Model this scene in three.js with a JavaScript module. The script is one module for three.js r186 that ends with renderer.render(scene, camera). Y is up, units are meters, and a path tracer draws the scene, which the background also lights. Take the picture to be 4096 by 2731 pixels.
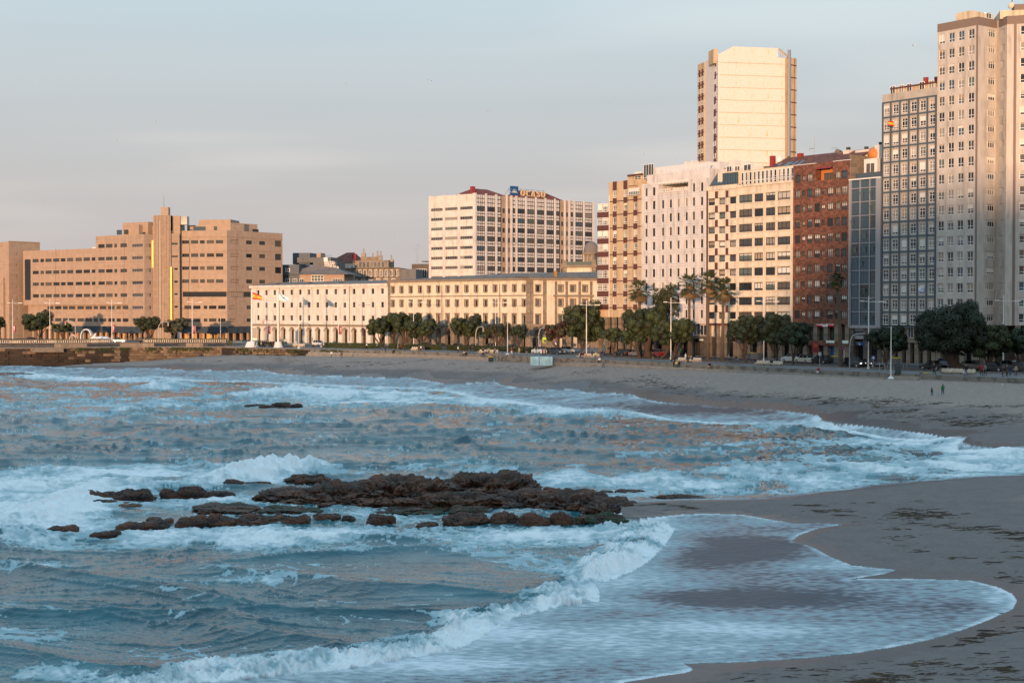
import * as THREE from 'three';
import { mergeGeometries } from 'three/addons/utils/BufferGeometryUtils.js';
import { MarchingCubes } from 'three/addons/objects/MarchingCubes.js';
import { FontLoader } from 'three/addons/loaders/FontLoader.js';
import { TextGeometry } from 'three/addons/geometries/TextGeometry.js';
import { createNoise2D, createNoise3D } from 'simplex-noise';

// ---------- camera (50 mm lens, photograph 4096 x 2731) ----------
const F = 5689, CX = 2048, CY = 1365.5, HY = 1245;      // focal length, centre and horizon row in photo pixels
const EYE = 15.3, SP = 5.5;                             // eye above the sea, street above the sea
const PITCH = Math.atan((CY - HY) / F);
const scene = new THREE.Scene();
const camera = new THREE.PerspectiveCamera(2 * Math.atan(CY / F) * 180 / Math.PI, 4096 / 2731, 1, 6000);
camera.position.set(0, EYE, 0);
camera.rotation.x = -PITCH;
scene.add(camera);
const renderer = new THREE.WebGLRenderer({ antialias: true });
renderer.toneMapping = THREE.LinearToneMapping;
renderer.toneMappingExposure = 1.1;
renderer.shadowMap.enabled = true;

// ---------- sky ----------
const rngOf = (s) => () => { s = (s + 0x6d2b79f5) | 0; let t = Math.imul(s ^ (s >>> 15), 1 | s); t = (t + Math.imul(t ^ (t >>> 7), 61 | t)) ^ t; return ((t ^ (t >>> 14)) >>> 0) / 4294967296; };
const n2 = createNoise2D(rngOf(11)), n3 = createNoise3D(rngOf(23));
const lerp = (a, b, t) => a + (b - a) * t, clamp = (x, a = 0, b = 1) => Math.min(b, Math.max(a, x));
const smooth = (a, b, x) => { const t = clamp((x - a) / (b - a)); return t * t * (3 - 2 * t); };
const SUN_AZ = 11.5 * Math.PI / 180, SUN_EL = 2.0 * Math.PI / 180;
const sunDir = new THREE.Vector3(-Math.sin(SUN_AZ) * Math.cos(SUN_EL), Math.sin(SUN_EL), Math.cos(SUN_AZ) * Math.cos(SUN_EL));
{
  const W = 2048, Hh = 1024, a = new Float32Array(W * Hh * 4);
  const stops = [[-90, .30, .27, .26], [0, .530, .478, .462], [2.5, .522, .482, .470], [5, .520, .506, .500], [8, .522, .555, .572], [12, .520, .622, .672], [20, .47, .63, .73], [40, .43, .66, .83], [90, .42, .67, .88]];
  for (let j = 0; j < Hh; j++) {
    const el = ((j + .5) / Hh - .5) * 180;
    let k = 0; while (k < stops.length - 2 && el > stops[k + 1][0]) k++;
    const s0 = stops[k], s1 = stops[k + 1], t = clamp((el - s0[0]) / (s1[0] - s0[0]));
    for (let i = 0; i < W; i++) {
      const az = ((i + .5) / W - .5) * 2 * Math.PI;
      const dx = Math.cos(az), dz = Math.sin(az), e = Math.max(el, 0);
      // high thin streaks of cloud, lying in long flat bands
      const p = 1 / Math.max(.05, Math.sin((e + 2.5) * Math.PI / 180));
      const X = dx * p, Z = dz * p;
      const band = n2(X * .10 + Z * .35 + 3, Z * .12 - X * .50) * .6 + n2(X * .3 + 9, Z * .95 - X * .2) * .28 + n3(X * .7, Z * 2.1, 4) * .14;
      const cl = smooth(.0, .8, band) * smooth(0, 6, e), th = smooth(.1, .8, -band) * smooth(2, 9, e);
      const glow = Math.exp(-Math.pow(Math.acos(clamp(Math.cos(el * Math.PI / 180) * (dx * sunDir.x + dz * sunDir.z) + Math.sin(el * Math.PI / 180) * sunDir.y, -1, 1)) / .55, 2));
      const o = (j * W + i) * 4;
      for (let c = 0; c < 3; c++) {
        let v = lerp(s0[c + 1], s1[c + 1], t);
        v = v * (1 - th * [.04, .03, .022][c]) + cl * [.08, .065, .048][c];
        a[o + c] = v + glow * [.55, .26, .07][c];
      }
      a[o + 3] = 1;
    }
  }
  const sky = new THREE.DataTexture(a, W, Hh, THREE.RGBAFormat, THREE.FloatType);
  sky.mapping = THREE.EquirectangularReflectionMapping; sky.magFilter = THREE.LinearFilter; sky.minFilter = THREE.LinearFilter; sky.needsUpdate = true;
  scene.background = sky; scene.environment = sky;
}
// ---------- the sun, low behind the camera ----------
const sun = new THREE.DirectionalLight(new THREE.Color(1, .585, .325), 4.7);
sun.position.copy(sunDir).multiplyScalar(900).add(new THREE.Vector3(0, 20, -250));
sun.target.position.set(0, 20, -250);
sun.castShadow = true; sun.shadow.radius = 1.6; sun.shadow.mapSize.set(4096, 4096);
Object.assign(sun.shadow.camera, { left: -320, right: 320, top: 160, bottom: -120, near: 1, far: 1800 });
scene.add(sun, sun.target);

// ---------- pixels to places ----------
const cp = Math.cos(PITCH), sp = Math.sin(PITCH);
function ray(px, py) { const x = (px - CX) / F, y = (CY - py) / F; return new THREE.Vector3(x, y * cp - sp, -cp - y * sp); }
function onPlane(px, py, Y = SP) { const r = ray(px, py), t = (Y - EYE) / r.y; return new THREE.Vector3(r.x * t, Y, r.z * t); }
function atDepth(px, py, d) { const r = ray(px, py), t = d / -r.z; return new THREE.Vector3(r.x * t, EYE + r.y * t, -d); }
const colX = (px, d) => (px - CX) / F * d;               // sideways place of a photo column at a depth
// ---------- naming ----------
const counts = new Map();
function numbered(n) { const k = counts.get(n) || 0; counts.set(n, k + 1); return k ? n + '_' + String(k).padStart(3, '0') : n; }
function tag(o, label, category, group, kind) { Object.assign(o.userData, label && { label }, category && { category }, group && { group }, kind && { kind }); return o; }
function shade(o) { o.traverse((m) => { if (m.isMesh) { m.castShadow = true; m.receiveShadow = true; } }); return o; }
function thing(name, label, category, pos, turn = 0, group) {
  const o = new THREE.Group(); o.name = numbered(name); o.position.copy(pos || new THREE.Vector3()); o.rotation.y = turn; scene.add(o);
  return tag(o, label, category, group);
}
function part(parent, name, geo, mat, x = 0, y = 0, z = 0, ry = 0) {
  const m = new THREE.Mesh(geo, mat); m.name = name; m.position.set(x, y, z); m.rotation.y = ry; m.castShadow = m.receiveShadow = true; parent.add(m); return m;
}
function structure(name, geo, mat) { const m = new THREE.Mesh(geo, mat); m.name = numbered(name); m.userData.kind = 'structure'; m.castShadow = m.receiveShadow = true; scene.add(m); return m; }
// ---------- geometry collector with uv in metres ----------
class GB {
  constructor() { this.p = []; this.n = []; this.u = []; this.c = null; }
  tri(a, b, c, col) {
    const ux = b[0] - a[0], uy = b[1] - a[1], uz = b[2] - a[2], vx = c[0] - a[0], vy = c[1] - a[1], vz = c[2] - a[2];
    let nx = uy * vz - uz * vy, ny = uz * vx - ux * vz, nz = ux * vy - uy * vx; const l = Math.hypot(nx, ny, nz) || 1; nx /= l; ny /= l; nz /= l;
    const ax = Math.abs(nx), ay = Math.abs(ny), az = Math.abs(nz);
    for (const q of [a, b, c]) {
      this.p.push(q[0], q[1], q[2]); this.n.push(nx, ny, nz);
      if (ax > ay && ax > az) this.u.push(q[2], q[1]); else if (ay > az) this.u.push(q[0], q[2]); else this.u.push(q[0], q[1]);
      if (col) (this.c ||= []).push(col[0], col[1], col[2]);
    }
    return this;
  }
  quad(a, b, c, d, col) { this.tri(a, b, c, col); return this.tri(a, c, d, col); }
  box(x0, x1, y0, y1, z0, z1, col) {
    const A = [x0, y0, z1], B = [x1, y0, z1], C = [x1, y1, z1], D = [x0, y1, z1], E = [x0, y0, z0], Fq = [x1, y0, z0], G = [x1, y1, z0], Hq = [x0, y1, z0];
    return this.quad(A, B, C, D, col).quad(Fq, E, Hq, G, col).quad(E, A, D, Hq, col).quad(B, Fq, G, C, col).quad(D, C, G, Hq, col).quad(E, Fq, B, A, col);
  }
  // vertical prism over a polygon of [x, z] (any winding), y0 to y1
  prism(pts, y0, y1, col) {
    let s = 0; for (let i = 0; i < pts.length; i++) { const a = pts[i], b = pts[(i + 1) % pts.length]; s += a[0] * b[1] - b[0] * a[1]; }
    const P = s > 0 ? pts.slice().reverse() : pts;
    for (let i = 0; i < P.length; i++) { const a = P[i], b = P[(i + 1) % P.length]; this.quad([a[0], y0, a[1]], [b[0], y0, b[1]], [b[0], y1, b[1]], [a[0], y1, a[1]], col); }
    const sh = THREE.ShapeUtils.triangulateShape(P.map((q) => new THREE.Vector2(q[0], q[1])), []);
    for (const t of sh) { const [a, b, c] = t.map((i) => P[i]); const cr = (b[0] - a[0]) * (c[1] - a[1]) - (b[1] - a[1]) * (c[0] - a[0]); const o = cr > 0 ? [a, c, b] : [a, b, c]; this.tri(...o.map((q) => [q[0], y1, q[1]]), col); this.tri(...o.slice().reverse().map((q) => [q[0], y0, q[1]]), col); }
    return this;
  }
  cyl(x, y0, y1, z, r0, r1, n = 8, col) {
    for (let i = 0; i < n; i++) {
      const a = i / n * 2 * Math.PI, b = (i + 1) / n * 2 * Math.PI, ca = Math.cos(a), sa = Math.sin(a), cb = Math.cos(b), sb = Math.sin(b);
      this.quad([x + ca * r0, y0, z + sa * r0], [x + ca * r1, y1, z + sa * r1], [x + cb * r1, y1, z + sb * r1], [x + cb * r0, y0, z + sb * r0], col);
      if (r1 > 0) this.tri([x, y1, z], [x + cb * r1, y1, z + sb * r1], [x + ca * r1, y1, z + sa * r1], col);
    }
    return this;
  }
  // round bar between two points
  bar(a, b, r0, r1 = r0, n = 6, col) {
    const d = new THREE.Vector3(b[0] - a[0], b[1] - a[1], b[2] - a[2]).normalize(), s = Math.abs(d.y) > .9 ? new THREE.Vector3(1, 0, 0) : new THREE.Vector3(0, 1, 0), e = new THREE.Vector3().crossVectors(d, s).normalize(), f = new THREE.Vector3().crossVectors(d, e);
    const at = (q, r, t) => [q[0] + (e.x * Math.cos(t) + f.x * Math.sin(t)) * r, q[1] + (e.y * Math.cos(t) + f.y * Math.sin(t)) * r, q[2] + (e.z * Math.cos(t) + f.z * Math.sin(t)) * r];
    for (let i = 0; i < n; i++) { const t0 = i / n * 2 * Math.PI, t1 = (i + 1) / n * 2 * Math.PI; this.quad(at(a, r0, t0), at(a, r0, t1), at(b, r1, t1), at(b, r1, t0), col); this.tri(b, at(b, r1, t0), at(b, r1, t1), col); }
    return this;
  }
  geo() {
    const g = new THREE.BufferGeometry();
    g.setAttribute('position', new THREE.Float32BufferAttribute(this.p, 3)); g.setAttribute('normal', new THREE.Float32BufferAttribute(this.n, 3)); g.setAttribute('uv', new THREE.Float32BufferAttribute(this.u, 2));
    if (this.c) g.setAttribute('color', new THREE.Float32BufferAttribute(this.c, 3));
    return g;
  }
}
const boxGeo = (x0, x1, y0, y1, z0, z1) => new GB().box(x0, x1, y0, y1, z0, z1).geo();
// ---------- materials ----------
function mottle(size, metres, fn) {                      // a greyish multiplier map; fn(x, y) in metres, tiling not needed to be exact
  const d = new Uint8Array(size * size * 4);
  for (let j = 0; j < size; j++) for (let i = 0; i < size; i++) { const v = fn(i / size * metres, j / size * metres), o = (j * size + i) * 4; for (let c = 0; c < 3; c++) d[o + c] = clamp((Array.isArray(v) ? v[c] : v) * 255, 0, 255); d[o + 3] = 255; }
  const t = new THREE.DataTexture(d, size, size); t.colorSpace = THREE.SRGBColorSpace; t.wrapS = t.wrapT = THREE.MirroredRepeatWrapping; t.magFilter = THREE.LinearFilter; t.repeat.set(1 / metres, 1 / metres); t.needsUpdate = true; return t;
}
const stucco = mottle(256, 24, (x, y) => .93 + .035 * n2(x * .35, y * .12) + .02 * n2(x * 1.3, y * .35 + 7) + .015 * n2(x * 5, y * 3) - .10 * smooth(.3, .9, n2(x * .9 + 40, y * .06)) - .05 * smooth(.2, .8, n2(x * .3, y * .25 + 9)));
const tiles = mottle(512, 12, (x, y) => { const r = Math.floor(y / .33), c = Math.floor(x / .52 + (r & 1) * .5); const v = .80 + .20 * n2(c * 7.13, r * 3.7) + .06 * n2(x * 3, y * 3); const g = (y / .33 % 1 < .06) ? .84 : 1; return v * g; });
const courses = mottle(512, 16, (x, y) => { const r = Math.floor(y / .8), c = Math.floor(x / 1.6 + (r & 1) * .5); return (.92 + .04 * n2(c * 3.1, r * 5.3) + .025 * n2(x * .4, y * .2)) * ((y / .8 % 1 < .045) ? .86 : 1); });
const granite = mottle(256, 6, (x, y) => { const r = Math.floor(y / .6), c = Math.floor(x / .9 + (r & 1) * .5); return (.84 + .12 * n2(c * 3.1, r * 5.3) + .06 * n2(x * 6, y * 6)) * ((y / .6 % 1 < .05 || (x / .9 + (r & 1) * .5) % 1 < .04) ? .8 : 1); });
const concreteMap = mottle(512, 20, (x, y) => .86 + .07 * n2(x * .5, y * .5) + .05 * n2(x * 2.2, y * 2) + .04 * n2(x * 9, y * 9));
const M = {};
function mat(key, r, g, b, rough = .8, opt = {}) { const m = new THREE.MeshStandardMaterial({ color: new THREE.Color().setRGB(r, g, b), roughness: rough, ...opt }); m.name = key; M[key] = m; return m; }
mat('white_wall', .74, .70, .64, .85, { map: stucco }); mat('cream_wall', .74, .62, .45, .85, { map: stucco });
mat('hotel_panel', .72, .68, .66, .55, { map: stucco }); mat('pale_cream', .78, .68, .54, .85, { map: stucco });
mat('beige_wall', .60, .45, .29, .85, { map: stucco }); mat('maroon', .095, .035, .028, .7); mat('tan_tile', .44, .32, .235, .75, { map: courses });
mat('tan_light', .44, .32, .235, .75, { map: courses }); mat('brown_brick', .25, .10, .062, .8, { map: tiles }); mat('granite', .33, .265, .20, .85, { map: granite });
mat('granite_dark', .17, .14, .115, .85, { map: granite }); mat('tower_wall', .60, .55, .495, .85, { map: stucco }); mat('tower_band', .20, .15, .125, .8); mat('grid_wall', .50, .455, .40, .8, { map: stucco });
mat('slate_blue', .062, .092, .120, .55); mat('slate', .12, .13, .145, .6, { map: stucco }); mat('zinc', .20, .175, .165, .9, { map: stucco }); mat('red_roof', .28, .055, .032, .8, { map: tiles }); mat('brown_roof', .22, .075, .05, .8, { map: tiles });
mat('white_frame', .78, .78, .77, .4); mat('dark_frame', .022, .022, .024, .4); mat('grey_frame', .30, .30, .31, .4); mat('white_paint', .70, .69, .67, .45); mat('grey_metal', .35, .36, .38, .35, { metalness: .8 }); mat('dark_metal', .04, .042, .045, .4);
mat('glass_dark', .018, .022, .028, .05); mat('glass_mid', .055, .06, .065, .06); mat('glass_curtain', .10, .09, .078, .1); mat('glass_blind', .27, .25, .22, .15); mat('glass_blue', .05, .09, .125, .05); mat('glass_green', .10, .13, .12, .06);
mat('gold_panel', .62, .34, .10, .55, { metalness: 1 }); mat('ochre', .62, .40, .14, .8); mat('arcade_brown', .28, .16, .09, .8); mat('net_blue', .030, .045, .060, .8);
mat('asphalt', .055, .055, .058, .85, { map: concreteMap }); mat('paving', .20, .205, .215, .8, { map: concreteMap }); mat('kerb', .36, .35, .33, .8, { map: concreteMap }); mat('marking', .70, .70, .68, .7); mat('soil', .13, .095, .07, .95, { map: concreteMap });
mat('concrete', .40, .36, .31, .85, { map: concreteMap }); mat('bench_stone', .62, .54, .44, .8, { map: stucco }); mat('bark', .085, .06, .045, .9); mat('palm_bark', .095, .07, .052, .95); mat('orange_dish', .55, .20, .05, .6); mat('chimney_red', .26, .03, .028, .7);
mat('sign_blue', .02, .10, .30, .4); mat('sign_gold', .62, .44, .25, .55); mat('rubber', .02, .02, .02, .8); mat('hut_cloth', .38, .68, .80, .7, { map: concreteMap }); mat('bin_grey', .14, .145, .15, .5); mat('bin_yellow', .55, .38, .04, .5); mat('bin_dark', .03, .04, .045, .5); mat('blocker_green', .055, .07, .022, .95, { map: concreteMap });
// ---------- facades: a vertical plane from A (left) to B (right), each given as [photo column, depth] ----------
class Face {
  constructor(a, b, isWorld) {
    this.A = isWorld ? a.clone() : new THREE.Vector3(colX(a[0], a[1]), 0, -a[1]); this.B = isWorld ? b.clone() : new THREE.Vector3(colX(b[0], b[1]), 0, -b[1]);
    this.len = this.A.distanceTo(this.B); this.t = this.B.clone().sub(this.A).divideScalar(this.len); this.n = new THREE.Vector3(-this.t.z, 0, this.t.x); this.rot = Math.atan2(-this.t.z, this.t.x);
  }
  at(px, py) { const r = ray(px, py), e = new THREE.Vector3(0, EYE, 0), k = this.A.clone().sub(e).dot(this.n) / r.dot(this.n), q = r.multiplyScalar(k).add(e); return { u: q.clone().sub(this.A).dot(this.t), y: q.y }; }
  u(px, py = HY) { return this.at(px, py).u; }
  y(px, py) { return this.at(px, py).y; }
  w(u, y, w = 0) { return this.A.clone().addScaledVector(this.t, u).addScaledVector(this.n, w).setY(y); }
  shifted(w) { return new Face(this.A.clone().addScaledVector(this.n, w), this.B.clone().addScaledVector(this.n, w), true); }
  sub(u0, u1, w = 0) { return new Face(this.w(u0, 0, w), this.w(u1, 0, w), true); }
}
function building(name, label, face, group) { return Object.assign(thing(name, label, 'building', face.w(0, SP), 0, group), { face }); }
function put(b, name, geo, m, f, u, y, w = 0) { const q = f.w(u, y, w).sub(b.position); return part(b, name, geo, m, q.x, q.y, q.z, f.rot); }
function slabOn(b, name, m, f, u0, u1, y0, y1, w0, w1) { return put(b, name, boxGeo(0, u1 - u0, 0, y1 - y0, w0, w1), m, f, u0, y0); }
// wall sheet with openings; holes: [u, y, w, h, arch?]
function wall(b, name, m, f, u0, u1, y0, y1, holes = [], thick = .34) {
  const s = new THREE.Shape(); s.moveTo(u0, y0); s.lineTo(u1, y0); s.lineTo(u1, y1); s.lineTo(u0, y1); s.closePath();
  for (const [u, y, w, h, arch] of holes) {
    if (u < u0 + .02 || u + w > u1 - .02 || y < y0 + .005 || y + h > y1 - .02) continue;
    const p = new THREE.Path(); p.moveTo(u, y); 
    if (arch) { p.lineTo(u, y + h - w / 2); for (let i = 1; i < 9; i++) { const a = Math.PI - i / 9 * Math.PI; p.lineTo(u + w / 2 + Math.cos(a) * w / 2, y + h - w / 2 + Math.sin(a) * w / 2); } p.lineTo(u + w, y + h - w / 2); }
    else { p.lineTo(u, y + h); p.lineTo(u + w, y + h); }
    p.lineTo(u + w, y); p.closePath(); s.holes.push(p);
  }
  const g = new THREE.ExtrudeGeometry(s, { depth: thick, bevelEnabled: false, curveSegments: 4 }); g.translate(0, -SP, -thick);
  return put(b, name, g, m, f, 0, SP);
}
// body of the building behind its walls: footprint of world points, y0 to y1
function mass(b, name, m, pts, y0, y1) { return part(b, name, new GB().prism(pts.map((p) => [p.x - b.position.x, p.z - b.position.z]), y0 - SP, y1 - SP).geo(), m); }
const frames = new Map();
const rnd = rngOf(77);
const GLASS = ['glass_dark', 'glass_mid', 'glass_curtain', 'glass_blind', 'glass_blue', 'glass_green'];
function pick(weights) { let t = rnd() * weights.reduce((a, c) => a + c, 0); for (let i = 0; i < weights.length; i++) { t -= weights[i]; if (t < 0) return GLASS[i]; } return GLASS[0]; }
const BLINDS = [[.62, .60, .55], [.45, .42, .37], [.70, .68, .64], [.34, .27, .20]].map((c, i) => mat('blind' + i, ...c, .8));
const Q = (v) => Math.round(v * 25) / 25;
// style: { m: frame material, fw, cols: n panes across, rows: list of transom heights (0..1), rec, glass: weights, sill }
function win(b, f, u, y, w, h, st, name = 'window') {
  w = Q(w); h = Q(h);
  const key = [w, h, st.cols, st.rows || '', st.fw].join();
  if (!frames.has(key)) {
    const g = new GB(), fw = st.fw ?? .06, d0 = -.05, d1 = .03;
    g.box(0, fw, 0, h, d0, d1).box(w - fw, w, 0, h, d0, d1).box(fw, w - fw, 0, fw, d0, d1).box(fw, w - fw, h - fw, h, d0, d1);
    for (let i = 1; i < (st.cols || 1); i++) { const x = w * i / st.cols; g.box(x - fw * .45, x + fw * .45, fw, h - fw, d0, d1 - .005); }
    for (const r of st.rows || []) g.box(fw, w - fw, h * r - fw * .45, h * r + fw * .45, d0, d1 - .01);
    frames.set(key, [g.geo(), boxGeo(fw * .5, w - fw * .5, fw * .5, h - fw * .5, -.035, -.015)]);
  }
  const [fg, pg] = frames.get(key), o = put(b, name, fg, M[st.m || 'white_frame'], f, u, y, -(st.rec ?? .2));
  part(o, 'pane', pg, M[pick(st.glass || [4, 3, 3, 1, 1, 0])]);
  if (st.blind && rnd() < st.blind) { const fr = .25 + .25 * ((rnd() * 3) | 0), bk = key + 'b' + fr; if (!frames.has(bk)) frames.set(bk, boxGeo((st.fw ?? .06) * .6, w - (st.fw ?? .06) * .6, h * (1 - fr), h - (st.fw ?? .06) * .6, -.014, -.006)); part(o, 'blind', frames.get(bk), BLINDS[(rnd() * 4) | 0]); }
  if (st.sill) part(o, 'sill', st.sillGeo ||= boxGeo(-.08, w + .08, -.07, 0, -.1, (st.rec ?? .2) + .05), M[st.sill]);
  return o;
}
// grid of openings from photo columns and rows; cols: [[xl, xr]...] measured at row yRef, rows: [[top, bottom]...] measured at column xRef
function openings(f, cols, rows, xRef, yRef) {
  const out = [];
  rows.forEach(([t, bt], r) => { const y1 = f.y(xRef, t), y0 = f.y(xRef, bt); cols.forEach(([l, rr], c) => { const u0 = f.u(l, yRef), u1 = f.u(rr, yRef); const o = [u0, y0, u1 - u0, y1 - y0]; o.r = r; o.c = c; out.push(o); }); });
  return out;
}
const rep = (n, f) => Array.from({ length: n }, (_, i) => f(i));
const sc = (a, o, k) => a.map(([l, r]) => [o + l / k, o + r / k]);   // crop pixels to photo pixels
function box3(b, name, m, f, u0, u1, y0, y1, wFront, wBack) { return slabOn(b, name, m, f, u0, u1, y0, y1, wBack, wFront); }
function textGeo(font, text, size, depth) { const g = new TextGeometry(text, { font, size, depth, curveSegments: 4, bevelEnabled: false }); g.computeBoundingBox(); return g; }
const fontSerif = await new FontLoader().loadAsync('fonts/droid/droid_serif_bold.typeface.json');
const fontSans = await new FontLoader().loadAsync('fonts/droid/droid_sans_bold.typeface.json');
function signPanel(w, h, draw, res = 96) {               // flat print on a board
  const c = document.createElement('canvas'); c.width = Math.max(8, Math.round(w * res)); c.height = Math.max(8, Math.round(h * res));
  const x = c.getContext('2d'); draw(x, c.width, c.height); const t = new THREE.CanvasTexture(c); t.colorSpace = THREE.SRGBColorSpace;
  return new THREE.MeshStandardMaterial({ map: t, roughness: .5 });
}
function boardGeo(w, h, d = .05) { return new THREE.BoxGeometry(w, h, d); }
// ---------- shore lines, traced on the photograph and laid on the ground ----------
const pl = (pts, Y) => pts.map(([x, y]) => { const q = onPlane(x, y, Y); return [q.x, -q.z]; });   // [x, depth]
const farL = [[-200, 1461], [120, 1462], [230, 1468], [300, 1470], [450, 1474], [616, 1471], [700, 1479], [857, 1482], [960, 1484], [1036, 1478], [1122, 1496], [1250, 1504], [1400, 1506], [1560, 1513], [1642, 1511], [1700, 1522], [1776, 1534], [1860, 1534], [1979, 1527], [2010, 1540], [2074, 1552], [2180, 1562], [2312, 1558], [2350, 1572], [2450, 1574], [2538, 1580], [2560, 1592], [2633, 1607], [2670, 1612], [2900, 1630], [3109, 1643], [3230, 1655], [3274, 1662], [3300, 1687], [3550, 1712], [3809, 1744], [3890, 1770], [4096, 1790], [4420, 1806]];
const spitFar = [[4420, 1888], [4096, 1904], [3880, 1916], [3681, 1930], [3520, 1946], [3363, 1965], [3200, 1984], [3045, 1999], [2907, 2003], [2700, 2006], [2470, 2012]];
const nearL = [[2480, 2078], [2620, 2068], [2751, 2057], [2860, 2056], [2975, 2060], [3080, 2078], [3178, 2094], [3280, 2092], [3375, 2098], [3280, 2112], [3200, 2140], [3165, 2166], [3230, 2180], [3267, 2199], [3330, 2230], [3409, 2261], [3500, 2271], [3586, 2278], [3540, 2296], [3396, 2319], [3640, 2316], [3884, 2322], [3993, 2349], [4050, 2376], [4070, 2403], [4054, 2437], [3960, 2480], [3857, 2518], [3720, 2558], [3586, 2586], [3420, 2612], [3246, 2630], [3000, 2646], [2737, 2655], [2760, 2668], [2772, 2680], [2740, 2692], [2670, 2702], [2500, 2730], [2380, 2800], [2330, 2960]];
const farB = [[-200, 1484], [120, 1488], [230, 1500], [417, 1517], [520, 1512], [625, 1506], [700, 1512], [792, 1521], [950, 1522], [1107, 1530], [1300, 1538], [1550, 1547], [1700, 1553], [1836, 1565], [1919, 1589], [2030, 1598], [2133, 1613], [2217, 1628], [2350, 1634], [2485, 1637], [2560, 1648], [2627, 1661], [2695, 1675], [2874, 1688], [3060, 1692], [3268, 1698], [3363, 1720], [3554, 1752], [3700, 1764], [3870, 1770], [3828, 1803], [3960, 1808], [4096, 1808], [4420, 1824]];
const nearB = [[2490, 2092], [2640, 2094], [2703, 2116], [2660, 2180], [2607, 2236], [2540, 2280], [2480, 2306], [2384, 2338], [2400, 2372], [2397, 2402], [2240, 2425], [2140, 2448], [2052, 2472], [1960, 2525], [1842, 2592], [1700, 2620], [1555, 2644], [1420, 2668], [1300, 2682], [1000, 2712], [679, 2740], [500, 2960]];
const Lfar = pl(farL, .9), Lspit = pl(spitFar, .35), Lnear = pl(nearL, .45), Bfar = pl(farB, .15), Bnear = pl(nearB, .1);
const leftClose = [[-120, 45], [-260, 200], [-260, 420]];
const seaPoly = [...Lfar, ...Lspit, ...Lnear, ...leftClose], waterPoly = [...Bfar, ...pl(spitFar.map(([x, y]) => [x, y - 3]), .1), ...Bnear, ...leftClose];
const edgePx = [[-260, 1391], [0, 1391], [200, 1390], [420, 1388], [500, 1387], [900, 1387], [1000, 1391], [1200, 1395], [1400, 1399], [1650, 1405], [2000, 1417], [2300, 1433], [2650, 1450], [3000, 1466], [3500, 1490], [4096, 1514], [4500, 1530]];
const edge = pl(edgePx, SP);
const footH = [[0, -.3], [200, .3], [330, 1.0], [600, 1.7], [800, 2.9], [1000, 3.75], [1700, 4.15], [2300, 4.25], [3000, 4.55], [4096, 4.8]].map(([x, h]) => [x, h]);
function segDist(poly, closed, x, d, out) {
  let best = 1e9, bi = 0, bt = 0; const n = poly.length, m = closed ? n : n - 1;
  for (let i = 0; i < m; i++) { const a = poly[i], b = poly[(i + 1) % n], ux = b[0] - a[0], ud = b[1] - a[1]; let t = ((x - a[0]) * ux + (d - a[1]) * ud) / (ux * ux + ud * ud); t = t < 0 ? 0 : t > 1 ? 1 : t; const ex = x - a[0] - t * ux, ed = d - a[1] - t * ud, q = ex * ex + ed * ed; if (q < best) { best = q; bi = i; bt = t; } }
  if (out) { out.i = bi; out.t = bt; }
  return Math.sqrt(best);
}
function inside(poly, x, d) { let c = false; for (let i = 0, j = poly.length - 1; i < poly.length; j = i++) { const a = poly[i], b = poly[j]; if ((a[1] > d) !== (b[1] > d) && x < (b[0] - a[0]) * (d - a[1]) / (b[1] - a[1]) + a[0]) c = !c; } return c; }
const Ledge = [...Lfar, [1e4, 200]];
function edgeSide(x, d) { const o = {}; const q = segDist(edge, false, x, d, o), a = edge[o.i], b = edge[o.i + 1]; return Math.sign((b[0] - a[0]) * (d - a[1]) - (b[1] - a[1]) * (x - a[0])) * q; }   // + behind the wall
function footAt(x, d) { const px = CX + x / d * F; let k = 0; while (k < footH.length - 2 && px > footH[k + 1][0]) k++; return lerp(footH[k][1], footH[k + 1][1], clamp((px - footH[k][0]) / (footH[k + 1][0] - footH[k][0]))); }
// foam density: patches of whitewater, [photo column, photo row on the sea, half width, half height, amount]
const patches = [[60, 1990, 330, 100, 1.1], [560, 1895, 480, 34, .85], [1090, 1885, 150, 40, 1.2], [280, 2075, 240, 50, .7], [700, 2140, 560, 34, .72], [1500, 2140, 850, 34, .75], [1400, 2060, 700, 26, .5], [900, 2010, 420, 40, .6], [2250, 2140, 300, 40, .5], [1500, 1870, 700, 22, .35],
  [2300, 1915, 700, 38, .5], [3000, 1945, 700, 46, .62], [3450, 1870, 560, 46, .55], [3900, 1850, 330, 46, .8], [3300, 1780, 400, 26, .4], [2500, 1800, 500, 20, .15],
  [1480, 1572, 380, 26, .95], [1250, 1560, 260, 22, .7], [2000, 1606, 300, 16, .7], [650, 1610, 600, 26, .45], [200, 1508, 330, 9, .6], [700, 1524, 460, 8, .6], [2500, 1660, 460, 10, .5], [3300, 1716, 380, 14, .6], [3700, 1775, 260, 20, .7], [1500, 1610, 500, 18, .5],
  [250, 1640, 460, 30, .42], [150, 1560, 500, 24, .35], [900, 1680, 700, 20, .2], [150, 2255, 330, 16, .42], [900, 2318, 420, 16, .40], [1250, 2420, 300, 16, .16], [1750, 2380, 260, 22, .32], [2300, 2260, 220, 60, .55], [180, 2690, 260, 26, .35], [1400, 2200, 700, 16, .3], [600, 2180, 500, 16, .4], [1550, 2560, 200, 24, .35]];
const swashP = [[2930, 2200, 320, 56, -.78], [3040, 2395, 420, 42, -.75], [3450, 2425, 380, 50, -.22], [2600, 2345, 260, 26, .18], [2450, 2540, 600, 70, .42], [3250, 2530, 560, 36, .26], [3990, 2420, 55, 40, .5], [3200, 2280, 300, 12, .25], [2300, 1560, 300, 12, -.1], [1400, 1520, 200, 8, .15], [2900, 1650, 500, 22, -.75], [3700, 1745, 260, 14, -.6], [1900, 2665, 560, 34, .42]];
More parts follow.
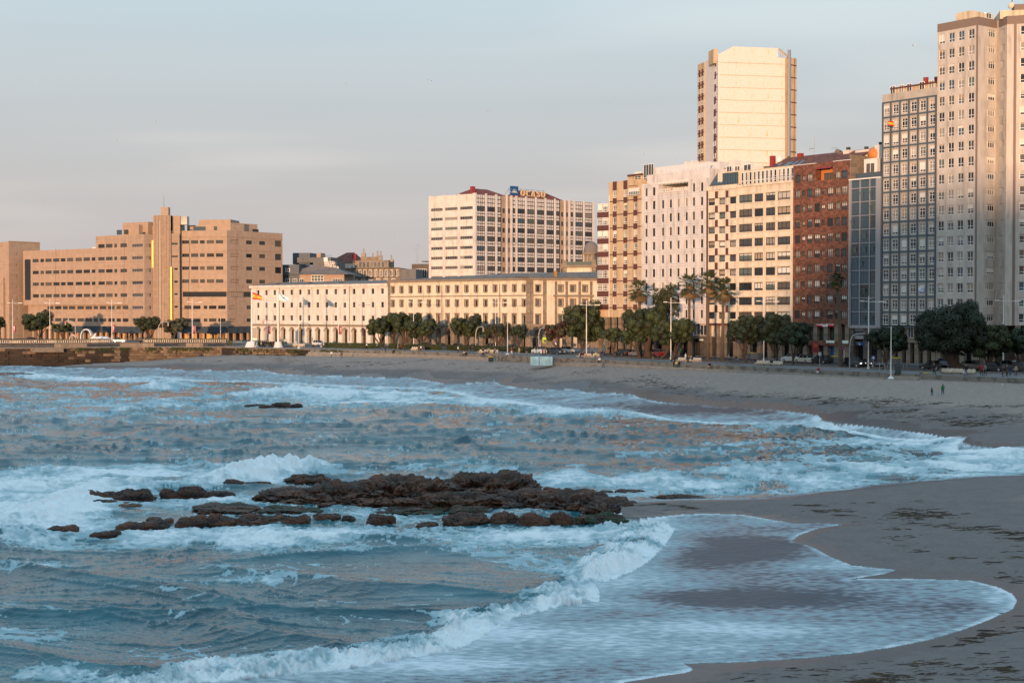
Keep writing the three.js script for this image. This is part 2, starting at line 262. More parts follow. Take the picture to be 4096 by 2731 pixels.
function fields(px, py, list) { let s = 0; for (const p of list) { const a = (px - p[0]) / p[2], b = (py - p[1]) / p[3], q = a * a + b * b; if (q < 6) s += p[4] * Math.exp(-q); } return s; }
const ridge = (x, y) => 1 - Math.abs(n2(x, y));
// breaking crests out on the water: polylines on the sea with a height
const crests = [
  { p: pl([[1290, 1886], [1215, 1880], [1120, 1890], [1000, 1905], [850, 1935]], 0), h: 1.5, w: 2.2 }, { p: pl([[850, 1935], [600, 1950], [420, 1960], [250, 2010], [130, 2085], [30, 2150]], 0), h: .75, w: 2.6 },
  { p: pl([[620, 1508], [470, 1520], [300, 1515], [60, 1500]], .2), h: .7, w: 3.5 }, { p: pl([[1330, 1560], [1180, 1570], [1050, 1575], [900, 1582]], .2), h: 1.1, w: 4 }, { p: pl([[2640, 1668], [2480, 1652], [2300, 1655], [2150, 1640], [1950, 1615]], .2), h: .8, w: 3 }, { p: pl([[800, 1535], [650, 1545], [520, 1550]], .2), h: .9, w: 4 },
  { p: pl([[3600, 1790], [3380, 1745], [3100, 1712], [2850, 1700]], .2), h: .55, w: 2.4 }, { p: pl([[1980, 1745], [1720, 1735], [1500, 1728]], 0), h: .5, w: 3.5 }, { p: pl([[900, 1735], [700, 1730], [520, 1738]], 0), h: .5, w: 3.5 }, { p: pl([[520, 1790], [380, 1800], [280, 1812]], 0), h: .45, w: 3 },
];
const COLS = 1180, ROWS = 640, D0 = 52, D1 = 428;
function shoreGrid() {
  const N = COLS * ROWS, X = new Float32Array(N), Dp = new Float32Array(N), Y = new Float32Array(N), cls = new Uint8Array(N), fo = new Float32Array(N), col = new Float32Array(N * 3);
  const o = {};
  for (let r = 0; r < ROWS; r++) {
    const d = 1 / lerp(1 / D0, 1 / D1, r / (ROWS - 1)), py = HY + F * EYE / d;
    const stepD = d * d * (1 / D0 - 1 / D1) / ROWS, lod = (wl) => smooth(1.1, 2.8, wl / stepD), rough = lerp(.66, 1.55, smooth(85, 230, d)), ls = 1 + 1.9 * smooth(90, 280, d);
    for (let c = 0; c < COLS; c++) {
      const px = lerp(-400, 4620, c / (COLS - 1)), x = (px - CX) / F * d, k = r * COLS + c;
      X[k] = x; Dp[k] = d;
      const behind = edgeSide(x, d);
      const inW = inside(waterPoly, x, d), inS = inW || inside(seaPoly, x, d);
      let y, f = 0, cl;
      if (inW) {
        const dB = Math.max(0, Math.min(segDist(Bnear, false, x, d, o), 60) + (d < 175 ? .9 * n2(x * .22, d * .22) + .45 * n2(x * .7, d * .7) : 0)), dF = segDist(Bfar, false, x, d), calm = smooth(0, 7, Math.min(dB, dF, segDist(Lspit, false, x, d) * .8));
        const wx = x + 2.5 * n2(x * .05, d * .05), wd = d + 2 * n2(x * .06 + 9, d * .06);
        const t = wd + wx * .16;
        const chop = lerp(.4, .7, smooth(100, 180, d)) + .4 * smooth(-.35, .55, n2(x * .035 + 3, d * .05));
        let w = .46 * Math.pow(ridge(wx / 34, t / 13), 3) - .22;
        w += (.30 * Math.pow(ridge(wx / (13 * ls) + 3, t / 5), 6) - .05) * lod(5) * chop * rough;
        w += (.175 * Math.pow(ridge(wx / (5.4 * ls) + 7, (t - wx * .2) / 2.2), 7) - .03) * lod(2.4) * chop * rough;
        w += (.065 * Math.pow(ridge(wx / (2.3 * ls), (t + wx * .25) / 1.0), 6) - .012) * lod(.8) * chop * rough;
        w += .004 * n2(wx / .8, t / .34) * lod(.34);
        y = .05 + w * (.08 + .92 * calm) + (dF < 14 ? .8 * Math.exp(-segDist(Lfar, false, x, d) / 2.5) : 0) + .32 * Math.exp(-segDist(Lspit, false, x, d) / 1.5);
        let dens = .22 + .13 * n2(x * .045, d * .035) + fields(px, py, patches) * (.8 + .5 * n2(x * .11, d * .07));
        // the breaking front
        const along = n2((x + d) * .07, 5) * .5 + .5, front = smooth(0, 1.5, dB) * Math.exp(-Math.pow(Math.max(0, dB - 1.3) / 1.7, 2)) * (d < 175 ? 1 : 0);
        const wide = dB < 9 ? smooth(2.2 + 5.5 * along, .2, dB) : 0;
        y += front * ((.22 + .75 * along * along * smooth(60, 85, d)) * (1 + .45 * n2(x * .8, d * .8)) + .16 * n2(x * 1.7, d * 1.7) + .11 * n2(x * 3.8, d * 3.8) + .03 * n2(x * 8, d * 8)); dens += wide * .95 * (d < 175 ? 1 : 0) + smooth(2.5 + 2 * along, 0, dF) * .8;
        for (const cr of crests) {
          const q = segDist(cr.p, false, x, d, o); if (q > cr.w * 3.2) continue;
          const nn = cr.p.length - 1, s = (o.i + o.t) / nn, taper = Math.pow(Math.sin(Math.PI * clamp(s * .94 + .03)), .6), lump = 1 + .3 * n2(x * .45, d * .6) + .15 * n2(x * 1.5, d * 1.5);
          y += cr.h * taper * smooth(0, 4, Math.min(dB, dF)) * Math.exp(-Math.pow(q / cr.w, 2)) * lump; if (cr.h > .6) dens += .7 * taper * Math.exp(-Math.pow(q / cr.w * .75, 2));
        }
        const fx = wx + .6 * n2(wx * .3, t * .3), ft = t + .5 * n2(wx * .3 + 5, t * .3);
        const lace = .42 * (ridge(fx / 3.2, ft / 2.3) - .62) + .34 * (ridge(fx / 1.15, ft / .95) - .62) * lod(.9) * smooth(.15, .5, dens) + .14 * n2(fx / .45, ft / .36) * lod(.4) * smooth(.3, .7, dens) + .25 * n2(fx / 12, ft / 6);
        f = dens + lace - .52; cl = f > 0 ? 1 : 0;
        if (cl) y += clamp(dens, 0, 1.3) * smooth(-.5, 2.5, dF) * (.05 + .09 * n2(x * 1.1, d * .9) * lod(1.2) + .05 * n2(x * 2.6, d * 2.2) * lod(.6) + .025 * n2(x * 6, d * 6) * lod(.25));
        if (cl) { const a = smooth(0, .75, f + .16 * n2(x * .5, d * .4) + .12 * n2(x * 1.7, d * 1.4)), v = .94 + .06 * n2(x * .6, d * .6); col.set([lerp(.28, .80, a) * v, lerp(.45, .87, a) * v, lerp(.51, .90, a) * v], k * 3); }
        else { const a = clamp(dens * .9 - .08 + .18 * n2(x * .08, d * .08) + .10 * n2(x * .4, d * .3)); col.set([lerp(.005, .085, a), lerp(.058, .27, a), lerp(.082, .32, a)], k * 3); }
      } else if (inS) {
        const dB = Math.min(segDist(Bnear, false, x, d), segDist(Bfar, false, x, d)), dL = Math.min(segDist(Lnear, false, x, d), segDist(Lfar, false, x, d));
        const top = d > 165 ? .84 : .39; y = .06 + top * dB / (dB + dL + .01) + .012 * n2(x * .7, d * 1.6);
        y += .035 * Math.exp(-Math.pow((dL - .3) / .2, 2)) * (.6 + .4 * n2(x * .5, d * .5)) * (d < 165 ? 1 : 0);
        const nearBit = d < 165, st = d - x * (nearBit ? -.10 : .55);
        let dens = (nearBit ? .44 : .50) + fields(px, py - (nearBit ? 22 : 0), swashP) + smooth(4, 0, dB) * .3;
        dens += smooth(nearBit ? .6 : 1.6, 0, dL) * .75 * (.55 + .45 * n2(x * .12, d * .12)) + .22 * n2(x * .09, st * .16) ;
        const lace = nearBit ? .26 * (ridge(x / 2.4, st / .5) - .6) * lod(.5) + .46 * n2(x / .30, st / .17) * lod(.15) + .22 * n2(x / .9, st / .5) + .2 * (ridge(x / 5, st / 1.3) - .6) : .5 * (ridge(x / 9, st / 1.7) - .6) + .3 * n2(x / 3, st / .9) * lod(.9);
        f = dens + lace - .46; cl = f > 0 ? 1 : 2;
        if (cl === 1) { y += .012 + .012 * n2(x * 2, d * 2); const a = smooth(0, .8, f); col.set([lerp(.26, .68, a), lerp(.36, .76, a), lerp(.40, .82, a)], k * 3); }
        else { const v = 1 + .10 * n2(x * .3, st * .7), a = smooth(-.46, .08, f + .10 * n2(x * 1.1, st * 3.2) * (nearBit ? 1 : .3)); col.set([lerp(.045, .26, a) * v, lerp(.064, .315, a) * v, lerp(.090, .37, a) * v], k * 3); }
      } else {
        const far = d > 168 || x > 75, dL = Math.min(segDist(Lnear, false, x, d), segDist(Lfar, false, x, d), segDist(Lspit, false, x, d)), dW = Math.max(0, -behind);
        const dSp = Math.min(segDist(Lnear, false, x, d), segDist(Lspit, false, x, d)), tt = dL / (dL + dW + .01);
        const b0 = lerp(.45, .9, smooth(130, 200, d));
        y = lerp(b0, footAt(x, d), Math.pow(tt, .85)) + .035 * n2(x * .12, d * .12) + .02 * n2(x * .5, d * .5) * smooth(1, 5, dL) + .016 * n2(x * 1.6, d * 1.6) * smooth(6, 20, dL);
        if (behind > 0) y = footAt(x, d) - .2;
        const wetW = (d > 165 ? 5.5 : 2.2) * (.7 + .5 * n2(x * .06, d * .06));
        cl = dL < wetW + .8 * n2(x * .5, d * .8) && d > 90 ? 3 : 4;
        if (d <= 90 && dL < 1.6 + .6 * n2(x * .5, d)) cl = 3;
        const dry = smooth(-.12, .14, tt - .34 + .12 * n2(x * .07, d * .07) + .05 * n2(x * .4, d * .5)) * smooth(150, 190, d) + smooth(.0, .5, n2(x * .05 + 3, d * .05) * .4 + smooth(9, 22, dL) - .2) * .8 * smooth(190, 150, d);
        const v = 1 + .07 * n2(x * .5, d * .35) + .06 * n2(x * 1.7, d * 1.2) + .06 * n2(x * 5, d * 4); const a = clamp(dry);
        if (cl === 3) col.set([.088 * v, .083 * v, .088 * v], k * 3); else col.set([lerp(.170, .300, a) * v, lerp(.147, .243, a) * v, lerp(.141, .212, a) * v], k * 3);
        f = 0;
      }
      if (behind > 1.5) cl = 9;
      Y[k] = y; cls[k] = cl; fo[k] = f;
    }
  }
  // normals on the whole sheet
  const nor = new Float32Array(N * 3), tri = [[], [], [], [], []];
  for (let r = 0; r < ROWS; r++) for (let c = 0; c < COLS; c++) {
    const k = r * COLS + c, l = c ? k - 1 : k, R = c < COLS - 1 ? k + 1 : k, dn = r ? k - COLS : k, up = r < ROWS - 1 ? k + COLS : k;
    const ax = X[R] - X[l], ay = Y[R] - Y[l], bx = X[up] - X[dn], by = Y[up] - Y[dn], bz = -(Dp[up] - Dp[dn]);
    let nx = ay * bz - 0 * by, ny = 0 * bx - ax * bz, nz = ax * by - ay * bx; const q = Math.hypot(nx, ny, nz) || 1; nor[k * 3] = nx / q; nor[k * 3 + 1] = ny / q; nor[k * 3 + 2] = nz / q;
  }
  const order = (a, b, c) => { const s = [cls[a], cls[b], cls[c]]; if (s.includes(9)) return s.every((v) => v === 9) ? -1 : 4; if (s[0] === s[1] && s[1] === s[2]) return s[0]; if (s.includes(1) && (fo[a] + fo[b] + fo[c]) > -.05 && s.filter((v) => v === 1).length > 1) return 1; const t = s.filter((v) => v !== 1); t.sort(); return t[t.length >> 1]; };
  for (let r = 0; r < ROWS - 1; r++) for (let c = 0; c < COLS - 1; c++) {
    const a = r * COLS + c, b = a + 1, e = a + COLS, g = e + 1;
    for (const t of ((r + c) & 1 ? [[a, b, g], [a, g, e]] : [[a, b, e], [b, g, e]])) { const s = order(...t); if (s >= 0) tri[s].push(...t); }
  }
  const make = (idx) => {
    const map = new Map(), P = [], Nn = [], C = [], U = [], I = [];
    for (const k of idx) { let j = map.get(k); if (j === undefined) { j = P.length / 3; map.set(k, j); P.push(X[k], Y[k], -Dp[k]); Nn.push(nor[k * 3], nor[k * 3 + 1], nor[k * 3 + 2]); C.push(col[k * 3], col[k * 3 + 1], col[k * 3 + 2]); U.push(X[k], Dp[k]); } I.push(j); }
    const g = new THREE.BufferGeometry(); g.setAttribute('position', new THREE.Float32BufferAttribute(P, 3)); g.setAttribute('normal', new THREE.Float32BufferAttribute(Nn, 3)); g.setAttribute('color', new THREE.Float32BufferAttribute(C, 3)); g.setAttribute('uv', new THREE.Float32BufferAttribute(U, 2)); g.setIndex(I); return g;
  };
  return tri.map(make);
}
const ripple = mottle(512, 5, (x, y) => { const p = (a, b, s) => n2(x * a + s, y * b + s); return .5 + .22 * p(.9, 1.4, 3) + .16 * p(2.2, 3.6, 8) + .1 * p(5, 8, 1); }); ripple.colorSpace = THREE.NoColorSpace;
const grain = mottle(1024, 9, (x, y) => .5 + .18 * n2(x * 1.6, y * 1.6) + .16 * n2(x * 4.5, y * 4.5) + .14 * n2(x * 14, y * 14)); grain.colorSpace = THREE.NoColorSpace;
const froth = mottle(512, 3, (x, y) => .5 + .25 * n2(x * 3, y * 3) + .2 * n2(x * 8, y * 8)); froth.colorSpace = THREE.NoColorSpace;
const vc = { vertexColors: true };
const [gWater, gFoam, gFilm, gWet, gSand] = shoreGrid();
structure('sea', gWater, new THREE.MeshPhysicalMaterial({ ...vc, roughness: .12, ior: 1.33, bumpMap: ripple, bumpScale: .03 }));
const foamMesh = structure('sea_foam', gFoam, new THREE.MeshStandardMaterial({ ...vc, roughness: .75, bumpMap: froth, bumpScale: .05 })); foamMesh.userData = { kind: 'stuff', label: 'white foam of the breaking waves', category: 'foam' };
structure('wet_swash', gFilm, new THREE.MeshPhysicalMaterial({ ...vc, roughness: .42, ior: 1.33, specularIntensity: .55, bumpMap: ripple, bumpScale: .03 }));
structure('wet_sand', gWet, new THREE.MeshPhysicalMaterial({ ...vc, roughness: .36, ior: 1.33, specularIntensity: .7, bumpMap: grain, bumpScale: .012 }));
structure('beach', gSand, new THREE.MeshStandardMaterial({ ...vc, roughness: .95, bumpMap: grain, bumpScale: .08 }));
// height of the beach at a place, for what stands on it
function sandY(x, d) { const dL = Math.min(segDist(Lnear, false, x, d), segDist(Lfar, false, x, d), segDist(Lspit, false, x, d)), dW = Math.max(0, -edgeSide(x, d)); const tt = dL / (dL + dW + .01); return lerp(lerp(.45, .9, smooth(130, 200, d)), footAt(x, d), Math.pow(tt, .85)); }
function onSand(px, py) { let Y = 2; for (let i = 0; i < 12; i++) { const q = onPlane(px, py, Y); Y = lerp(Y, sandY(q.x, -q.z), .7); } return onPlane(px, py, Y); }
// ---------- land: street sheets behind the sea wall ----------
function offset(poly, w) { return poly.map((p, i) => { const a = poly[Math.max(0, i - 1)], b = poly[Math.min(poly.length - 1, i + 1)], dx = b[0] - a[0], dd = b[1] - a[1], l = Math.hypot(dx, dd); return [p[0] - dd / l * w, p[1] + dx / l * w]; }); }
function strip(name, m, w0, w1, y0, y1, bottom) {
  const a = offset(edge, w0), b = offset(edge, w1), g = new GB();
  for (let i = 0; i < a.length - 1; i++) {
    const A = [a[i][0], y0, -a[i][1]], B = [a[i + 1][0], y0, -a[i + 1][1]], C = [b[i + 1][0], y1, -b[i + 1][1]], D = [b[i][0], y1, -b[i][1]]; g.quad(A, B, C, D);
    if (bottom !== undefined) { g.quad([A[0], bottom, A[2]], [B[0], bottom, B[2]], B, A); g.quad([C[0], bottom, C[2]], [D[0], bottom, D[2]], D, C); }
  }
  return structure(name, g.geo(), m);
}
{
  const g = new GB(), a = offset(edge, 1); const back = [[900, 300], [3000, 3000], [0, 5200], [-3000, 3000], [-1200, 700]];
  const P = [...a, ...back].map((p) => [p[0], -p[1]]); const tr = THREE.ShapeUtils.triangulateShape(P.map((q) => new THREE.Vector2(q[0], q[1])), []);
  for (const t of tr) { const [p, q, r] = t.map((i) => P[i]); const cr = (q[0] - p[0]) * (r[1] - p[1]) - (q[1] - p[1]) * (r[0] - p[0]); const o = cr > 0 ? [p, r, q] : [p, q, r]; g.tri(...o.map((v) => [v[0], SP - .06, v[1]])); }
  structure('ground', g.geo(), M.paving);
  structure('sea_bed', new GB().quad([-3000, -1.6, 400], [3000, -1.6, 400], [3000, -1.6, -3000], [-3000, -1.6, -3000]).geo(), mat('deep_sea', .012, .06, .085, .1));
}
strip('promenade', M.paving, .45, 9.2, SP, SP + .01, SP - .3);
strip('planted_strip', M.soil, 9.5, 15, SP + .02, SP + .02);
strip('road', M.asphalt, 15.2, 30.5, SP - .02, SP - .02);
strip('kerb', M.kerb, 9.2, 9.5, SP + .05, SP + .05, SP - .1); strip('kerb', M.kerb, 15, 15.2, SP + .06, SP + .06, SP - .1); strip('pavement', M.paving, 30.7, 60, SP + .08, SP + .08); strip('kerb', M.kerb, 30.5, 30.7, SP + .08, SP + .08, SP - .1);
for (const [a, b] of [[15.7, 15.85], [22.7, 22.85]]) strip('lane_marking', M.marking, a, b, SP - .014, SP - .014);
// ---------- unseen mass behind the camera, outlined to shade the water and right-hand blocks ----------
{
  const prof = [[-1500, 30], [-900, 36], [-600, 38], [-420, 37], [-300, 37.5], [-220, 38], [-160, 38], [-136, 39], [-126, 46], [-116, 62], [-104, 68], [-60, 67], [0, 66], [80, 70], [300, 70], [900, 40], [1500, 20]];  // steep step stands for an unseen tall block, height chosen for its shadow
  const g = new GB(), zs = [[600, 1], [680, .9], [900, .4], [1100, 0]], lo = [[560, .45], [470, .1], [420, 0]];
  const rows = [...lo.slice().reverse(), ...zs];
  for (let i = 0; i < prof.length - 1; i++) for (let j = 0; j < rows.length - 1; j++) {
    const q = (a, b) => [a[0], a[1] * b[1] - .5, b[0]]; g.quad(q(prof[i], rows[j + 1]), q(prof[i + 1], rows[j + 1]), q(prof[i + 1], rows[j]), q(prof[i], rows[j]));
  }
  structure('unseen_sun_blocker', g.geo(), M.blocker_green);
}
// ================= buildings, left half =================
const dark4 = [4, 4, 2, 0, 1, 0];
// --- tan tiled block with many window bands ---
{
  const top = (f, px, py) => f.y(px, py);
  const A = new Face([92, 511], [512, 482]), B = new Face([512, 482], [577, 476]), C = new Face([577, 476], [614, 478.3]), E = new Face([684, 478.6], [733, 480]), Fm = new Face([716, 481.5], [908, 479]), G = new Face([908, 479], [1130, 498]);
  const b = building('office_block', 'long stepped tan tiled office block with dark window bands and central shaft', A);
  const st = { m: 'dark_frame', fw: .09, cols: 3, rec: .22, glass: [3, 5, 2, 0, 0, 0] }, st1 = { ...st, cols: 2 };
  const k = 3.408, rowsA = sc([[327, 372], [488, 533], [648, 692], [807, 851]], 940, k), colsA = sc([[437, 520], [543, 592], [612, 697], [717, 802], [822, 885], [907, 992], [1023, 1111], [1132, 1220], [1243, 1293]], 0, k);
  const colsH = sc([[1333, 1420], [1438, 1528], [1552, 1590], [1635, 1725]], 0, k);
  const lowRows = sc([[968, 1012], [1132, 1177]], 940, k), lowCols = sc([[638, 722], [743, 830], [849, 916], [932, 1020], [1048, 1138], [1159, 1248], [1270, 1328], [1354, 1444], [1466, 1557], [1582, 1642], [1664, 1755]], 0, k);
  const yTopL = A.y(100, 1003), yTopH = A.y(440, 942), yOver = A.y(110, 1220), uStep = A.u(383), uEnd = A.len;
  const oA = openings(A, colsA, rowsA, 141, 1045), oH = [...openings(A, colsH, rowsA, 141, 1045), ...openings(A, colsH, sc([[126, 176]], 940, k), 400, 990)];
  const strip = [A.u(97.5), A.y(97.5, 1200), A.u(121.5) - A.u(97.5), A.y(97.5, 1037.5) - A.y(97.5, 1200)];
  wall(b, 'wall', M.tan_tile, A, 0, uStep, yOver, yTopL, [...oA, strip]); wall(b, 'wall', M.tan_tile, A, uStep, uEnd, yOver, yTopH, oH);
  for (const o of [...oA, ...oH]) win(b, A, o[0], o[1], o[2], o[3], o[2] > 4 ? { ...st, cols: 4 } : st);
  { const w = win(b, A, ...strip, { ...st, cols: 3, rows: [.2, .4, .6, .8], glass: [6, 3, 0, 0, 1, 0] }, 'stair_window'); }
  // lower storeys stand back under the overhang
  const A2 = A.sub(A.u(100), A.len, -1.2), oL = openings(A2, lowCols, lowRows, 200, 1230), yArc = A2.y(300, 1316);
  wall(b, 'wall', M.tan_tile, A2, 0, A2.len, yArc, yOver, oL); for (const o of oL) win(b, A2, o[0], o[1], o[2], o[3], st);
  slabOn(b, 'overhang', M.tan_tile, A, .3, uEnd, yOver - .02, yOver + .25, -1.5, -.36);
  const bRows = sc([[120, 163], [288, 333], [458, 502], [626, 672], [793, 840], [965, 1010], [1132, 1178]], 940, k);
  const oB = openings(B, sc([[1793, 1940]], 0, k), bRows, 545, 1050), oC = openings(C, sc([[1985, 2053]], 0, k), bRows, 595, 1050);
  wall(b, 'wall', M.tan_light, B, 0, B.len, yArc, B.y(545, 938), oB); wall(b, 'wall', M.tan_tile, C, 0, C.len, yArc, C.y(595, 937), oC);
  for (const o of oB) win(b, B, o[0], o[1], o[2], o[3], { ...st, cols: 5, m: 'grey_frame' }); for (const o of oC) win(b, C, o[0], o[1], o[2], o[3], st1);
  // central shaft: ribbed, rounded, with the mast
  const S = new Face([613, 478], [684, 478]), yS = S.y(640, 861), yT = S.y(655, 828);
  const yF0 = S.y(690, 940), ribs = new GB(); const nR = 13; for (let i = 0; i < nR; i++) { const u = S.len * i / nR; ribs.box(u, u + S.len / nR - .1, SP - SP, yS - SP, -3, i % 2 ? .1 : 0); }
  put(b, 'shaft', ribs.geo(), M.tan_light, S, 0, SP); slabOn(b, 'shaft_core', M.tan_tile, S, .05, S.len - .1, SP, yS - .03, -9, -.3); slabOn(b, 'shaft_side', M.tan_light, S, S.len - .2, S.len + 2.6, yF0, yS - .05, -9, -2);
  slabOn(b, 'shaft_tower', M.tan_light, S, S.u(644), S.u(674), yS, yT, -2.6, .02);
  put(b, 'shaft_groove', boxGeo(-.22, .22, 0, S.y(638, 880) - SP, -.02, .13), M.dark_metal, S, S.u(638), SP);
  put(b, 'mast', new GB().cyl(0, 0, S.y(653, 781) - yT, 0, .1, .05, 6).geo(), M.dark_metal, S, S.u(653), yT, -1);
  put(b, 'gold_panel', boxGeo(0, S.u(613.5) - S.u(606), 0, S.y(610, 961) - S.y(610, 1070), -.3, .12), M.gold_panel, S, S.u(606), S.y(610, 1070));
  put(b, 'gold_panel', boxGeo(0, S.u(687) - S.u(680.5), 0, S.y(684, 1068) - S.y(684, 1286), -.3, .12), M.gold_panel, S, S.u(680.5), S.y(684, 1286));
  slabOn(b, 'glass_lift_head', M.glass_blue, S, S.u(714), S.u(741), S.y(720, 896), S.y(720, 862), -6, -2.5);
  // right wing
  const q = 2.703, fx = (a) => sc(a, 560, q), fy = (a) => sc(a, 820, q);
  const oE = [...openings(E, fx([[340, 405]]), fy([[408, 428], [546, 566]]), 695, 1000), ...openings(E, fx([[366, 402]]), fy([[680, 702], [817, 838], [953, 972], [1088, 1109]]), 700, 1000)];
  wall(b, 'wall', M.tan_tile, E, 0, E.u(718), yArc, E.y(700, 934), oE); for (const o of oE) win(b, E, o[0], o[1], o[2], o[3], st1);
  const oF = [...openings(Fm, fx([[451, 527], [548, 626], [645, 696], [718, 797], [817, 896]]), fy([[378, 416], [521, 560], [661, 700], [802, 841]]), 880, 1000), ...openings(Fm, fx([[475, 552], [572, 650], [685, 724], [742, 822], [841, 920]]), fy([[1086, 1124], [1225, 1262]]), 880, 1230)];
  const bandF = [Fm.u(730), Fm.y(880, 820 + 992 / q), Fm.len - Fm.u(730) - .12, Fm.y(880, 820 + 935 / q) - Fm.y(880, 820 + 992 / q)];
  const yF = Fm.y(900, 921);
  wall(b, 'wall', M.tan_tile, Fm, 0, Fm.len, yArc, yF, [...oF, bandF]); for (const o of oF) win(b, Fm, o[0], o[1], o[2], o[3], st);
  win(b, Fm, ...bandF, { ...st, cols: 22 }, 'window_band');
  const oG = [...openings(G, fx([[978, 1067], [1145, 1210], [1287, 1352]]), fy([[376, 417], [521, 562], [661, 702], [802, 843]]), 937, 1000), ...openings(G, fx([[1458, 1526]]), fy([[385, 450], [528, 595], [672, 738]]), 1110, 1000), ...openings(G, fx([[963, 1029], [1151, 1203], [1290, 1340]]), fy([[1086, 1124], [1227, 1265]]), 937, 1230)];
  const bandG = [.12, bandF[1], G.u(1060), bandF[3]];
  wall(b, 'wall', M.tan_tile, G, 0, G.len, yArc, yF, [...oG, bandG]); for (const o of oG) win(b, G, o[0], o[1], o[2], o[3], st); win(b, G, ...bandG, { ...st, cols: 18 }, 'window_band');
  // joints between storeys
  for (const [f, u1, ys] of [[Fm, Fm.len, [344, 508]], [G, G.len, [344, 484]]]) for (const y of ys) slabOn(b, 'string_course', M.arcade_brown, f, 0, u1, f.y(f === G ? 912 : 900, 820 + y / q) - .06, f.y(f === G ? 912 : 900, 820 + y / q) + .06, -.02, .03);
  // penthouse blocks
  const pent = (f, x0, x1, y0, y1, w, m = M.tan_light, dpt = 9) => slabOn(b, 'penthouse', m, f, f.u(x0), f.u(x1), yF - 1, f.y(x0, y0), w - dpt, w);
  pent(Fm, 775, 902, 875, 922, -5); pent(Fm, 720, 790, 896, 925, -6.5); pent(G, 945, 1000, 889, 920, -3, M.tan_tile); pent(G, 985, 1068, 890, 925, -5);
  const pw = (f, x0, x1, y0, y1, w) => win(b, f.shifted(w), f.shifted(w).u(x0), f.shifted(w).y(x0, y1), f.shifted(w).u(x1) - f.shifted(w).u(x0), f.shifted(w).y(x0, y0) - f.shifted(w).y(x0, y1), { ...st, rec: -.06, glass: [2, 1, 0, 0, 4, 0], cols: 4 });
  pw(Fm, 774, 823, 906, 925, -5); pw(Fm, 856, 868, 905, 921, -5); pw(Fm, 750, 770, 918, 926, -6.5); pw(G, 1010, 1034, 916, 927, -5);
  const yP = A.y(455, 889); slabOn(b, 'penthouse', M.tan_light, A, A.u(455), A.u(557), yTopH - .6, yP, -12, -4); slabOn(b, 'penthouse', M.tan_light, A, A.u(540), A.u(602), yTopH - .6, A.y(560, 899), -14, -6);
  pw(A, 468, 488, 920, 939, -4); pw(A, 497, 514, 919, 937, -4); pw(A, 562, 582, 929, 939, -4); put(b, 'chimney', boxGeo(-1, 1, 0, 4, -1, 1), M.tan_light, A, A.u(527), yTopH - .5, -3.2);
  slabOn(b, 'roof_hut', M.white_wall, A, A.u(288), A.u(385), yTopL - .5, A.y(330, 983), -16, -9); put(b, 'chimney', boxGeo(-.5, .5, 0, 3.2, -.5, .5), M.white_wall, A, A.u(327), A.y(330, 984), -12);
  // bodies
  const v = (f, u, w) => f.w(u, 0, w);
  mass(b, 'body', M.tan_tile, [v(A, .1, -.36), v(A, uStep, -.36), v(A, uStep, -18), v(A, .1, -18)], yOver + .2, yTopL - .05); mass(b, 'body', M.tan_tile, [v(A, uStep + .05, -.36), v(A, uEnd, -.36), v(A, uEnd, -18), v(A, uStep + .05, -18)], yOver + .2, yTopH - .06); mass(b, 'body', M.tan_tile, [v(B, .05, -.4), v(B, B.len, -.4), v(C, C.len, -.4), v(C, C.len, -20), v(B, .05, -18)], yArc - .1, yTopH - .05);
  mass(b, 'body', M.tan_tile, [v(A2, .1, -.36), v(A2, A2.len - .3, -.36), v(A2, A2.len - .3, -15), v(A2, .1, -15)], yArc, yOver + .15);
  mass(b, 'body', M.tan_tile, [v(E, 0, -.36), v(Fm, 0.1, -.36), v(Fm, Fm.len, -.36), v(G, G.len, -.36), v(G, G.len, -16), v(E, 0, -18)], yArc, yF - .05);
  // arcade at the foot with wooden boards and the dark net above
  const arc = (f, u0, u1) => { const n = Math.max(2, Math.round((u1 - u0) / 3)); for (let i = 0; i <= n; i++) put(b, 'pillar', boxGeo(-.35, .35, 0, yArc - SP, -.7, 0), M.tan_tile, f, lerp(u0 + .4, u1 - .4, i / n), SP, -.1); slabOn(b, 'arcade_wall', M.arcade_brown, f, u0, u1, SP, yArc, -5, -2); for (let i = 0; i < n; i++) if (rnd() < .7) put(b, 'wooden_door', boxGeo(-.9, .9, 0, 3, -.1, 0), M.ochre, f, lerp(u0 + 1, u1 - 1, (i + .5) / n), SP, -1.9); };
  arc(A2, 2, A2.len); arc(B, 0, B.len); arc(Fm, 0, Fm.len); arc(G, 0, G.len);
  for (const [f, u0, u1] of [[A2, 14, A2.len], [B, 0, B.len], [Fm, 0, Fm.len], [G, 0, G.len * .6]]) { const g = new GB(), n = Math.round((u1 - u0) / 1.5); for (let i = 0; i < n; i++) { const a = lerp(0, u1 - u0, i / n), c = lerp(0, u1 - u0, (i + 1) / n), z = (i) => .7 + .25 * n2(i * .7, 3), y = (i) => -1.1 - .35 * n2(i * .5, 9); g.quad([a, y(i), z(i)], [c, y(i + 1), z(i + 1)], [c, 1.1, .5], [a, 1.1, .5]); } put(b, 'debris_net', g.geo(), M.net_blue, f, u0, yArc); }
  for (const [px, y0, y1] of [[225, 990, 1300], [500, 960, 1330], [700, 1000, 1170], [945, 925, 1280], [760, 950, 1300]]) { const f = px < 512 ? A : px < 906 ? Fm : G; put(b, 'cable', new GB().bar([0, 0, .25], [-.8, f.y(px, y1) - f.y(px, y0), .3], .035, .035, 4).geo(), M.granite_dark, f, f.u(px), f.y(px, y0)); }
}
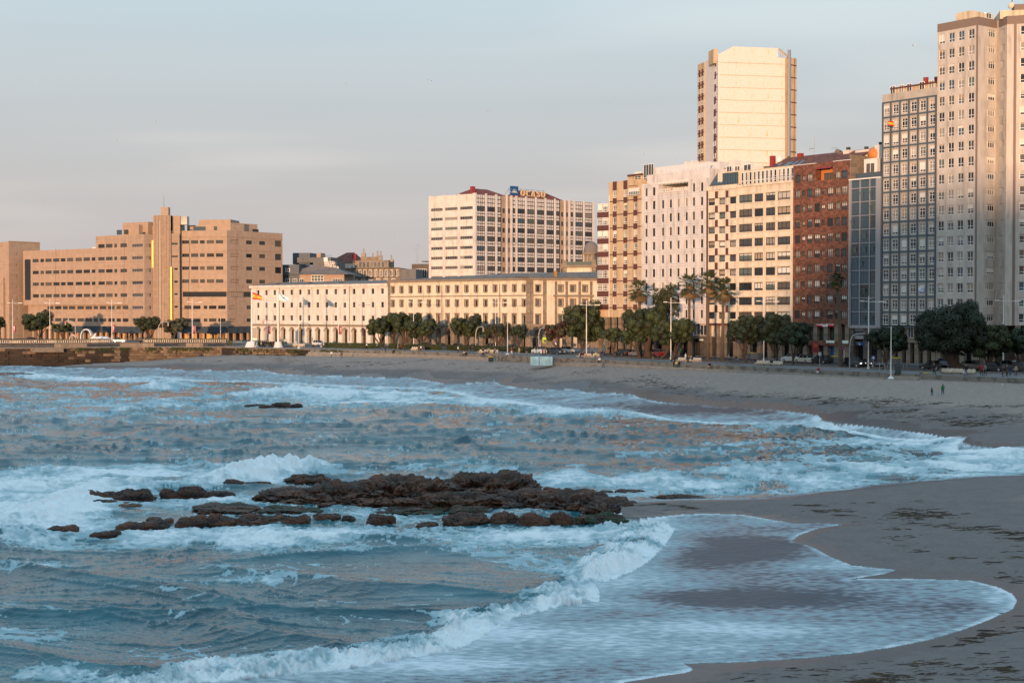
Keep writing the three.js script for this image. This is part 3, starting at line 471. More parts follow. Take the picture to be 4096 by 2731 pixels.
// --- stone block at the end of the street ---
{
  const L = new Face([-130, 524], [35, 510], ), R = new Face([35, 510], [160, 520]), b = building('stone_block', 'plain tan stone block with two columns of small square windows', L);
  const yT = R.y(35, 967), k = 3.408, rows = sc([[243, 272], [392, 424], [540, 572], [686, 718], [834, 866], [980, 1010], [1128, 1160]], 940, k), o = openings(R, sc([[140, 172], [218, 246]], 0, k), rows, 45, 1100);
  const arches = [[R.u(40), SP + .01, 5.2, 6.2, 1]];
  wall(b, 'wall', M.tan_tile, R, 0, R.len, SP, yT, [...o, ...arches]); for (const w of o) win(b, R, w[0], w[1], w[2], w[3], { m: 'grey_frame', cols: 2, fw: .08, rec: .25, glass: [3, 3, 1, 0, 1, 0] });
  wall(b, 'wall', M.tan_light, L, 0, L.len, SP, yT, [[L.len - 4.6, SP + .01, 3.6, 5.6, 1]]); slabOn(b, 'pier', M.tan_light, L, L.len - 6.5, L.len - 2.2, SP, L.y(5, 1110), .01, .8);
  mass(b, 'body', M.tan_tile, [L.w(0, 0, -.4), L.w(L.len, 0, -.4), R.w(R.len, 0, -.4), R.w(R.len, 0, -14), L.w(0, 0, -14)], SP, yT - .05); slabOn(b, 'cornice', M.tan_light, R, 0, R.len, yT, yT + .35, -.5, .15);
}
// --- long white building with an arcade and the stone-trimmed wing ---
const whiteF = new Face([1005, 446], [1552, 407]), stoneF = new Face([1552, 407], [2121, 373]), wingF = new Face([2121, 373], [2400, 379]);
{
  const f = whiteF, b = building('arcade_building', 'long white building with round arches and small plain square windows', f), k = 2.94;
  const yT = f.y(1010, 1152), cx = rep(15, (i) => lerp(f.u(950 + 240 / k), f.u(950 + 1702 / k), i / 14)), rows = [[325, 383], [472, 530], [620, 678]].map(([t, bt]) => [f.y(1031, 1050 + t / k), f.y(1031, 1050 + bt / k)]);
  const yC = f.y(1012, 1298), st = { m: 'dark_frame', cols: 2, fw: .09, rec: .32, glass: [5, 4, 1, 0, 0, 0] }, holes = []; const ww = 1.15;
  for (const [t, bt] of rows) for (const c of cx) holes.push([c - ww / 2, bt, ww, t - bt]);
  wall(b, 'wall', M.white_wall, f, 0, f.len, yC, yT, holes, .45); for (const h of holes) win(b, f, ...h, st);
  const aw = 2.05, ar = cx.map((c) => [c - aw / 2, SP + .12, aw, f.y(1012, 1309) - SP - .12, 1]);
  wall(b, 'arcade_wall', M.white_wall, f, 0, f.len, SP, yC, ar, 1.0);
  for (const a of ar) { const r = new GB(); const n = 10; for (let i = 0; i < n; i++) { const t0 = Math.PI * i / n, t1 = Math.PI * (i + 1) / n, R0 = aw / 2, R1 = aw / 2 + .28, p = (R, t, z) => [Math.cos(t) * R, Math.sin(t) * R, z]; r.quad(p(R0, t0, .05), p(R1, t0, .05), p(R1, t1, .05), p(R0, t1, .05)); r.quad(p(R1, t0, 0), p(R1, t1, 0), p(R1, t1, .05), p(R1, t0, .05)); } put(b, 'arch_ring', r.geo(), M.granite, f, a[0] + aw / 2, a[1] + a[3] - aw / 2); }
  slabOn(b, 'cornice', M.granite, f, -.1, f.len + .05, yC - .35, yC + .25, -.3, .22); slabOn(b, 'eave', M.white_wall, f, -.5, f.len, yT, yT + .75, -1, .55);
  slabOn(b, 'gallery_wall', M.ochre, f, 0, f.len, SP, yC, -5.4, -4.6);
  for (const i of [0, 3, 4, 5, 8, 11]) slabOn(b, 'door', M.dark_frame, f, cx[i] + (i % 2 ? .1 : -.5), cx[i] + 1.3, SP, SP + [4.2, 3.4, 3.6, 2.4, 4, 3.2][i % 6], -4.6, -4.5);
  const body = f.shifted(-.5); mass(b, 'body', M.white_wall, [body.w(.3, 0), body.w(f.len, 0), body.w(f.len, 0, -15), body.w(.3, 0, -15)], yC - .3, yT); 
  const rf = new GB(), rw = 7.5, rh = f.y(1300, 1122) - f.y(1300, 1137); rf.quad([-.5, 0, .6], [f.len, 0, .6], [f.len, rh, -rw], [6, rh, -rw]).quad([f.len, 0, -15], [-.5, 0, -15], [6, rh, -rw], [f.len, rh, -rw]).tri([-.5, 0, -15], [-.5, 0, .6], [6, rh, -rw]); const roof = put(b, 'roof', rf.geo(), M.zinc, f, 0, yT + .75);
  for (const u of [9, 24, 38]) part(roof, 'skylight', boxGeo(-.5, .5, 0, .15, -.6, .6), M.glass_mid, u, rh * .5, -3); 
  for (const px of [1117, 1398]) put(b, 'drainpipe', new GB().cyl(0, 0, yT - SP - 1, .12, .08, .08, 6).geo(), M.granite, f, f.u(px), SP + 1);
}
{
  const f = stoneF, w2 = wingF, b = building('stone_trim_building', 'cream arcaded building with granite window surrounds and a corner wing', f), k = 2.091;
  const yT = f.y(2110, 1119), px = [1571, 1606, 1643, 1680, 1715.5, 1753, 1790.6, 1828, 1866, 1904.4, 1942, 1980.5, 2018.7, 2057.5, 2096.7], cx = px.map((p) => f.u(p));
  const rows = [[920, 972], [1044, 1095], [1172, 1246]].map(([t, bt]) => [f.y(1650 + 934 / k, 700 + t / k), f.y(1650 + 934 / k, 700 + bt / k)]), yC = f.y(2096, 700 + 1252 / k), st = { m: 'dark_frame', cols: 2, fw: .08, rec: .3, glass: [5, 3, 2, 0, 0, 0] }, ww = .95, holes = [];
  const surround = (ff, u, y0, w, h, head) => { const g = new GB(), s = .36; g.box(-s, 0, -.1, h + s, 0, .09).box(w, w + s, -.1, h + s, 0, .09).box(0, w, h, h + s, 0, .09).box(0, w, -.3, -.02, 0, .1); if (head) g.box(-s - .15, w + s + .15, h + s, h + s + .22, 0, .16); put(b, 'window_surround', g.geo(), M.granite, ff, u, y0); };
  for (const [r, [t, bt]] of rows.entries()) for (const c of cx) { holes.push([c - ww / 2, bt, ww, t - bt]); surround(f, c - ww / 2, bt, ww, t - bt, r === 2); }
  wall(b, 'wall', M.pale_cream, f, 0, f.len, yC, yT, holes, .4); for (const h of holes) win(b, f, ...h, st);
  slabOn(b, 'string_course', M.granite, f, .5, f.len - 1.2, f.y(2110, 700 + 1011 / k), f.y(2110, 700 + 1002 / k), 0, .1); slabOn(b, 'cornice', M.granite, f, 0, f.len + .3, yT - .1, yT + .55, -.5, .5); slabOn(b, 'arcade_cornice', M.granite, f, 0, f.len + .2, yC - .5, yC + .2, -.3, .3);
  slabOn(b, 'quoin', M.granite, f, .02, .9, SP, yT, 0, .12); slabOn(b, 'quoin', M.granite, f, f.len - 1.3, f.len + .12, SP, yT, 0, .12);
  const aw = 2.0, ar = cx.map((c) => [c - aw / 2, SP + .12, aw, f.y(2100, 700 + 1285 / k) - SP - .12, 1]); wall(b, 'arcade_wall', M.granite, f, 0, f.len, SP, yC, ar, 1.1); slabOn(b, 'gallery_wall', M.white_wall, f, 0, f.len, SP, yC, -5.4, -4.7); for (const i of [2, 5, 9, 13]) slabOn(b, 'door', M.dark_frame, f, cx[i] - .5, cx[i] + .5, SP, SP + 3, -4.7, -4.6);
  for (const p of [1768, 2000]) put(b, 'drainpipe', new GB().cyl(0, 0, yT - SP - 6, .1, .09, .09, 6).geo(), M.granite_dark, f, f.u(p), SP + 5);
  // the wing that turns the corner
  const yW = yT, o3 = 4.355, wx = (a) => sc(a, 2050, o3), wy = (a) => sc(a, 1040, o3); const W0 = w2.u(2185);
  const oc = openings(w2, wx([[413, 475]]), wy([[440, 548], [688, 800], [955, 1125]]), 2150, 1200), ow = openings(w2, wx([[812, 872], [1018, 1088], [1233, 1297]]), wy([[445, 548], [690, 800], [958, 1120]]), 2250, 1200);
  wall(b, 'wall', M.pale_cream, w2, 0, w2.len, yC, yW, [...oc, ...ow], .4); for (const h of [...oc, ...ow]) { win(b, w2, ...h, h === oc[0] ? st : { ...st, cols: 3, rows: [.33, .66], m: 'grey_frame', fw: .06 }); surround(w2, ...h); }
  slabOn(b, 'quoin', M.granite, w2, -.1, w2.u(2133), SP, yT, 0, .13); slabOn(b, 'quoin', M.granite, w2, w2.u(2172), w2.u(2186), SP, yT, 0, .13); slabOn(b, 'string_course', M.granite, w2, w2.u(2133), w2.u(2172), w2.y(2150, 1183), w2.y(2150, 1178), 0, .1);
  for (const p of [2219, 2262, 2314, 2360]) slabOn(b, 'pilaster', M.granite, w2, w2.u(p), w2.u(p + 9), SP, yT - .3, .01, .18); slabOn(b, 'string_course', M.granite, w2, w2.u(2213), w2.u(2374), w2.y(2290, 1187), w2.y(2290, 1179), 0, .45);
  slabOn(b, 'cornice', M.granite, w2, -.3, w2.len, yT - .1, yT + .55, -.5, .5); slabOn(b, 'arcade_cornice', M.granite, w2, 0, w2.u(2186), yC - .5, yC + .2, -.2, .3);
  const ow2 = [[w2.u(2137), SP + .1, w2.u(2168) - w2.u(2137), w2.y(2150, 1318) - SP - .1, 1], ...[2225, 2285, 2335, 2380].map((p) => [w2.u(p), SP + .1, 2, 4.6])]; wall(b, 'arcade_wall', M.granite, w2, 0, w2.len, SP, yC, ow2, .9); slabOn(b, 'gallery_wall', M.white_wall, w2, 0, w2.len, SP, yC, -4, -3.4); slabOn(b, 'poster', M.dark_frame, w2, w2.u(2129), w2.u(2144), SP + .3, SP + 2.9, .15, .22);
  const fb = f.shifted(-.45), wb = w2.shifted(-.45); mass(b, 'body', M.pale_cream, [fb.w(0, 0), fb.w(f.len - .2, 0), wb.w(w2.len, 0), wb.w(w2.len, 0, -16), fb.w(0, 0, -17)], yC - .4, yT);
  // zinc roofs with standing seams
  const pr = (Fc, u, y, w) => Fc.w(u, y, w).sub(b.position).toArray(), rf = new GB(), e = yT + .55, toB = (p, q, d) => atDepth(p, q, d).sub(b.position).toArray(), r1 = toB(1600, 1120, 414), r2 = toB(2040, 1093, 386), r3 = toB(2420, 1086, 389);
  rf.quad(pr(f, 0, e, .55), pr(f, f.len + .3, e, .55), r2, r1).quad(pr(w2, 0, e, .55), pr(w2, w2.len, e, .55), r3, r2); const roof = part(b, 'roof', rf.geo(), M.zinc);
  for (let i = 1; i < 26; i++) { const t = i / 26, A = new THREE.Vector3(...pr(w2, 0, e + .05, .5)).lerp(new THREE.Vector3(...pr(w2, w2.len, e + .05, .5)), t), B = new THREE.Vector3(...r2).lerp(new THREE.Vector3(...r3), t); part(roof, 'seam', new GB().bar(A.toArray(), B.toArray(), .06, .06, 4).geo(), M.slate); }
  for (let i = 1; i < 48; i++) { const t = i / 48, A = new THREE.Vector3(...pr(f, 0, e + .04, .5)).lerp(new THREE.Vector3(...pr(f, f.len, e + .04, .5)), t), B = new THREE.Vector3(...r1).lerp(new THREE.Vector3(...r2), t); part(roof, 'seam', new GB().bar(A.toArray(), B.toArray(), .05, .05, 4).geo(), M.slate); }
  put(b, 'flue', boxGeo(-.4, .4, 0, 2, -.4, .4), M.gold_panel, w2, w2.u(2228), e - .2, -1.5);
  for (const [fc, u, s] of [[w2, w2.u(2140), 4], [w2, w2.u(2296), 4.5]]) { const g = new GB(); g.tri([-s, 0, .5], [s, 0, .5], [0, 1.2, -3]).tri([s, 0, .5], [s, .9, -5], [0, 1.2, -3]).tri([-s, .9, -5], [-s, 0, .5], [0, 1.2, -3]); put(b, 'hipped_roof', g.geo(), M.zinc, fc, u, e + .05); }
}
// --- office tower with the grid front and the roof sign ---
{
  const L = new Face([1718, 467], [1899, 455]), R = new Face([1899, 455], [2374, 492]), b = building('office_tower', 'white office tower with gridded curtain wall and a red roof', L), k = 2.091, X = (a) => 1650 + a / k, Y = (a) => 700 + a / k;
  const yT = R.y(1900, Y(155)), yB = SP, fl = rep(9, (i) => [R.y(X(560), Y(262 + 83.2 * i)), R.y(X(560), Y(298 + 83.2 * i))]);
  // left face: three bays of white panel and window strip
  const bays = [[152, 263], [271, 386], [396, 513]].map(([a, c]) => [L.u(X(a)), L.u(X(c))]), lf = rep(8, (i) => [L.y(X(455), Y(262 + 82.6 * i)), L.y(X(455), Y(288 + 82.6 * i))]), st = { m: 'grey_frame', cols: 6, fw: .1, rec: .15, glass: [2, 3, 5, 3, 0, 1] };
  const hl = []; for (const [t, bt] of lf) for (const [a, c] of bays) hl.push([a + .15, bt, c - a - .3, t - bt]);
  wall(b, 'wall', M.white_wall, L, 0, L.len, yB, yT, hl, .3); for (const h of hl) win(b, L, ...h, st); for (const x of [150, 266, 391, 517]) slabOn(b, 'pilaster', M.hotel_panel, L, L.u(X(x)) - .45, L.u(X(x)) + .45, yB, yT + .2, .0, .3);
  // right face
  const grid = [[533, 605], [620, 690], [704, 738], [828, 860], [872, 940], [953, 1020], [1035, 1100], [1116, 1180], [1196, 1228], [1312, 1343], [1356, 1422], [1436, 1500]], brown = [[745, 778], [790, 820], [1236, 1265], [1277, 1305]], pil = [524, 612, 697, 785, 824, 866, 946, 1028, 1108, 1188, 1271, 1309, 1350, 1430, 1508];
  const panelG = new Map();
  for (const [a, c] of grid) {
    const u0 = R.u(X(a)), u1 = R.u(X(c)), n = c - a > 50 ? 4 : 2;
    fl.forEach(([t, bt], i) => {
      const up = i ? fl[i - 1][1] : yT - .1, ps = new GB(), cw = (u1 - u0) / n, nr = i ? 2 : 3, rh = (up - t) / nr;
      for (let q = 0; q < n; q++) for (let r = 0; r < nr; r++) ps.box(q * cw + .14, (q + 1) * cw - .14, r * rh + .13, (r + 1) * rh - .13, -.1, .04);
      put(b, 'spandrel_panel', ps.geo(), M.hotel_panel, R, u0, t); win(b, R, u0, bt, u1 - u0, t - bt, { m: 'dark_frame', cols: n, rows: [.45], fw: .12, rec: .02, glass: [3, 4, 2, 1, 1, 1] });
    });
  }
  for (const [a, c] of brown) { const u0 = R.u(X(a)), u1 = R.u(X(c)); slabOn(b, 'brown_panel', M.tan_tile, R, u0, u1, yB, yT - .1, -.1, .02); fl.forEach(([t, bt]) => win(b, R, u0 + .4, bt - .2, u1 - u0 - .8, t - bt + .1, { m: 'dark_frame', cols: 2, fw: .1, rec: -.05, glass: [3, 4, 3, 1, 0, 0] })); }
  for (const x of pil) slabOn(b, 'pilaster', M.hotel_panel, R, R.u(X(x)) - .3, R.u(X(x)) + .3, yB, yT + .25, .0, .42);
  const lb = L.shifted(-.32), rb = R.shifted(-.12); mass(b, 'body', M.dark_metal, [lb.w(0, 0), rb.w(0.1, 0), rb.w(R.len, 0), rb.w(R.len, 0, -16), lb.w(0, 0, -14)], yB, yT - .1);
  slabOn(b, 'roof_rail', M.orange_dish, R, R.u(2010), R.u(2230), yT + .05, yT + .3, -3.2, -3);
  const hip = (f, u0, u1, w0, w1, y0, h, nm) => { const g = new GB(), m = (w0 + w1) / 2, i = Math.min((u1 - u0) * .3, 5); g.quad([u0, 0, w0], [u1, 0, w0], [u1 - i, h, m], [u0 + i, h, m]).quad([u1, 0, w1], [u0, 0, w1], [u0 + i, h, m], [u1 - i, h, m]).tri([u1, 0, w0], [u1, 0, w1], [u1 - i, h, m]).tri([u0, 0, w1], [u0, 0, w0], [u0 + i, h, m]); put(b, nm, g.geo(), M.red_roof, f, 0, y0); };
  hip(R, 1.5, 17, -2, -14, yT - .1, 2.6, 'red_roof'); hip(R, 22, 44, -3, -14, yT - .1, 3.2, 'red_roof'); put(b, 'chimney', boxGeo(-.6, .6, 0, 2.2, -.6, .6), M.chimney_red, R, 3.5, yT + .6, -5);
  // sign on the roof: its own thing
  const sg = thing('roof_sign', 'large gold letter sign with blue sun panel on office tower roof', 'sign', R.w(R.u(2070), yT + .6, -3), R.rot), o = (px) => R.u(px) - R.u(2070), top = R.y(2070, 741) - yT - .6, bot = R.y(2070, 777) - yT - .6;
  const panelW = o(2097) - o(2066); const pm = signPanel(panelW, top - bot, (x, w, h) => { x.fillStyle = '#1d5187'; x.fillRect(0, 0, w, h); x.strokeStyle = '#f2ead2'; x.lineWidth = h * .035; for (let i = 0; i < 9; i++) { const a = Math.PI * (i + .5) / 9; x.beginPath(); x.moveTo(w / 2 + Math.cos(a) * h * .19, h * .68 - Math.sin(a) * h * .19); x.lineTo(w / 2 + Math.cos(a) * h * .36, h * .68 - Math.sin(a) * h * .36); x.stroke(); } x.fillStyle = '#f4e3a0'; x.beginPath(); x.arc(w / 2, h * .68, h * .13, Math.PI, 0); x.fill(); x.fillStyle = '#f2ead2'; x.fillRect(w * .1, h * .68, w * .8, h * .04); }, 40);
  part(sg, 'sun_panel', boardGeo(panelW, top - bot, .3), pm, o(2081.5), (top + bot) / 2, 0);
  const lh = (top - bot) * .66; let x = o(2106); const span = o(2203) - o(2106); const probe = [...'OCASO'].map((c) => textGeo(fontSerif, c, lh, .45)); const ws = probe.map((g) => g.boundingBox.max.x - g.boundingBox.min.x), gap = (span - ws.reduce((a, c) => a + c, 0)) / 4;
  probe.forEach((g, i) => { part(sg, 'letter', g, M.sign_gold, x - g.boundingBox.min.x, bot - .1, 0); x += ws[i] + gap; });
  const fr = new GB(); for (let i = 0; i <= 6; i++) { const u = lerp(o(2064), o(2203), i / 6); fr.bar([u, -.6, -.3], [u, top * .8, -.3], .07).bar([u, -.6, -3.5], [u, top * .75, -.3], .06); } for (const y of [bot, top * .75]) fr.bar([o(2064), y, -.3], [o(2203), y, -.3], .06); part(sg, 'frame', fr.geo(), M.grey_metal);
}
// --- things behind the white building ---
{
  const f = new Face([1128, 505], [1395, 500]), b = building('slate_hotel', 'slate clad hotel with hipped roof and lettering on its tower', f), k = 3.564, X = (a) => 1100 + a / k, Y = (a) => 960 + a / k, u = (a) => f.u(X(a)), y = (a) => f.y(X(400), Y(a));
  slabOn(b, 'wall', M.tan_light, f, u(100), u(985), SP, y(485), -12, 0); slabOn(b, 'wing', M.slate_blue, f, u(60), u(345), SP, y(350), -14, .3); slabOn(b, 'tower', M.slate, f, u(460), u(795), SP, y(300), -16, -6); slabOn(b, 'tower_head', M.slate, f, u(200), u(690), y(310), y(235), -17, -8); slabOn(b, 'plant_room', M.slate_blue, f, u(110), u(360), y(330), y(165), -20, -10); slabOn(b, 'parapet', M.tan_light, f, u(470), u(530), y(240), y(170), -14, -9); slabOn(b, 'roof_box', M.white_paint, f, u(600), u(655), y(300), y(240), -8, -7);
  const g = new GB(), h = y(345) - y(490), e0 = [u(120), 0, 1], e1 = [u(1060), 0, 1], r0 = [u(490), h, -5.5], r1 = [u(800), h * .7, -5.5]; g.quad(e0, e1, r1, r0).tri(e1, [u(1060), 0, -12], r1).tri([u(120), 0, -12], e0, r0); put(b, 'hipped_roof', g.geo(), M.zinc, f, 0, y(492));
  const ft = f.shifted(-5.9); ['HOTEL', 'ZENIT', 'CORUÑA'].forEach((t, i) => { const tg = textGeo(fontSans, t, .95, .12); put(b, 'lettering', tg, M.white_paint, ft, ft.u(X(702)), ft.y(X(740), Y(338 + i * 36))); }); for (let i = 0; i < 4; i++) put(b, 'star', new GB().box(-.3, .3, -.3, .3, 0, .1).geo(), M.white_paint, ft, ft.u(X(712 + i * 22)), ft.y(X(740), Y(428)));
  for (const [a, c] of [[152, 215], [255, 318], [355, 416], [818, 968]]) win(b, f, u(a), y(600), u(c) - u(a), y(550) - y(600), { m: 'white_frame', cols: a > 800 ? 6 : 2, rec: -.36, fw: .1, glass: [2, 2, 0, 0, 1, 2] }); win(b, f, u(515), y(590), u(695) - u(515), y(500) - y(590), { m: 'white_frame', cols: 4, rows: [.52], fw: .14, rec: -.1, glass: [3, 1, 0, 0, 2, 2] }); win(b, f, u(152), y(450), u(218) - u(152), y(402) - y(450), { m: 'white_frame', cols: 2, rec: -.4, fw: .2, glass: [0, 0, 0, 0, 3, 1] });
  const rail = new GB(); for (const yy of [205, 240]) rail.bar([u(520), y(yy) - SP, -9], [u(690), y(yy) - SP, -9], .06); for (let i = 0; i < 7; i++) rail.bar([u(520 + 28 * i), y(240) - SP, -9], [u(520 + 28 * i), y(205) - SP, -9], .05); put(b, 'railing', rail.geo(), M.grey_metal, f, 0, SP);
  const simple = (name, label, px0, px1, d, topY, m, wins, extra) => { const ff = new Face([px0, d], [px1, d - 3]), bb = building(name, label, ff); slabOn(bb, 'wall', M[m], ff, 0, ff.len, SP, ff.y(px0, topY), -12, 0); for (const [a, c, t, bt, n, gl] of wins) win(bb, ff, ff.u(a), ff.y(a, bt), ff.u(c) - ff.u(a), ff.y(a, t) - ff.y(a, bt), { m: 'white_frame', cols: n || 2, rec: -.06, fw: .12, glass: gl || [2, 2, 1, 0, 1, 1] }); extra?.(bb, ff); return bb; };
  simple('white_house', 'distant white house under a low brown tiled roof', 1322, 1415, 580, 1049, 'white_wall', [[1326, 1337, 1063, 1071], [1343, 1357, 1062, 1071, 3], [1375, 1383, 1062, 1070], [1386, 1394, 1062, 1070], [1402, 1413, 1062, 1071, 3]], (bb, ff) => { const g = new GB(), h = 4.2; g.quad([-1, 0, 1], [ff.len + 1, 0, 1], [ff.len - 2, h, -5], [5, h, -5]).tri([ff.len + 1, 0, 1], [ff.len + 1, 0, -12], [ff.len - 2, h, -5]); put(bb, 'roof', g.geo(), M.brown_roof, ff, 0, ff.y(1322, 1050)); put(bb, 'chimney', boxGeo(-.8, .8, 0, 2.5, -.8, .8), M.chimney_red, ff, ff.len - .5, ff.y(1400, 1040), -2); slabOn(bb, 'lower_terrace', M.granite_dark, ff, -3, ff.len, SP, ff.y(1322, 1073), 0, 3); });
  const st = simple('terraced_stone_house', 'weathered stone apartment house with glazed terraces and tall chimneys', 1405, 1600, 530, 1072, 'granite', [...rep(9, (i) => [1412 + i * 21, 1424 + i * 21, 1078, 1106, 2, [3, 3, 1, 0, 0, 0]]), ...rep(6, (i) => [1415 + i * 30, 1430 + i * 30, 1113, 1122, 3, [3, 2, 0, 0, 0, 0]])], (bb, ff) => {
    slabOn(bb, 'upper_storey', M.granite, ff, ff.u(1414), ff.u(1550), ff.y(1414, 1073), ff.y(1414, 1041), -10, -1.5); slabOn(bb, 'attic', M.granite, ff, ff.u(1434), ff.u(1500), ff.y(1414, 1042), ff.y(1434, 1026), -10, -3); slabOn(bb, 'slate_wing', M.slate, ff, ff.len, ff.u(1664), SP, ff.y(1600, 1076), -12, .2);
    const f2 = ff.shifted(-1.45); for (let i = 0; i < 7; i++) win(bb, f2, f2.u(1436 + i * 15), f2.y(1450, 1070), 1, f2.y(1450, 1046) - f2.y(1450, 1070), { m: 'grey_frame', cols: 2, rec: -.06, fw: .1, glass: [3, 3, 1, 0, 0, 0] });
    for (let i = 0; i <= 9; i++) slabOn(bb, 'post', M.granite, ff, ff.u(1405 + i * 21.5), ff.u(1409 + i * 21.5), ff.y(1405, 1108), ff.y(1405, 1072), 0, .5); slabOn(bb, 'balcony_rail', M.granite_dark, ff, 0, ff.len, ff.y(1405, 1110), ff.y(1405, 1107), .2, .55); slabOn(bb, 'balcony_rail', M.granite_dark, ff, 0, ff.len, ff.y(1405, 1074), ff.y(1405, 1070.5), 0, .7);
    for (const [p, t, w] of [[1443, 992, 8], [1480, 1009, 5], [1499, 1000, 6], [1512, 1002, 5], [1555, 1018, 8]]) { put(bb, 'chimney', boxGeo(-.4 * w / 4, .4 * w / 4, 0, (ff.y(p, t + 18) - ff.y(p, 1045)), -.5, .5), M.concrete, ff, ff.u(p), ff.y(p, 1045), -4); put(bb, 'chimney_pipe', new GB().cyl(0, 0, ff.y(p, t) - ff.y(p, t + 18), 0, .25, .25, 6).geo(), M.concrete, ff, ff.u(p), ff.y(p, t + 18), -4); }
  });
  simple('glazed_gallery_house', 'small house with white glazed galleries beside the office tower', 1647, 1722, 545, 1056, 'granite_dark', [[1665, 1690, 1075, 1112, 3, [0, 1, 0, 0, 3, 1]], [1690, 1707, 1075, 1112, 2, [0, 1, 0, 0, 3, 1]]], (bb, ff) => { for (const [p, t] of [[1651, 1000], [1658, 984]]) { put(bb, 'antenna', new GB().bar([0, 0, 0], [0, ff.y(p, t) - ff.y(p, 1056), 0], .09, .05).bar([-.9, ff.y(p, t) - ff.y(p, 1060), 0], [.9, ff.y(p, t) - ff.y(p, 1060), 0], .04).geo(), M.grey_metal, ff, ff.u(p), ff.y(p, 1056), -3); } slabOn(bb, 'canopy', M.slate, ff, ff.u(1681), ff.u(1722), ff.y(1681, 1047), ff.y(1681, 1043), -5, -1); });
  // domed turret behind the corner wing
  const tf = new Face([2248, 412], [2385, 408]), tb = building('domed_turret_house', 'stone house with a small domed roof turret and glass terrace rail', tf), t2 = 2.091; const TX = (a) => 1650 + a / t2, TY = (a) => 700 + a / t2, ty = (a) => tf.y(2300, TY(a)), tu = (a) => tf.u(TX(a));
  slabOn(tb, 'wall', M.pale_cream, tf, tu(1262), tu(1530), SP, ty(775), -10, 0); slabOn(tb, 'cornice', M.granite, tf, tu(1252), tu(1545), ty(775), ty(752), -10.4, .5); for (const a of [1255, 1500]) slabOn(tb, 'corner_pier', M.granite, tf, tu(a), tu(a + 35), SP, ty(710), -1, .2);
  for (let i = 0; i < 10; i++) put(tb, 'glass_rail_panel', boxGeo(0, tu(24) - tu(0) - .15, 0, ty(725) - ty(752), 0, .05), M.glass_green, tf, tu(1285 + i * 22), ty(752), .1);
  slabOn(tb, 'turret', M.granite, tf, tu(1412), tu(1502), ty(752), ty(660), -6, -2); for (const a of [1416, 1445, 1480]) slabOn(tb, 'turret_column', M.concrete, tf, tu(a), tu(a + 10), ty(745), ty(668), -2, -1.6); slabOn(tb, 'turret_cornice', M.granite, tf, tu(1404), tu(1512), ty(662), ty(650), -6.4, -1.4);
  const dome = new THREE.LatheGeometry(rep(8, (i) => new THREE.Vector2(2.35 * Math.cos(i / 7 * Math.PI / 2) + .02, 3.4 * Math.sin(i / 7 * Math.PI / 2))), 12); put(tb, 'dome', dome, M.zinc, tf, tu(1458), ty(650), -4); put(tb, 'finial', new GB().cyl(0, 0, 1.6, 0, .2, .05, 6).geo(), M.zinc, tf, tu(1458), ty(608), -4);
}
// ================= the row of tall blocks on the right =================
const bl = (px) => [px, 362.2 / (1 + 1.3 * (px - CX) / F)];
const rowFace = (a, c) => new Face(bl(a), bl(c));
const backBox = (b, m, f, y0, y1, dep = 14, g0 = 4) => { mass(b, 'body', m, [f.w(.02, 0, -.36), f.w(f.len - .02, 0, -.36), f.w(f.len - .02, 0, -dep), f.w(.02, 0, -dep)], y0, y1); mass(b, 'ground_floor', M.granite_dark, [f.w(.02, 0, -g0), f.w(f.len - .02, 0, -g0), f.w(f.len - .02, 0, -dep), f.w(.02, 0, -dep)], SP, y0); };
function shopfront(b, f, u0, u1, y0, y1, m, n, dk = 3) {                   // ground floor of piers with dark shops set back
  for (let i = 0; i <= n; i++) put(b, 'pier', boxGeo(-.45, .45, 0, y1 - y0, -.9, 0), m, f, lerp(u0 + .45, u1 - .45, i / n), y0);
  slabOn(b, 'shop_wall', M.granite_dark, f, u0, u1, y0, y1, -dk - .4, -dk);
  for (let i = 0; i < n; i++) { const a = lerp(u0 + .45, u1 - .45, i / n) + .5, c = lerp(u0 + .45, u1 - .45, (i + 1) / n) - .5; if (c - a > .8) win(b, f, a, y0 + .15, c - a, Math.min(3, y1 - y0 - .5), { m: 'dark_frame', cols: 2, fw: .09, rec: dk - .06, glass: [6, 2, 0, 0, 0, 0] }, 'shop_window'); }
}
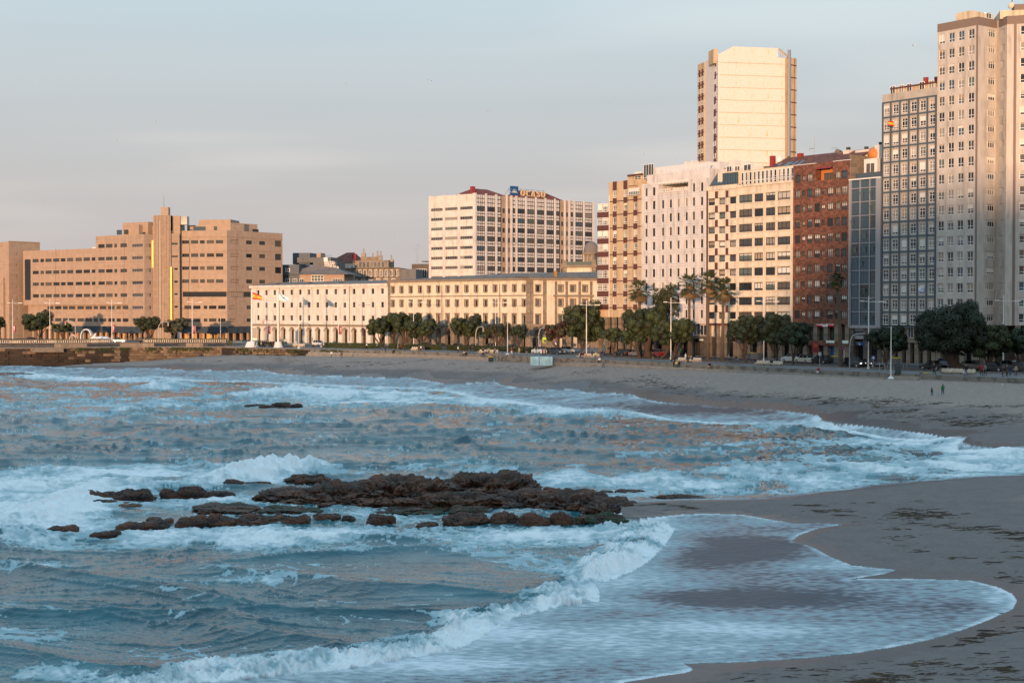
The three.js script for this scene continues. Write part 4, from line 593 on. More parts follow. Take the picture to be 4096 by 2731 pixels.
// --- cream block with maroon checks and glazed bays ---
{
  const f = rowFace(2434, 2566), k = 3.409, X = (a) => 2380 + a / k, Y = (a) => 680 + a / k, b = building('maroon_check_block', 'cream apartment block with maroon check panels and glazed corner bays', f), u = (a, q = 900) => f.u(X(a), Y(q)), y = (a) => f.y(X(270), Y(a));
  const yT = f.y(X(200), Y(166)), y0 = f.y(2440, 1268), fh = (f.y(X(270), Y(470)) - f.y(X(270), Y(470 + 181 * 7))) / 7, st = { m: 'white_frame', cols: 2, rows: [.28], fw: .09, rec: .14, blind: .4, glass: [3, 3, 2, 2, 1, 0] }, holes = [], nF = 12, yw = f.y(X(270), Y(562));
  const cs = [[245, 297], [390, 443], [528, 580]].map(([a, c]) => [u(a), u(c)]);
  for (let i = -1; i < nF; i++) cs.forEach(([a, c], j) => { const yb = yw - i * fh; if (yb > y0 && !(i < 0 && j === 2)) holes.push([a + .1, yb, c - a - .2, fh * .54]); });
  wall(b, 'wall', M.beige_wall, f, 0, f.len, y0, yT, holes); for (const h of holes) win(b, f, ...h, st);
  for (let i = -1; i < nF; i++) { const yb = yw - i * fh; cs.forEach(([a, c], j) => { if (yb - fh * .44 > y0 - .5 && !(j === 2 && i < -1)) slabOn(b, 'maroon_panel', M.maroon, f, a, c, yb - fh * .44 + .02, yb - .04, 0, .06); }); if (yb - fh * .26 > y0) { let p = 0; for (const [a, c] of [...cs, [f.len, 0]]) { slabOn(b, 'maroon_line', M.maroon, f, p, a, yb - fh * .26 - .11, yb - fh * .26 + .11, 0, .04); p = c; } } }
  for (const [a, c] of cs.slice(0, 2)) slabOn(b, 'maroon_panel', M.maroon, f, a, c, yw + fh * .56 + fh + .05, yT + .02, 0, .06);
  put(b, 'drainpipe', new GB().cyl(0, 0, yT - y0 - 3, .12, .1, .1, 6).geo(), M.white_paint, f, u(200) , y0);
  // bays on the left
  const g = new Face([2389, bl(2389)[1] - 1.2], [2434, bl(2434)[1] - .4]), gy0 = g.y(2400, 1268);
  for (let i = 0; i < 10; i++) { const yb = yw - i * fh; if (yb < gy0 + .4) break; slabOn(b, 'maroon_band', M.maroon, g, 0, g.len, yb - fh * .42, yb, -1.4, .05); for (const [a, c] of [[.06, .44], [.52, .94]]) win(b, g, g.len * a, yb, g.len * (c - a), fh * .57, { ...st, cols: 3, rows: [.3, .72], rec: 0, glass: [2, 2, 3, 3, 2, 1] }, 'bay_window'); }
  mass(b, 'bay_body', M.beige_wall, [g.w(0.05, 0, -.12), g.w(g.len, 0, -.12), g.w(g.len, 0, -8), g.w(0.05, 0, -8)], gy0, yw + fh * .58); slabOn(b, 'bay_roof', M.white_paint, g, 0, g.len, yw + fh * .58, yw + fh * .64, -2, .06);
  const yPent = yT; slabOn(b, 'penthouse', M.beige_wall, f, u(380), f.len, yT - 1, f.y(2500, Y(85)), -9, -1.5); slabOn(b, 'penthouse_roof', M.maroon, f, u(395), u(590), f.y(2500, Y(85)), f.y(2500, Y(60)), -9, -1); slabOn(b, 'penthouse', M.pale_cream, f, u(470), f.len + 1, yT, f.y(2520, Y(5)), -10, -4); const f2 = f.shifted(-1.46); win(b, f2, u(480), f.y(2520, Y(140)), 2.2, 1.9, { ...st, rec: -.05 }); win(b, f2, u(600), f.y(2520, Y(175)), 3.4, 4, { ...st, cols: 4, rows: [.25], rec: -.05 }); slabOn(b, 'balcony', M.beige_wall, f, u(485), u(590), f.y(2530, Y(215)), f.y(2530, Y(150)), 0, .8); win(b, f.shifted(.1), u(485), f.y(2530, Y(345)), u(630) - u(485), f.y(2530, Y(252)) - f.y(2530, Y(345)), { ...st, cols: 6, rows: [], rec: -.5, glass: [0, 1, 0, 1, 3, 3] }, 'glazed_balcony');
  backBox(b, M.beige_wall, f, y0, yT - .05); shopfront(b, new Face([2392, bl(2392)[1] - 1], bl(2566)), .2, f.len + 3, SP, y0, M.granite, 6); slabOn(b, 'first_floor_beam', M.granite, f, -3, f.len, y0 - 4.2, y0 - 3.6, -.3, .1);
}
// --- white panelled hotel ---
{
  const f = rowFace(2566, 2826), k = 3.409, X = (a) => 2380 + a / k, Y = (a) => 680 + a / k, b = building('white_hotel', 'white panelled hotel with rows of narrow slit windows and rooftop lettering', f);
  const cols = [[672, 715], [773, 821], [898, 941], [1003, 1047], [1108, 1152], [1220, 1262], [1318, 1362], [1428, 1474]].map(([a, c]) => [f.u(X(a)), f.u(X(c))]), y1 = f.y(X(695), Y(427)), fh = (y1 - f.y(X(695), Y(1350))) / 5, h = fh * .64, y0 = f.y(2570, 1293), yT = f.y(X(640), Y(195));
  const cut0 = f.u(X(868)), cut1 = f.u(X(1268)), yMid = f.y(X(870), Y(300)), holes = [[], [], []], st = { m: 'white_frame', cols: 1, fw: .07, rec: .3, glass: [5, 4, 1, 1, 0, 0] };
  for (let i = -1; i < 10; i++) cols.forEach(([a, c], j) => { const t = y1 - i * fh; if (t - h < y0 + .3 || (i < 0 && j > 1 && j < 6)) return; const s = j < 2 ? 0 : j < 6 ? 1 : 2; holes[s].push([a, t - h, c - a, h]); });
  wall(b, 'wall', M.hotel_panel, f, 0, cut0, y0, yT, holes[0], .5); wall(b, 'wall', M.hotel_panel, f, cut0, cut1, y0, yMid, holes[1], .5); wall(b, 'wall', M.hotel_panel, f, cut1, f.len, y0, yT, holes[2], .5);
  for (const o of holes.flat()) { win(b, f, ...o, st); }
  for (let i = -1; i < 11; i++) { const y = y1 - i * fh + fh * .13; if (y > y0 && y < yT - .3) slabOn(b, 'panel_joint', M.grey_frame, f, 0, (i < 0 ? cut0 : f.len), y - .025, y + .025, 0, .006); const y2 = y1 - i * fh - h - fh * .05; if (y2 > y0 && y2 < yMid) slabOn(b, 'panel_joint', M.grey_frame, f, 0, f.len, y2 - .025, y2 + .025, 0, .006); }
  const body = f.shifted(-.55); mass(b, 'body', M.hotel_panel, [body.w(.05, 0), body.w(f.len - .05, 0), body.w(f.len - .05, 0, -15), body.w(.05, 0, -15)], y0, yMid - .1); slabOn(b, 'corner_room', M.hotel_panel, f, .03, cut0, yMid - .2, yT - .02, -6, -.5); slabOn(b, 'corner_room', M.hotel_panel, f, cut1, f.len - .03, yMid - .2, yT - .02, -6, -.5); slabOn(b, 'terrace_wall', M.pale_cream, f, cut0, cut1, yMid - .2, yT - .4, -8, -5.5); for (let i = 0; i < 9; i++) put(b, 'pergola_beam', boxGeo(-.12, .12, -.25, 0, -5.5, .1), M.pale_cream, f, lerp(cut0 + .3, cut1 - .3, i / 8), yT - .3); slabOn(b, 'pergola_rail', M.white_paint, f, cut0, cut1, yT - .35, yT + .05, -.1, .1);
  slabOn(b, 'roof_parapet', M.hotel_panel, f, .5, f.len, yT, yT + 2.1, -6, -1.2); const rail = new GB(); for (let i = 0; i < 46; i++) rail.box(.8 + i * (f.len - 1.6) / 46, 1.0 + i * (f.len - 1.6) / 46, 0, 1.5, -.06, .06); rail.box(.6, f.len - .6, 1.5, 1.62, -.08, .08); put(b, 'balustrade', rail.geo(), M.white_paint, f, 0, yT + 2.1, -2);
  const tg = textGeo(fontSerif, 'HOTEL RIAZOR', 1.5, .18), sc0 = (f.u(X(1265)) - f.u(X(872))) / (tg.boundingBox.max.x - tg.boundingBox.min.x), lt = put(b, 'lettering', tg, M.white_paint, f, f.u(X(874)), yMid - .25, .05); lt.scale.set(sc0, sc0, 1); lt.name = 'hotel_lettering';
  slabOn(b, 'stair_tower', M.hotel_panel, f, f.u(2700), f.u(2790), yT, f.y(2760, 640), -16, -7); slabOn(b, 'stair_tower', M.hotel_panel, f, f.u(2640), f.u(2720), yT, f.y(2680, 668), -15, -6); slabOn(b, 'roof_room', M.hotel_panel, f, f.u(2740), f.len + 6, yT, f.y(2800, 676), -16, -5); slabOn(b, 'roof_plant', M.grey_frame, f, f.u(2730), f.u(2800), f.y(2760, 672), f.y(2760, 666), -12, -8); slabOn(b, 'roof_railing', M.grey_metal, f, f.u(2790), f.u(2850), f.y(2820, 650), f.y(2820, 641), -12, -11.9);
  for (const [p, q, w] of [[2650, 660, .3], [2676, 655, .2], [2835, 655, .8], [2885, 660, 1]]) put(b, 'roof_unit', boxGeo(-w, w, 0, 2.2, -1, 1), M.white_wall, f, f.u(p), f.y(p, q + 18), -8);
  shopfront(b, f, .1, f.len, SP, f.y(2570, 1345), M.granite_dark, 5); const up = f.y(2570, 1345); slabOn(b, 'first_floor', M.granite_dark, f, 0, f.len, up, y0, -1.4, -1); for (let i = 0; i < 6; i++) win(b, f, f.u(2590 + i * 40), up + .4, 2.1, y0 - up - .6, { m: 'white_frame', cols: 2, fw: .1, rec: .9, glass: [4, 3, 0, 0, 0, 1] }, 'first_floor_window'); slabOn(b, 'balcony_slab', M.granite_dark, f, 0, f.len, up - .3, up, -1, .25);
  slabOn(b, 'shop_sign', signPanel(4, .8, (x, w, h) => { x.fillStyle = '#e8ecee'; x.fillRect(0, 0, w, h); x.fillStyle = '#2f86c4'; x.beginPath(); x.ellipse(w / 2, h / 2, w * .2, h * .3, 0, 0, 7); x.fill(); }, 32), f, f.u(2797), f.u(2825), f.y(2800, 1362), f.y(2800, 1355), -.2, 0);
}
// --- narrow checkerboard block ---
{
  const f = rowFace(2826, 2946), k = 1.8233, X = (a) => 2350 + a / k, Y = (a) => 620 + a / k, b = building('checkerboard_block', 'narrow block with brown and cream checkerboard panels and dark windows', f), xr = X(905);
  const cols = [[882, 928], [960, 1003], [1038, 1083]].map(([a, c]) => [f.u(X(a)), f.u(X(c))]), y1 = f.y(xr, Y(318)), fh = (y1 - f.y(xr, Y(1145))) / 8, y0 = f.y(2830, 1292), yT = f.y(X(875), Y(262)), holes = [];
  for (let i = 0; i < 9; i++) for (const [a, c] of cols) holes.push([a, y1 - i * fh - fh * .47, c - a, fh * .47]);
  wall(b, 'wall', M.pale_cream, f, 0, f.len, y0, yT, holes); holes.forEach((o) => win(b, f, ...o, { m: 'dark_frame', cols: 1, rows: [.78], fw: .14, rec: .15, blind: .4, glass: [3, 3, 3, 2, 0, 1] }));
  for (let i = 0; i < 10; i++) for (const [a, c] of [[930, 950], [1008, 1027]]) { const yb = y1 - i * fh + .05; if (yb + fh * .48 < yT + .5 && yb > y0) slabOn(b, 'brown_panel', M.maroon, f, f.u(X(a)), f.u(X(c)), yb, Math.min(yb + fh * .46, yT), 0, .06); }
  for (let i = 0; i < 10; i++) { const yb = y1 - i * fh; if (yb > y0) slabOn(b, 'maroon_joint', M.maroon, f, 0, f.len, yb - .06, yb + .04, 0, .03); }  // thin maroon strip across each storey
  slabOn(b, 'edge_strip', M.maroon, f, 0, .45, y0, yT, 0, .08); slabOn(b, 'base_band', M.maroon, f, 0, f.len, y0 - .5, y0, -.3, .06); slabOn(b, 'cornice', M.pale_cream, f, -.1, f.len + .1, yT, yT + .9, -.5, .25);
  const dor = new GB(); dor.quad([0, 0, 0], [4.2, 0, 0], [4.2, 3, -2.5], [0, 3, -2.5]).tri([4.2, 0, 0], [4.2, 0, -2.5], [4.2, 3, -2.5]); const dr = put(b, 'dormer_roof', dor.geo(), M.slate, f, f.u(2832), yT + .9, -.2); for (let i = 0; i < 4; i++) { const g = new GB(); g.quad([.4 + i * .95, .35, -.2], [1.1 + i * .95, .35, -.2], [1.1 + i * .95, 1.7, -1.32], [.4 + i * .95, 1.7, -1.32]); part(dr, 'roof_window', g.geo(), M.glass_blue, 0, .06, .03); }
  win(b, f, f.u(2882), yT + .9, f.len - f.u(2882) - .2, 2.6, { m: 'dark_frame', cols: 6, fw: .12, rec: .6, glass: [2, 2, 0, 0, 3, 2] }, 'attic_window'); slabOn(b, 'attic', M.pale_cream, f, f.u(2860), f.len, yT + .9, yT + 3.8, -8, -.8);
  backBox(b, M.pale_cream, f, y0, yT); slabOn(b, 'white_attic', M.white_wall, f, f.u(2880) , f.len + 3.5, f.y(2900, 715), f.y(2900, 668), -12, -4); const fa = f.shifted(-3.95); for (const [p, w] of [[2906, 1.6], [2938, 1.6], [2974, 2.2]]) win(b, fa, fa.u(p), fa.y(p, w > 2 ? 698 : 693), w, w > 2 ? 2.1 : 1.5, { m: 'white_frame', cols: 2, fw: .12, rec: -.05, glass: [1, 2, 3, 2, 0, 0] });
  put(b, 'chimney', boxGeo(-.45, .45, 0, 2.4, -.45, .45), M.chimney_red, f, f.u(3024), f.y(3020, 664), -5); put(b, 'satellite_dish', new THREE.SphereGeometry(1.05, 14, 6, 0, 7, 0, 1), M.white_paint, f, f.u(3022), f.y(3022, 634), -7).rotation.set(1.2, 0, 0);
  shopfront(b, f, .1, f.len, SP, f.y(2830, 1345), M.granite, 3); slabOn(b, 'first_floor', M.pale_cream, f, 0, f.len, f.y(2830, 1345), y0 - .5, -1.2, -.7); for (const p of [2850, 2880, 2912]) win(b, f, f.u(p), f.y(p, 1335), 2, 4.2, { m: 'white_frame', cols: 2, rows: [.3], rec: .6, fw: .1, glass: [4, 3, 0, 0, 0, 0] }, 'first_floor_window'); for (let i = 0; i < 4; i++) put(b, 'first_floor_pier', boxGeo(-.4, .4, 0, y0 - f.y(2830, 1345) - .5, -.7, 0), M.granite, f, lerp(.5, f.len - .5, i / 3), f.y(2830, 1345));
}
// --- cream block with wide dark windows ---
{
  const f = rowFace(2946, 3172), k = 1.8233, X = (a) => 2350 + a / k, Y = (a) => 620 + a / k, b = building('wide_window_block', 'cream apartment block with wide dark windows in continuous rows', f), xr = X(1150);
  const cols = [[1105, 1200], [1217, 1280], [1300, 1368], [1385, 1480]].map(([a, c]) => [f.u(X(a)), f.u(X(c))]), y1 = f.y(xr, Y(290)), fh = (y1 - f.y(xr, Y(1143))) / 8, y0 = f.y(2950, 1300), yT = f.y(X(1090), Y(238)), holes = [];
  for (let i = 0; i < 9; i++) for (const [a, c] of cols) holes.push([a, y1 - i * fh - fh * .54, c - a, fh * .54]);
  wall(b, 'wall', M.pale_cream, f, 0, f.len, y0, yT, holes, .3); holes.forEach((o, i) => win(b, f, ...o, { m: 'dark_frame', cols: o[2] > 4.6 ? 4 : 3, rows: [.22], fw: .13, rec: .12, blind: .4, glass: [4, 4, 4, 3, 1, 2] }));
  for (let i = 0; i < 9; i++) for (const q of [.07, -.58]) slabOn(b, 'string_course', M.pale_cream, f, 0, f.len, y1 - i * fh + q * fh - .08, y1 - i * fh + q * fh + .08, 0, .12);
  slabOn(b, 'pilaster', M.pale_cream, f, f.u(X(1284)), f.u(X(1297)), y0, yT, 0, .18); slabOn(b, 'pilaster', M.pale_cream, f, f.u(X(1483)), f.len, y0, yT, 0, .18); slabOn(b, 'cornice', M.pale_cream, f, 0, f.len, yT, yT + .5, -.3, .3);
  for (let i = 0; i < 13; i++) { const a = lerp(.4, f.len - .3, i / 13); win(b, f, a, yT + .5, f.len / 13 - .35, 2.7, { m: 'white_frame', cols: 1, rows: [.3], fw: .14, rec: .9, glass: [1, 2, 1, 1, 2, 2] }, 'gallery_window'); } slabOn(b, 'gallery', M.cream_wall, f, .2, f.len - .1, yT + .5, yT + 3.6, -6, -1.05); slabOn(b, 'gallery_roof', M.cream_wall, f, 0, f.len, yT + 3.6, f.y(3000, 700), -6, -1.2); const rl = new GB(); for (const y of [.4, .8, 1.2]) rl.bar([f.len * .55, y, 0], [f.len, y, 0], .035, .035, 4); put(b, 'railing', rl.geo(), M.white_paint, f, 0, yT + .5, -.2);
  const rg = new GB(), ya = f.y(3000, 702), yb = f.y(3060, 648) + 1.5; rg.quad([f.u(2998), 0, -1], [f.len + .1, 0, -1], [f.len + .1, yb - ya, -8], [f.u(3040), yb - ya, -8]).tri([f.u(2998), 0, -8], [f.u(2998), 0, -1], [f.u(3040), yb - ya, -8]); const roof = put(b, 'tiled_roof', rg.geo(), M.brown_roof, f, 0, ya);
  for (const t of [.18, .27, .45, .52, .64, .77, .9]) { const g = new GB(), u0 = lerp(f.u(2998), f.len, t), s = (yb - ya) / 7; g.quad([0, 0, 0], [.8, 0, 0], [1.1, 2 * s, -2], [.3, 2 * s, -2]); part(roof, 'roof_window', g.geo(), M.glass_blue, u0, 2.6 * s + .08, -3.6); }
  backBox(b, M.pale_cream, f, y0, yT); slabOn(b, 'side_wall', M.granite_dark, f, f.u(2985), f.u(3018), yT + 3, f.y(3000, 660), -9, -4.5);
  put(b, 'chimney', boxGeo(-.5, .5, 0, 2.4, -.5, .5), M.chimney_red, f, f.u(3096), f.y(3096, 650), -8); put(b, 'antenna', new GB().bar([0, 0, 0], [0, 5.5, 0], .06).bar([-1.3, 3, 0], [.2, 3, 0], .05).bar([-1.2, 2.5, 0], [-1.2, 3.5, 0], .04).geo(), M.grey_metal, f, f.u(3138), f.y(3138, 640), -9);
  const dish = (p, q, r) => { const o = put(b, 'satellite_dish', new THREE.SphereGeometry(r, 18, 8, 0, 7, 0, 1.05), M.orange_dish, f, f.u(p), f.y(p, q), -9); o.rotation.set(1.3, f.rot + .5, 0, 'YXZ'); }; dish(3152, 640, 1.7);
  shopfront(b, f, .1, f.len, SP, f.y(2950, 1350), M.granite, 5); slabOn(b, 'first_floor', M.granite_dark, f, 0, f.len, f.y(2950, 1350), y0, -1.2, -.6); for (let i = 0; i < 5; i++) win(b, f, 1 + i * f.len / 5, f.y(2950, 1345), 2.4, 2.6, { m: 'dark_frame', cols: 2, rec: .5, fw: .1, glass: [4, 3, 0, 0, 0, 0] }, 'first_floor_window');
}
// --- brown tiled block ---
{
  const f = rowFace(3172, 3397), k = 1.65, X = (a) => 3100 + a / k, Y = (a) => 550 + a / k, b = building('brown_tile_block', 'reddish brown tiled apartment block with black framed windows', f), xr = X(148);
  const cols = [[132, 165], [177, 199], [212, 245], [260, 295], [306, 328], [345, 382], [398, 429], [438, 476]].map(([a, c]) => [f.u(X(a)), f.u(X(c))]), y1 = f.y(xr, Y(246)), fh = (y1 - f.y(xr, Y(1140))) / 9, y0 = f.y(3180, Y(1228)), yT = f.y(X(122), Y(187)), holes = [];
  for (let i = 0; i < 10; i++) cols.forEach(([a, c], j) => { if (i === 0 && j > 2 && j < 6) return; const sm = j === 1 || j === 4; holes.push([a, y1 - i * fh - fh * (sm ? .42 : .55), c - a, fh * (sm ? .32 : .55)]); });
  const lg = [f.u(X(270)), y1 - fh * .5, f.u(X(380)) - f.u(X(270)), fh * .75]; wall(b, 'wall', M.brown_brick, f, 0, f.len, y0, yT, [...holes, lg]); holes.forEach((o) => win(b, f, ...o, { m: 'dark_frame', cols: o[3] < fh * .4 ? 2 : o[2] > 2 ? 4 : 3, rows: o[3] < fh * .4 ? [] : [.2, .84], fw: .11, rec: .12, blind: .5, glass: [4, 4, 4, 3, 1, 0] }));
  win(b, f, lg[0] + .9, lg[1] + .1, lg[2] - 1, lg[3] - .9, { m: 'dark_frame', cols: 4, fw: .1, rec: 1.4, glass: [3, 3, 3, 0, 0, 0] }, 'loggia_window'); slabOn(b, 'loggia_back', M.orange_dish, f, lg[0], lg[0] + lg[2], lg[1], lg[1] + lg[3], -1.7, -1.5);
  const aw = new GB(); aw.quad([0, 0, .4], [lg[2] * .95, 0, .4], [lg[2] * .95, 1.5, -1.4], [1.2, 1.5, -1.4]); put(b, 'loggia_roof', aw.geo(), M.chimney_red, f, lg[0], lg[1] + lg[3] - .1, .1);
  backBox(b, M.brown_brick, f.sub(0, f.len, -1.4), y0, yT - .1, 13); slabOn(b, 'side_body', M.brown_brick, f, .05, lg[0] - .2, y0, yT - .06, -2, -.36); slabOn(b, 'side_body', M.brown_brick, f, lg[0] + lg[2] + .2, f.len - .05, y0, yT - .06, -2, -.36); slabOn(b, 'mid_body', M.brown_brick, f, lg[0] - .2, lg[0] + lg[2] + .2, y0, lg[1] - .05, -2, -.36);
  slabOn(b, 'gable_wall', M.granite, f, f.len + .02, f.len + .3, y0, yT + 1, -13, 0); const rg = new GB(), rh = 3; rg.quad([-.5, 0, -1.2], [f.len, 0, -1.2], [f.len, rh, -8], [-.5, rh, -8]); put(b, 'tiled_roof', rg.geo(), M.brown_roof, f, 0, yT - .1); slabOn(b, 'coping', M.white_paint, f, 0, f.u(X(265)), yT, yT + .12, -.4, .05); slabOn(b, 'coping', M.white_paint, f, f.u(X(382)), f.len + .3, yT, yT + .12, -.4, .05);
  const dish = (p, q, r, z) => { const o = put(b, 'satellite_dish', new THREE.SphereGeometry(r, 20, 8, 0, 7, 0, 1.05), M.orange_dish, f, f.u(p), f.y(p, q), z); o.rotation.set(1.3, f.rot + .5, 0, 'YXZ'); }; dish(3406, 608, 1.5, -7); dish(3444, 606, 1.6, -8);
  for (const [p, q, w, h, m] of [[3300, 628, .7, 1.8, 'white_wall'], [3372, 618, 2.2, 1.4, 'white_wall'], [3430, 612, .9, 2, 'white_wall'], [3468, 612, 1.1, 1.6, 'white_wall']]) { put(b, 'roof_stack', boxGeo(-w, w, -1.5, h, -.8, .8), M[m], f, f.u(p), f.y(p, q), -7); put(b, 'flue_cap', new GB().cyl(0, 0, .6, 0, .4, .45, 8).geo(), M.dark_metal, f, f.u(p), f.y(p, q) + h, -7); }
  put(b, 'vent_cowl', new GB().cyl(0, 0, 1.6, 0, .45, .45, 8).bar([0, 1.6, 0], [-1, 2, 0], .5, .55, 8).geo(), M.zinc, f, f.u(3268), f.y(3268, 634), -7); put(b, 'antenna', new GB().bar([0, 0, 0], [0, 3, 0], .05).bar([-1, 2.6, 0], [.4, 2.6, 0], .04).geo(), M.grey_metal, f, f.u(3247), f.y(3247, 634), -7);
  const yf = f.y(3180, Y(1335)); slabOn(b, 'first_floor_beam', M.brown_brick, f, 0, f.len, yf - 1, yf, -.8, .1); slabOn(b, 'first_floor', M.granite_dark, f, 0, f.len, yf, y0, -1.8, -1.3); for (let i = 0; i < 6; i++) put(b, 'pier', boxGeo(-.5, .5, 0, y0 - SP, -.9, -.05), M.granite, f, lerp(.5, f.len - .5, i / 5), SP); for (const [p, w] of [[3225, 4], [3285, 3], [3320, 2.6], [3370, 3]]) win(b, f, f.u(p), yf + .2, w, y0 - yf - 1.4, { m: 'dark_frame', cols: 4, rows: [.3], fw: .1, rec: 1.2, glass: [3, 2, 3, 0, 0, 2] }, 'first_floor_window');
  const sgn = (p0, p1, q0, q1, draw, nm = 'shop_sign') => slabOn(b, nm, signPanel(f.u(p1) - f.u(p0), f.y(p0, q0) - f.y(p0, q1), draw, 40), f, f.u(p0), f.u(p1), f.y(p0, q1), f.y(p0, q0), .02, .14);
  const txt = (t, bg, fg, sz = .6) => (x, w, h) => { x.fillStyle = bg; x.fillRect(0, 0, w, h); x.fillStyle = fg; x.font = `bold ${h * sz}px sans-serif`; x.textAlign = 'center'; x.textBaseline = 'middle'; x.fillText(t, w / 2, h / 2); };
  sgn(3212, 3255, 1296, 1306, txt('28 MIS', '#3a3430', '#e9b98a')); sgn(3269, 3292, 1295, 1306, txt('ASESORIA', '#b3202c', '#f3e4e0')); sgn(3292, 3314, 1295, 1306, txt('Modelado', '#e6e2df', '#33302e', .5)); sgn(3314, 3338, 1295, 1306, txt('981 92 49 00', '#b3202c', '#f3e4e0', .5)); sgn(3308, 3341, 1361, 1371, txt('Clínica', '#dfe9df', '#5aa05a', .5)); sgn(3358, 3397, 1361, 1373, txt('Clínica', '#dfe9df', '#5aa05a', .5));
  slabOn(b, 'shop_wall', M.granite_dark, f, 0, f.len, SP, yf - 1, -3.2, -2.8); slabOn(b, 'white_shopfront', M.white_wall, f, f.u(3300), f.u(3341), SP, f.y(3300, 1372), -1.2, -1); slabOn(b, 'blue_door', M.sign_blue, f, f.u(3312), f.u(3328), SP, SP + 3.3, -1, -.92); slabOn(b, 'white_shopfront', M.white_wall, f, f.u(3362), f.u(3385), SP, f.y(3300, 1372), -1.2, -1);
}
// --- blue glass infill ---
{
  const f = rowFace(3399, 3526), k = 1.65, X = (a) => 3100 + a / k, Y = (a) => 550 + a / k, b = building('glass_block', 'narrow blue glass curtain wall block with tilted open panes', f), y0 = f.y(3402, Y(1240)), yT = f.y(3402, Y(285)), nF = 10, fh = (yT - 1.6 - y0) / nF, uu = [.35, f.len * .335, f.len * .64, f.len - 1.2];
  for (let i = 0; i < nF; i++) for (let j = 0; j < 3; j++) { const w = uu[j + 1] - uu[j] - .12; win(b, f, uu[j] + .06, y0 + i * fh + .05, w, fh - .12, { m: 'slate_blue', cols: 3, rows: [.26, .72], fw: .09, rec: .0, glass: [1, 1, 0, 0, 6, 1] }, 'glass_bay'); if (rnd() < .45) { const t = put(b, 'tilted_pane', boxGeo(0, w / 3 - .1, 0, fh * .42, -.02, .02), M.glass_green, f, uu[j] + .1 + (rnd() < .5 ? 0 : w / 3), y0 + i * fh + fh * .3, .08); t.rotation.order = 'YXZ'; t.rotation.x = .22; } }
  for (const u of uu) slabOn(b, 'mullion', M.grey_frame, f, u - .09, u + .09, y0, yT, 0, .2); for (let i = 0; i <= nF; i++) slabOn(b, 'floor_rail', M.grey_frame, f, .2, f.len - 1.1, y0 + i * fh - .08, y0 + i * fh + .07, 0, .14); slabOn(b, 'edge_fin', M.grey_frame, f, 0, .3, y0 - .3, yT + .2, -.3, .4); slabOn(b, 'edge_fin', M.grey_frame, f, f.len - 1.05, f.len, y0 - .3, yT + .2, -.3, .4); slabOn(b, 'top_panel', M.glass_blue, f, .35, f.len - 1.1, yT - 1.5, yT - .1, -.1, .05); slabOn(b, 'top_rail', M.white_paint, f, 0, f.len, yT, yT + .25, -.3, .45);
  backBox(b, M.slate_blue, f, y0, yT - .1); slabOn(b, 'balustrade', M.slate_blue, f, .5, f.len, yT + .25, yT + 1.4, -1.2, -1.1); const rg = new GB(); rg.quad([0, 0, -2], [f.len + 1, 0, -2], [f.len + 1, 5.5, -9], [3, 5.5, -9]); put(b, 'slate_roof', rg.geo(), M.slate_blue, f, 0, yT + .2); slabOn(b, 'dormer', M.white_paint, f, 1.4, 4.6, yT + .2, yT + 4.2, -6, -2.4); win(b, f, 1.9, yT + .8, 2.2, 2.6, { m: 'white_frame', cols: 2, rec: 2.34, fw: .12, glass: [0, 1, 2, 2, 1, 0] });
  slabOn(b, 'soffit', M.grey_frame, f, 0, f.len, y0 - .5, y0 - .05, -1, .3); shopfront(b, f, .1, f.len, SP, y0 - .5, M.granite_dark, 2, 1.5); const yq = f.y(3402, 1355); slabOn(b, 'first_floor', M.grey_frame, f, 0, f.len, yq, y0 - .5, -.8, -.3); for (const u of [1, f.len * .55]) win(b, f, u, yq + .7, f.len * .36, y0 - yq - 1.7, { m: 'dark_frame', cols: 3, fw: .1, rec: .26, glass: [3, 2, 0, 0, 2, 1] }, 'first_floor_window'); slabOn(b, 'blue_sign', signPanel(4, 1.3, (x, w, h) => { x.fillStyle = '#15406f'; x.fillRect(0, 0, w, h); x.fillStyle = '#e4e9ee'; x.fillRect(w * .72, h * .05, w * .26, h * .9); x.font = `bold ${h * .42}px sans-serif`; x.fillText('APARCAN', w * .04, h * .48); x.font = `bold ${h * .26}px sans-serif`; x.fillStyle = '#4d9ad6'; x.fillText('BUZÓN', w * .3, h * .82); x.fillStyle = '#333'; x.beginPath(); x.arc(w * .85, h * .5, h * .3, 0, 7); x.fill(); }, 48), f, f.u(3427), f.u(3461), f.y(3427, 1380), f.y(3427, 1368), -.2, .05);
}
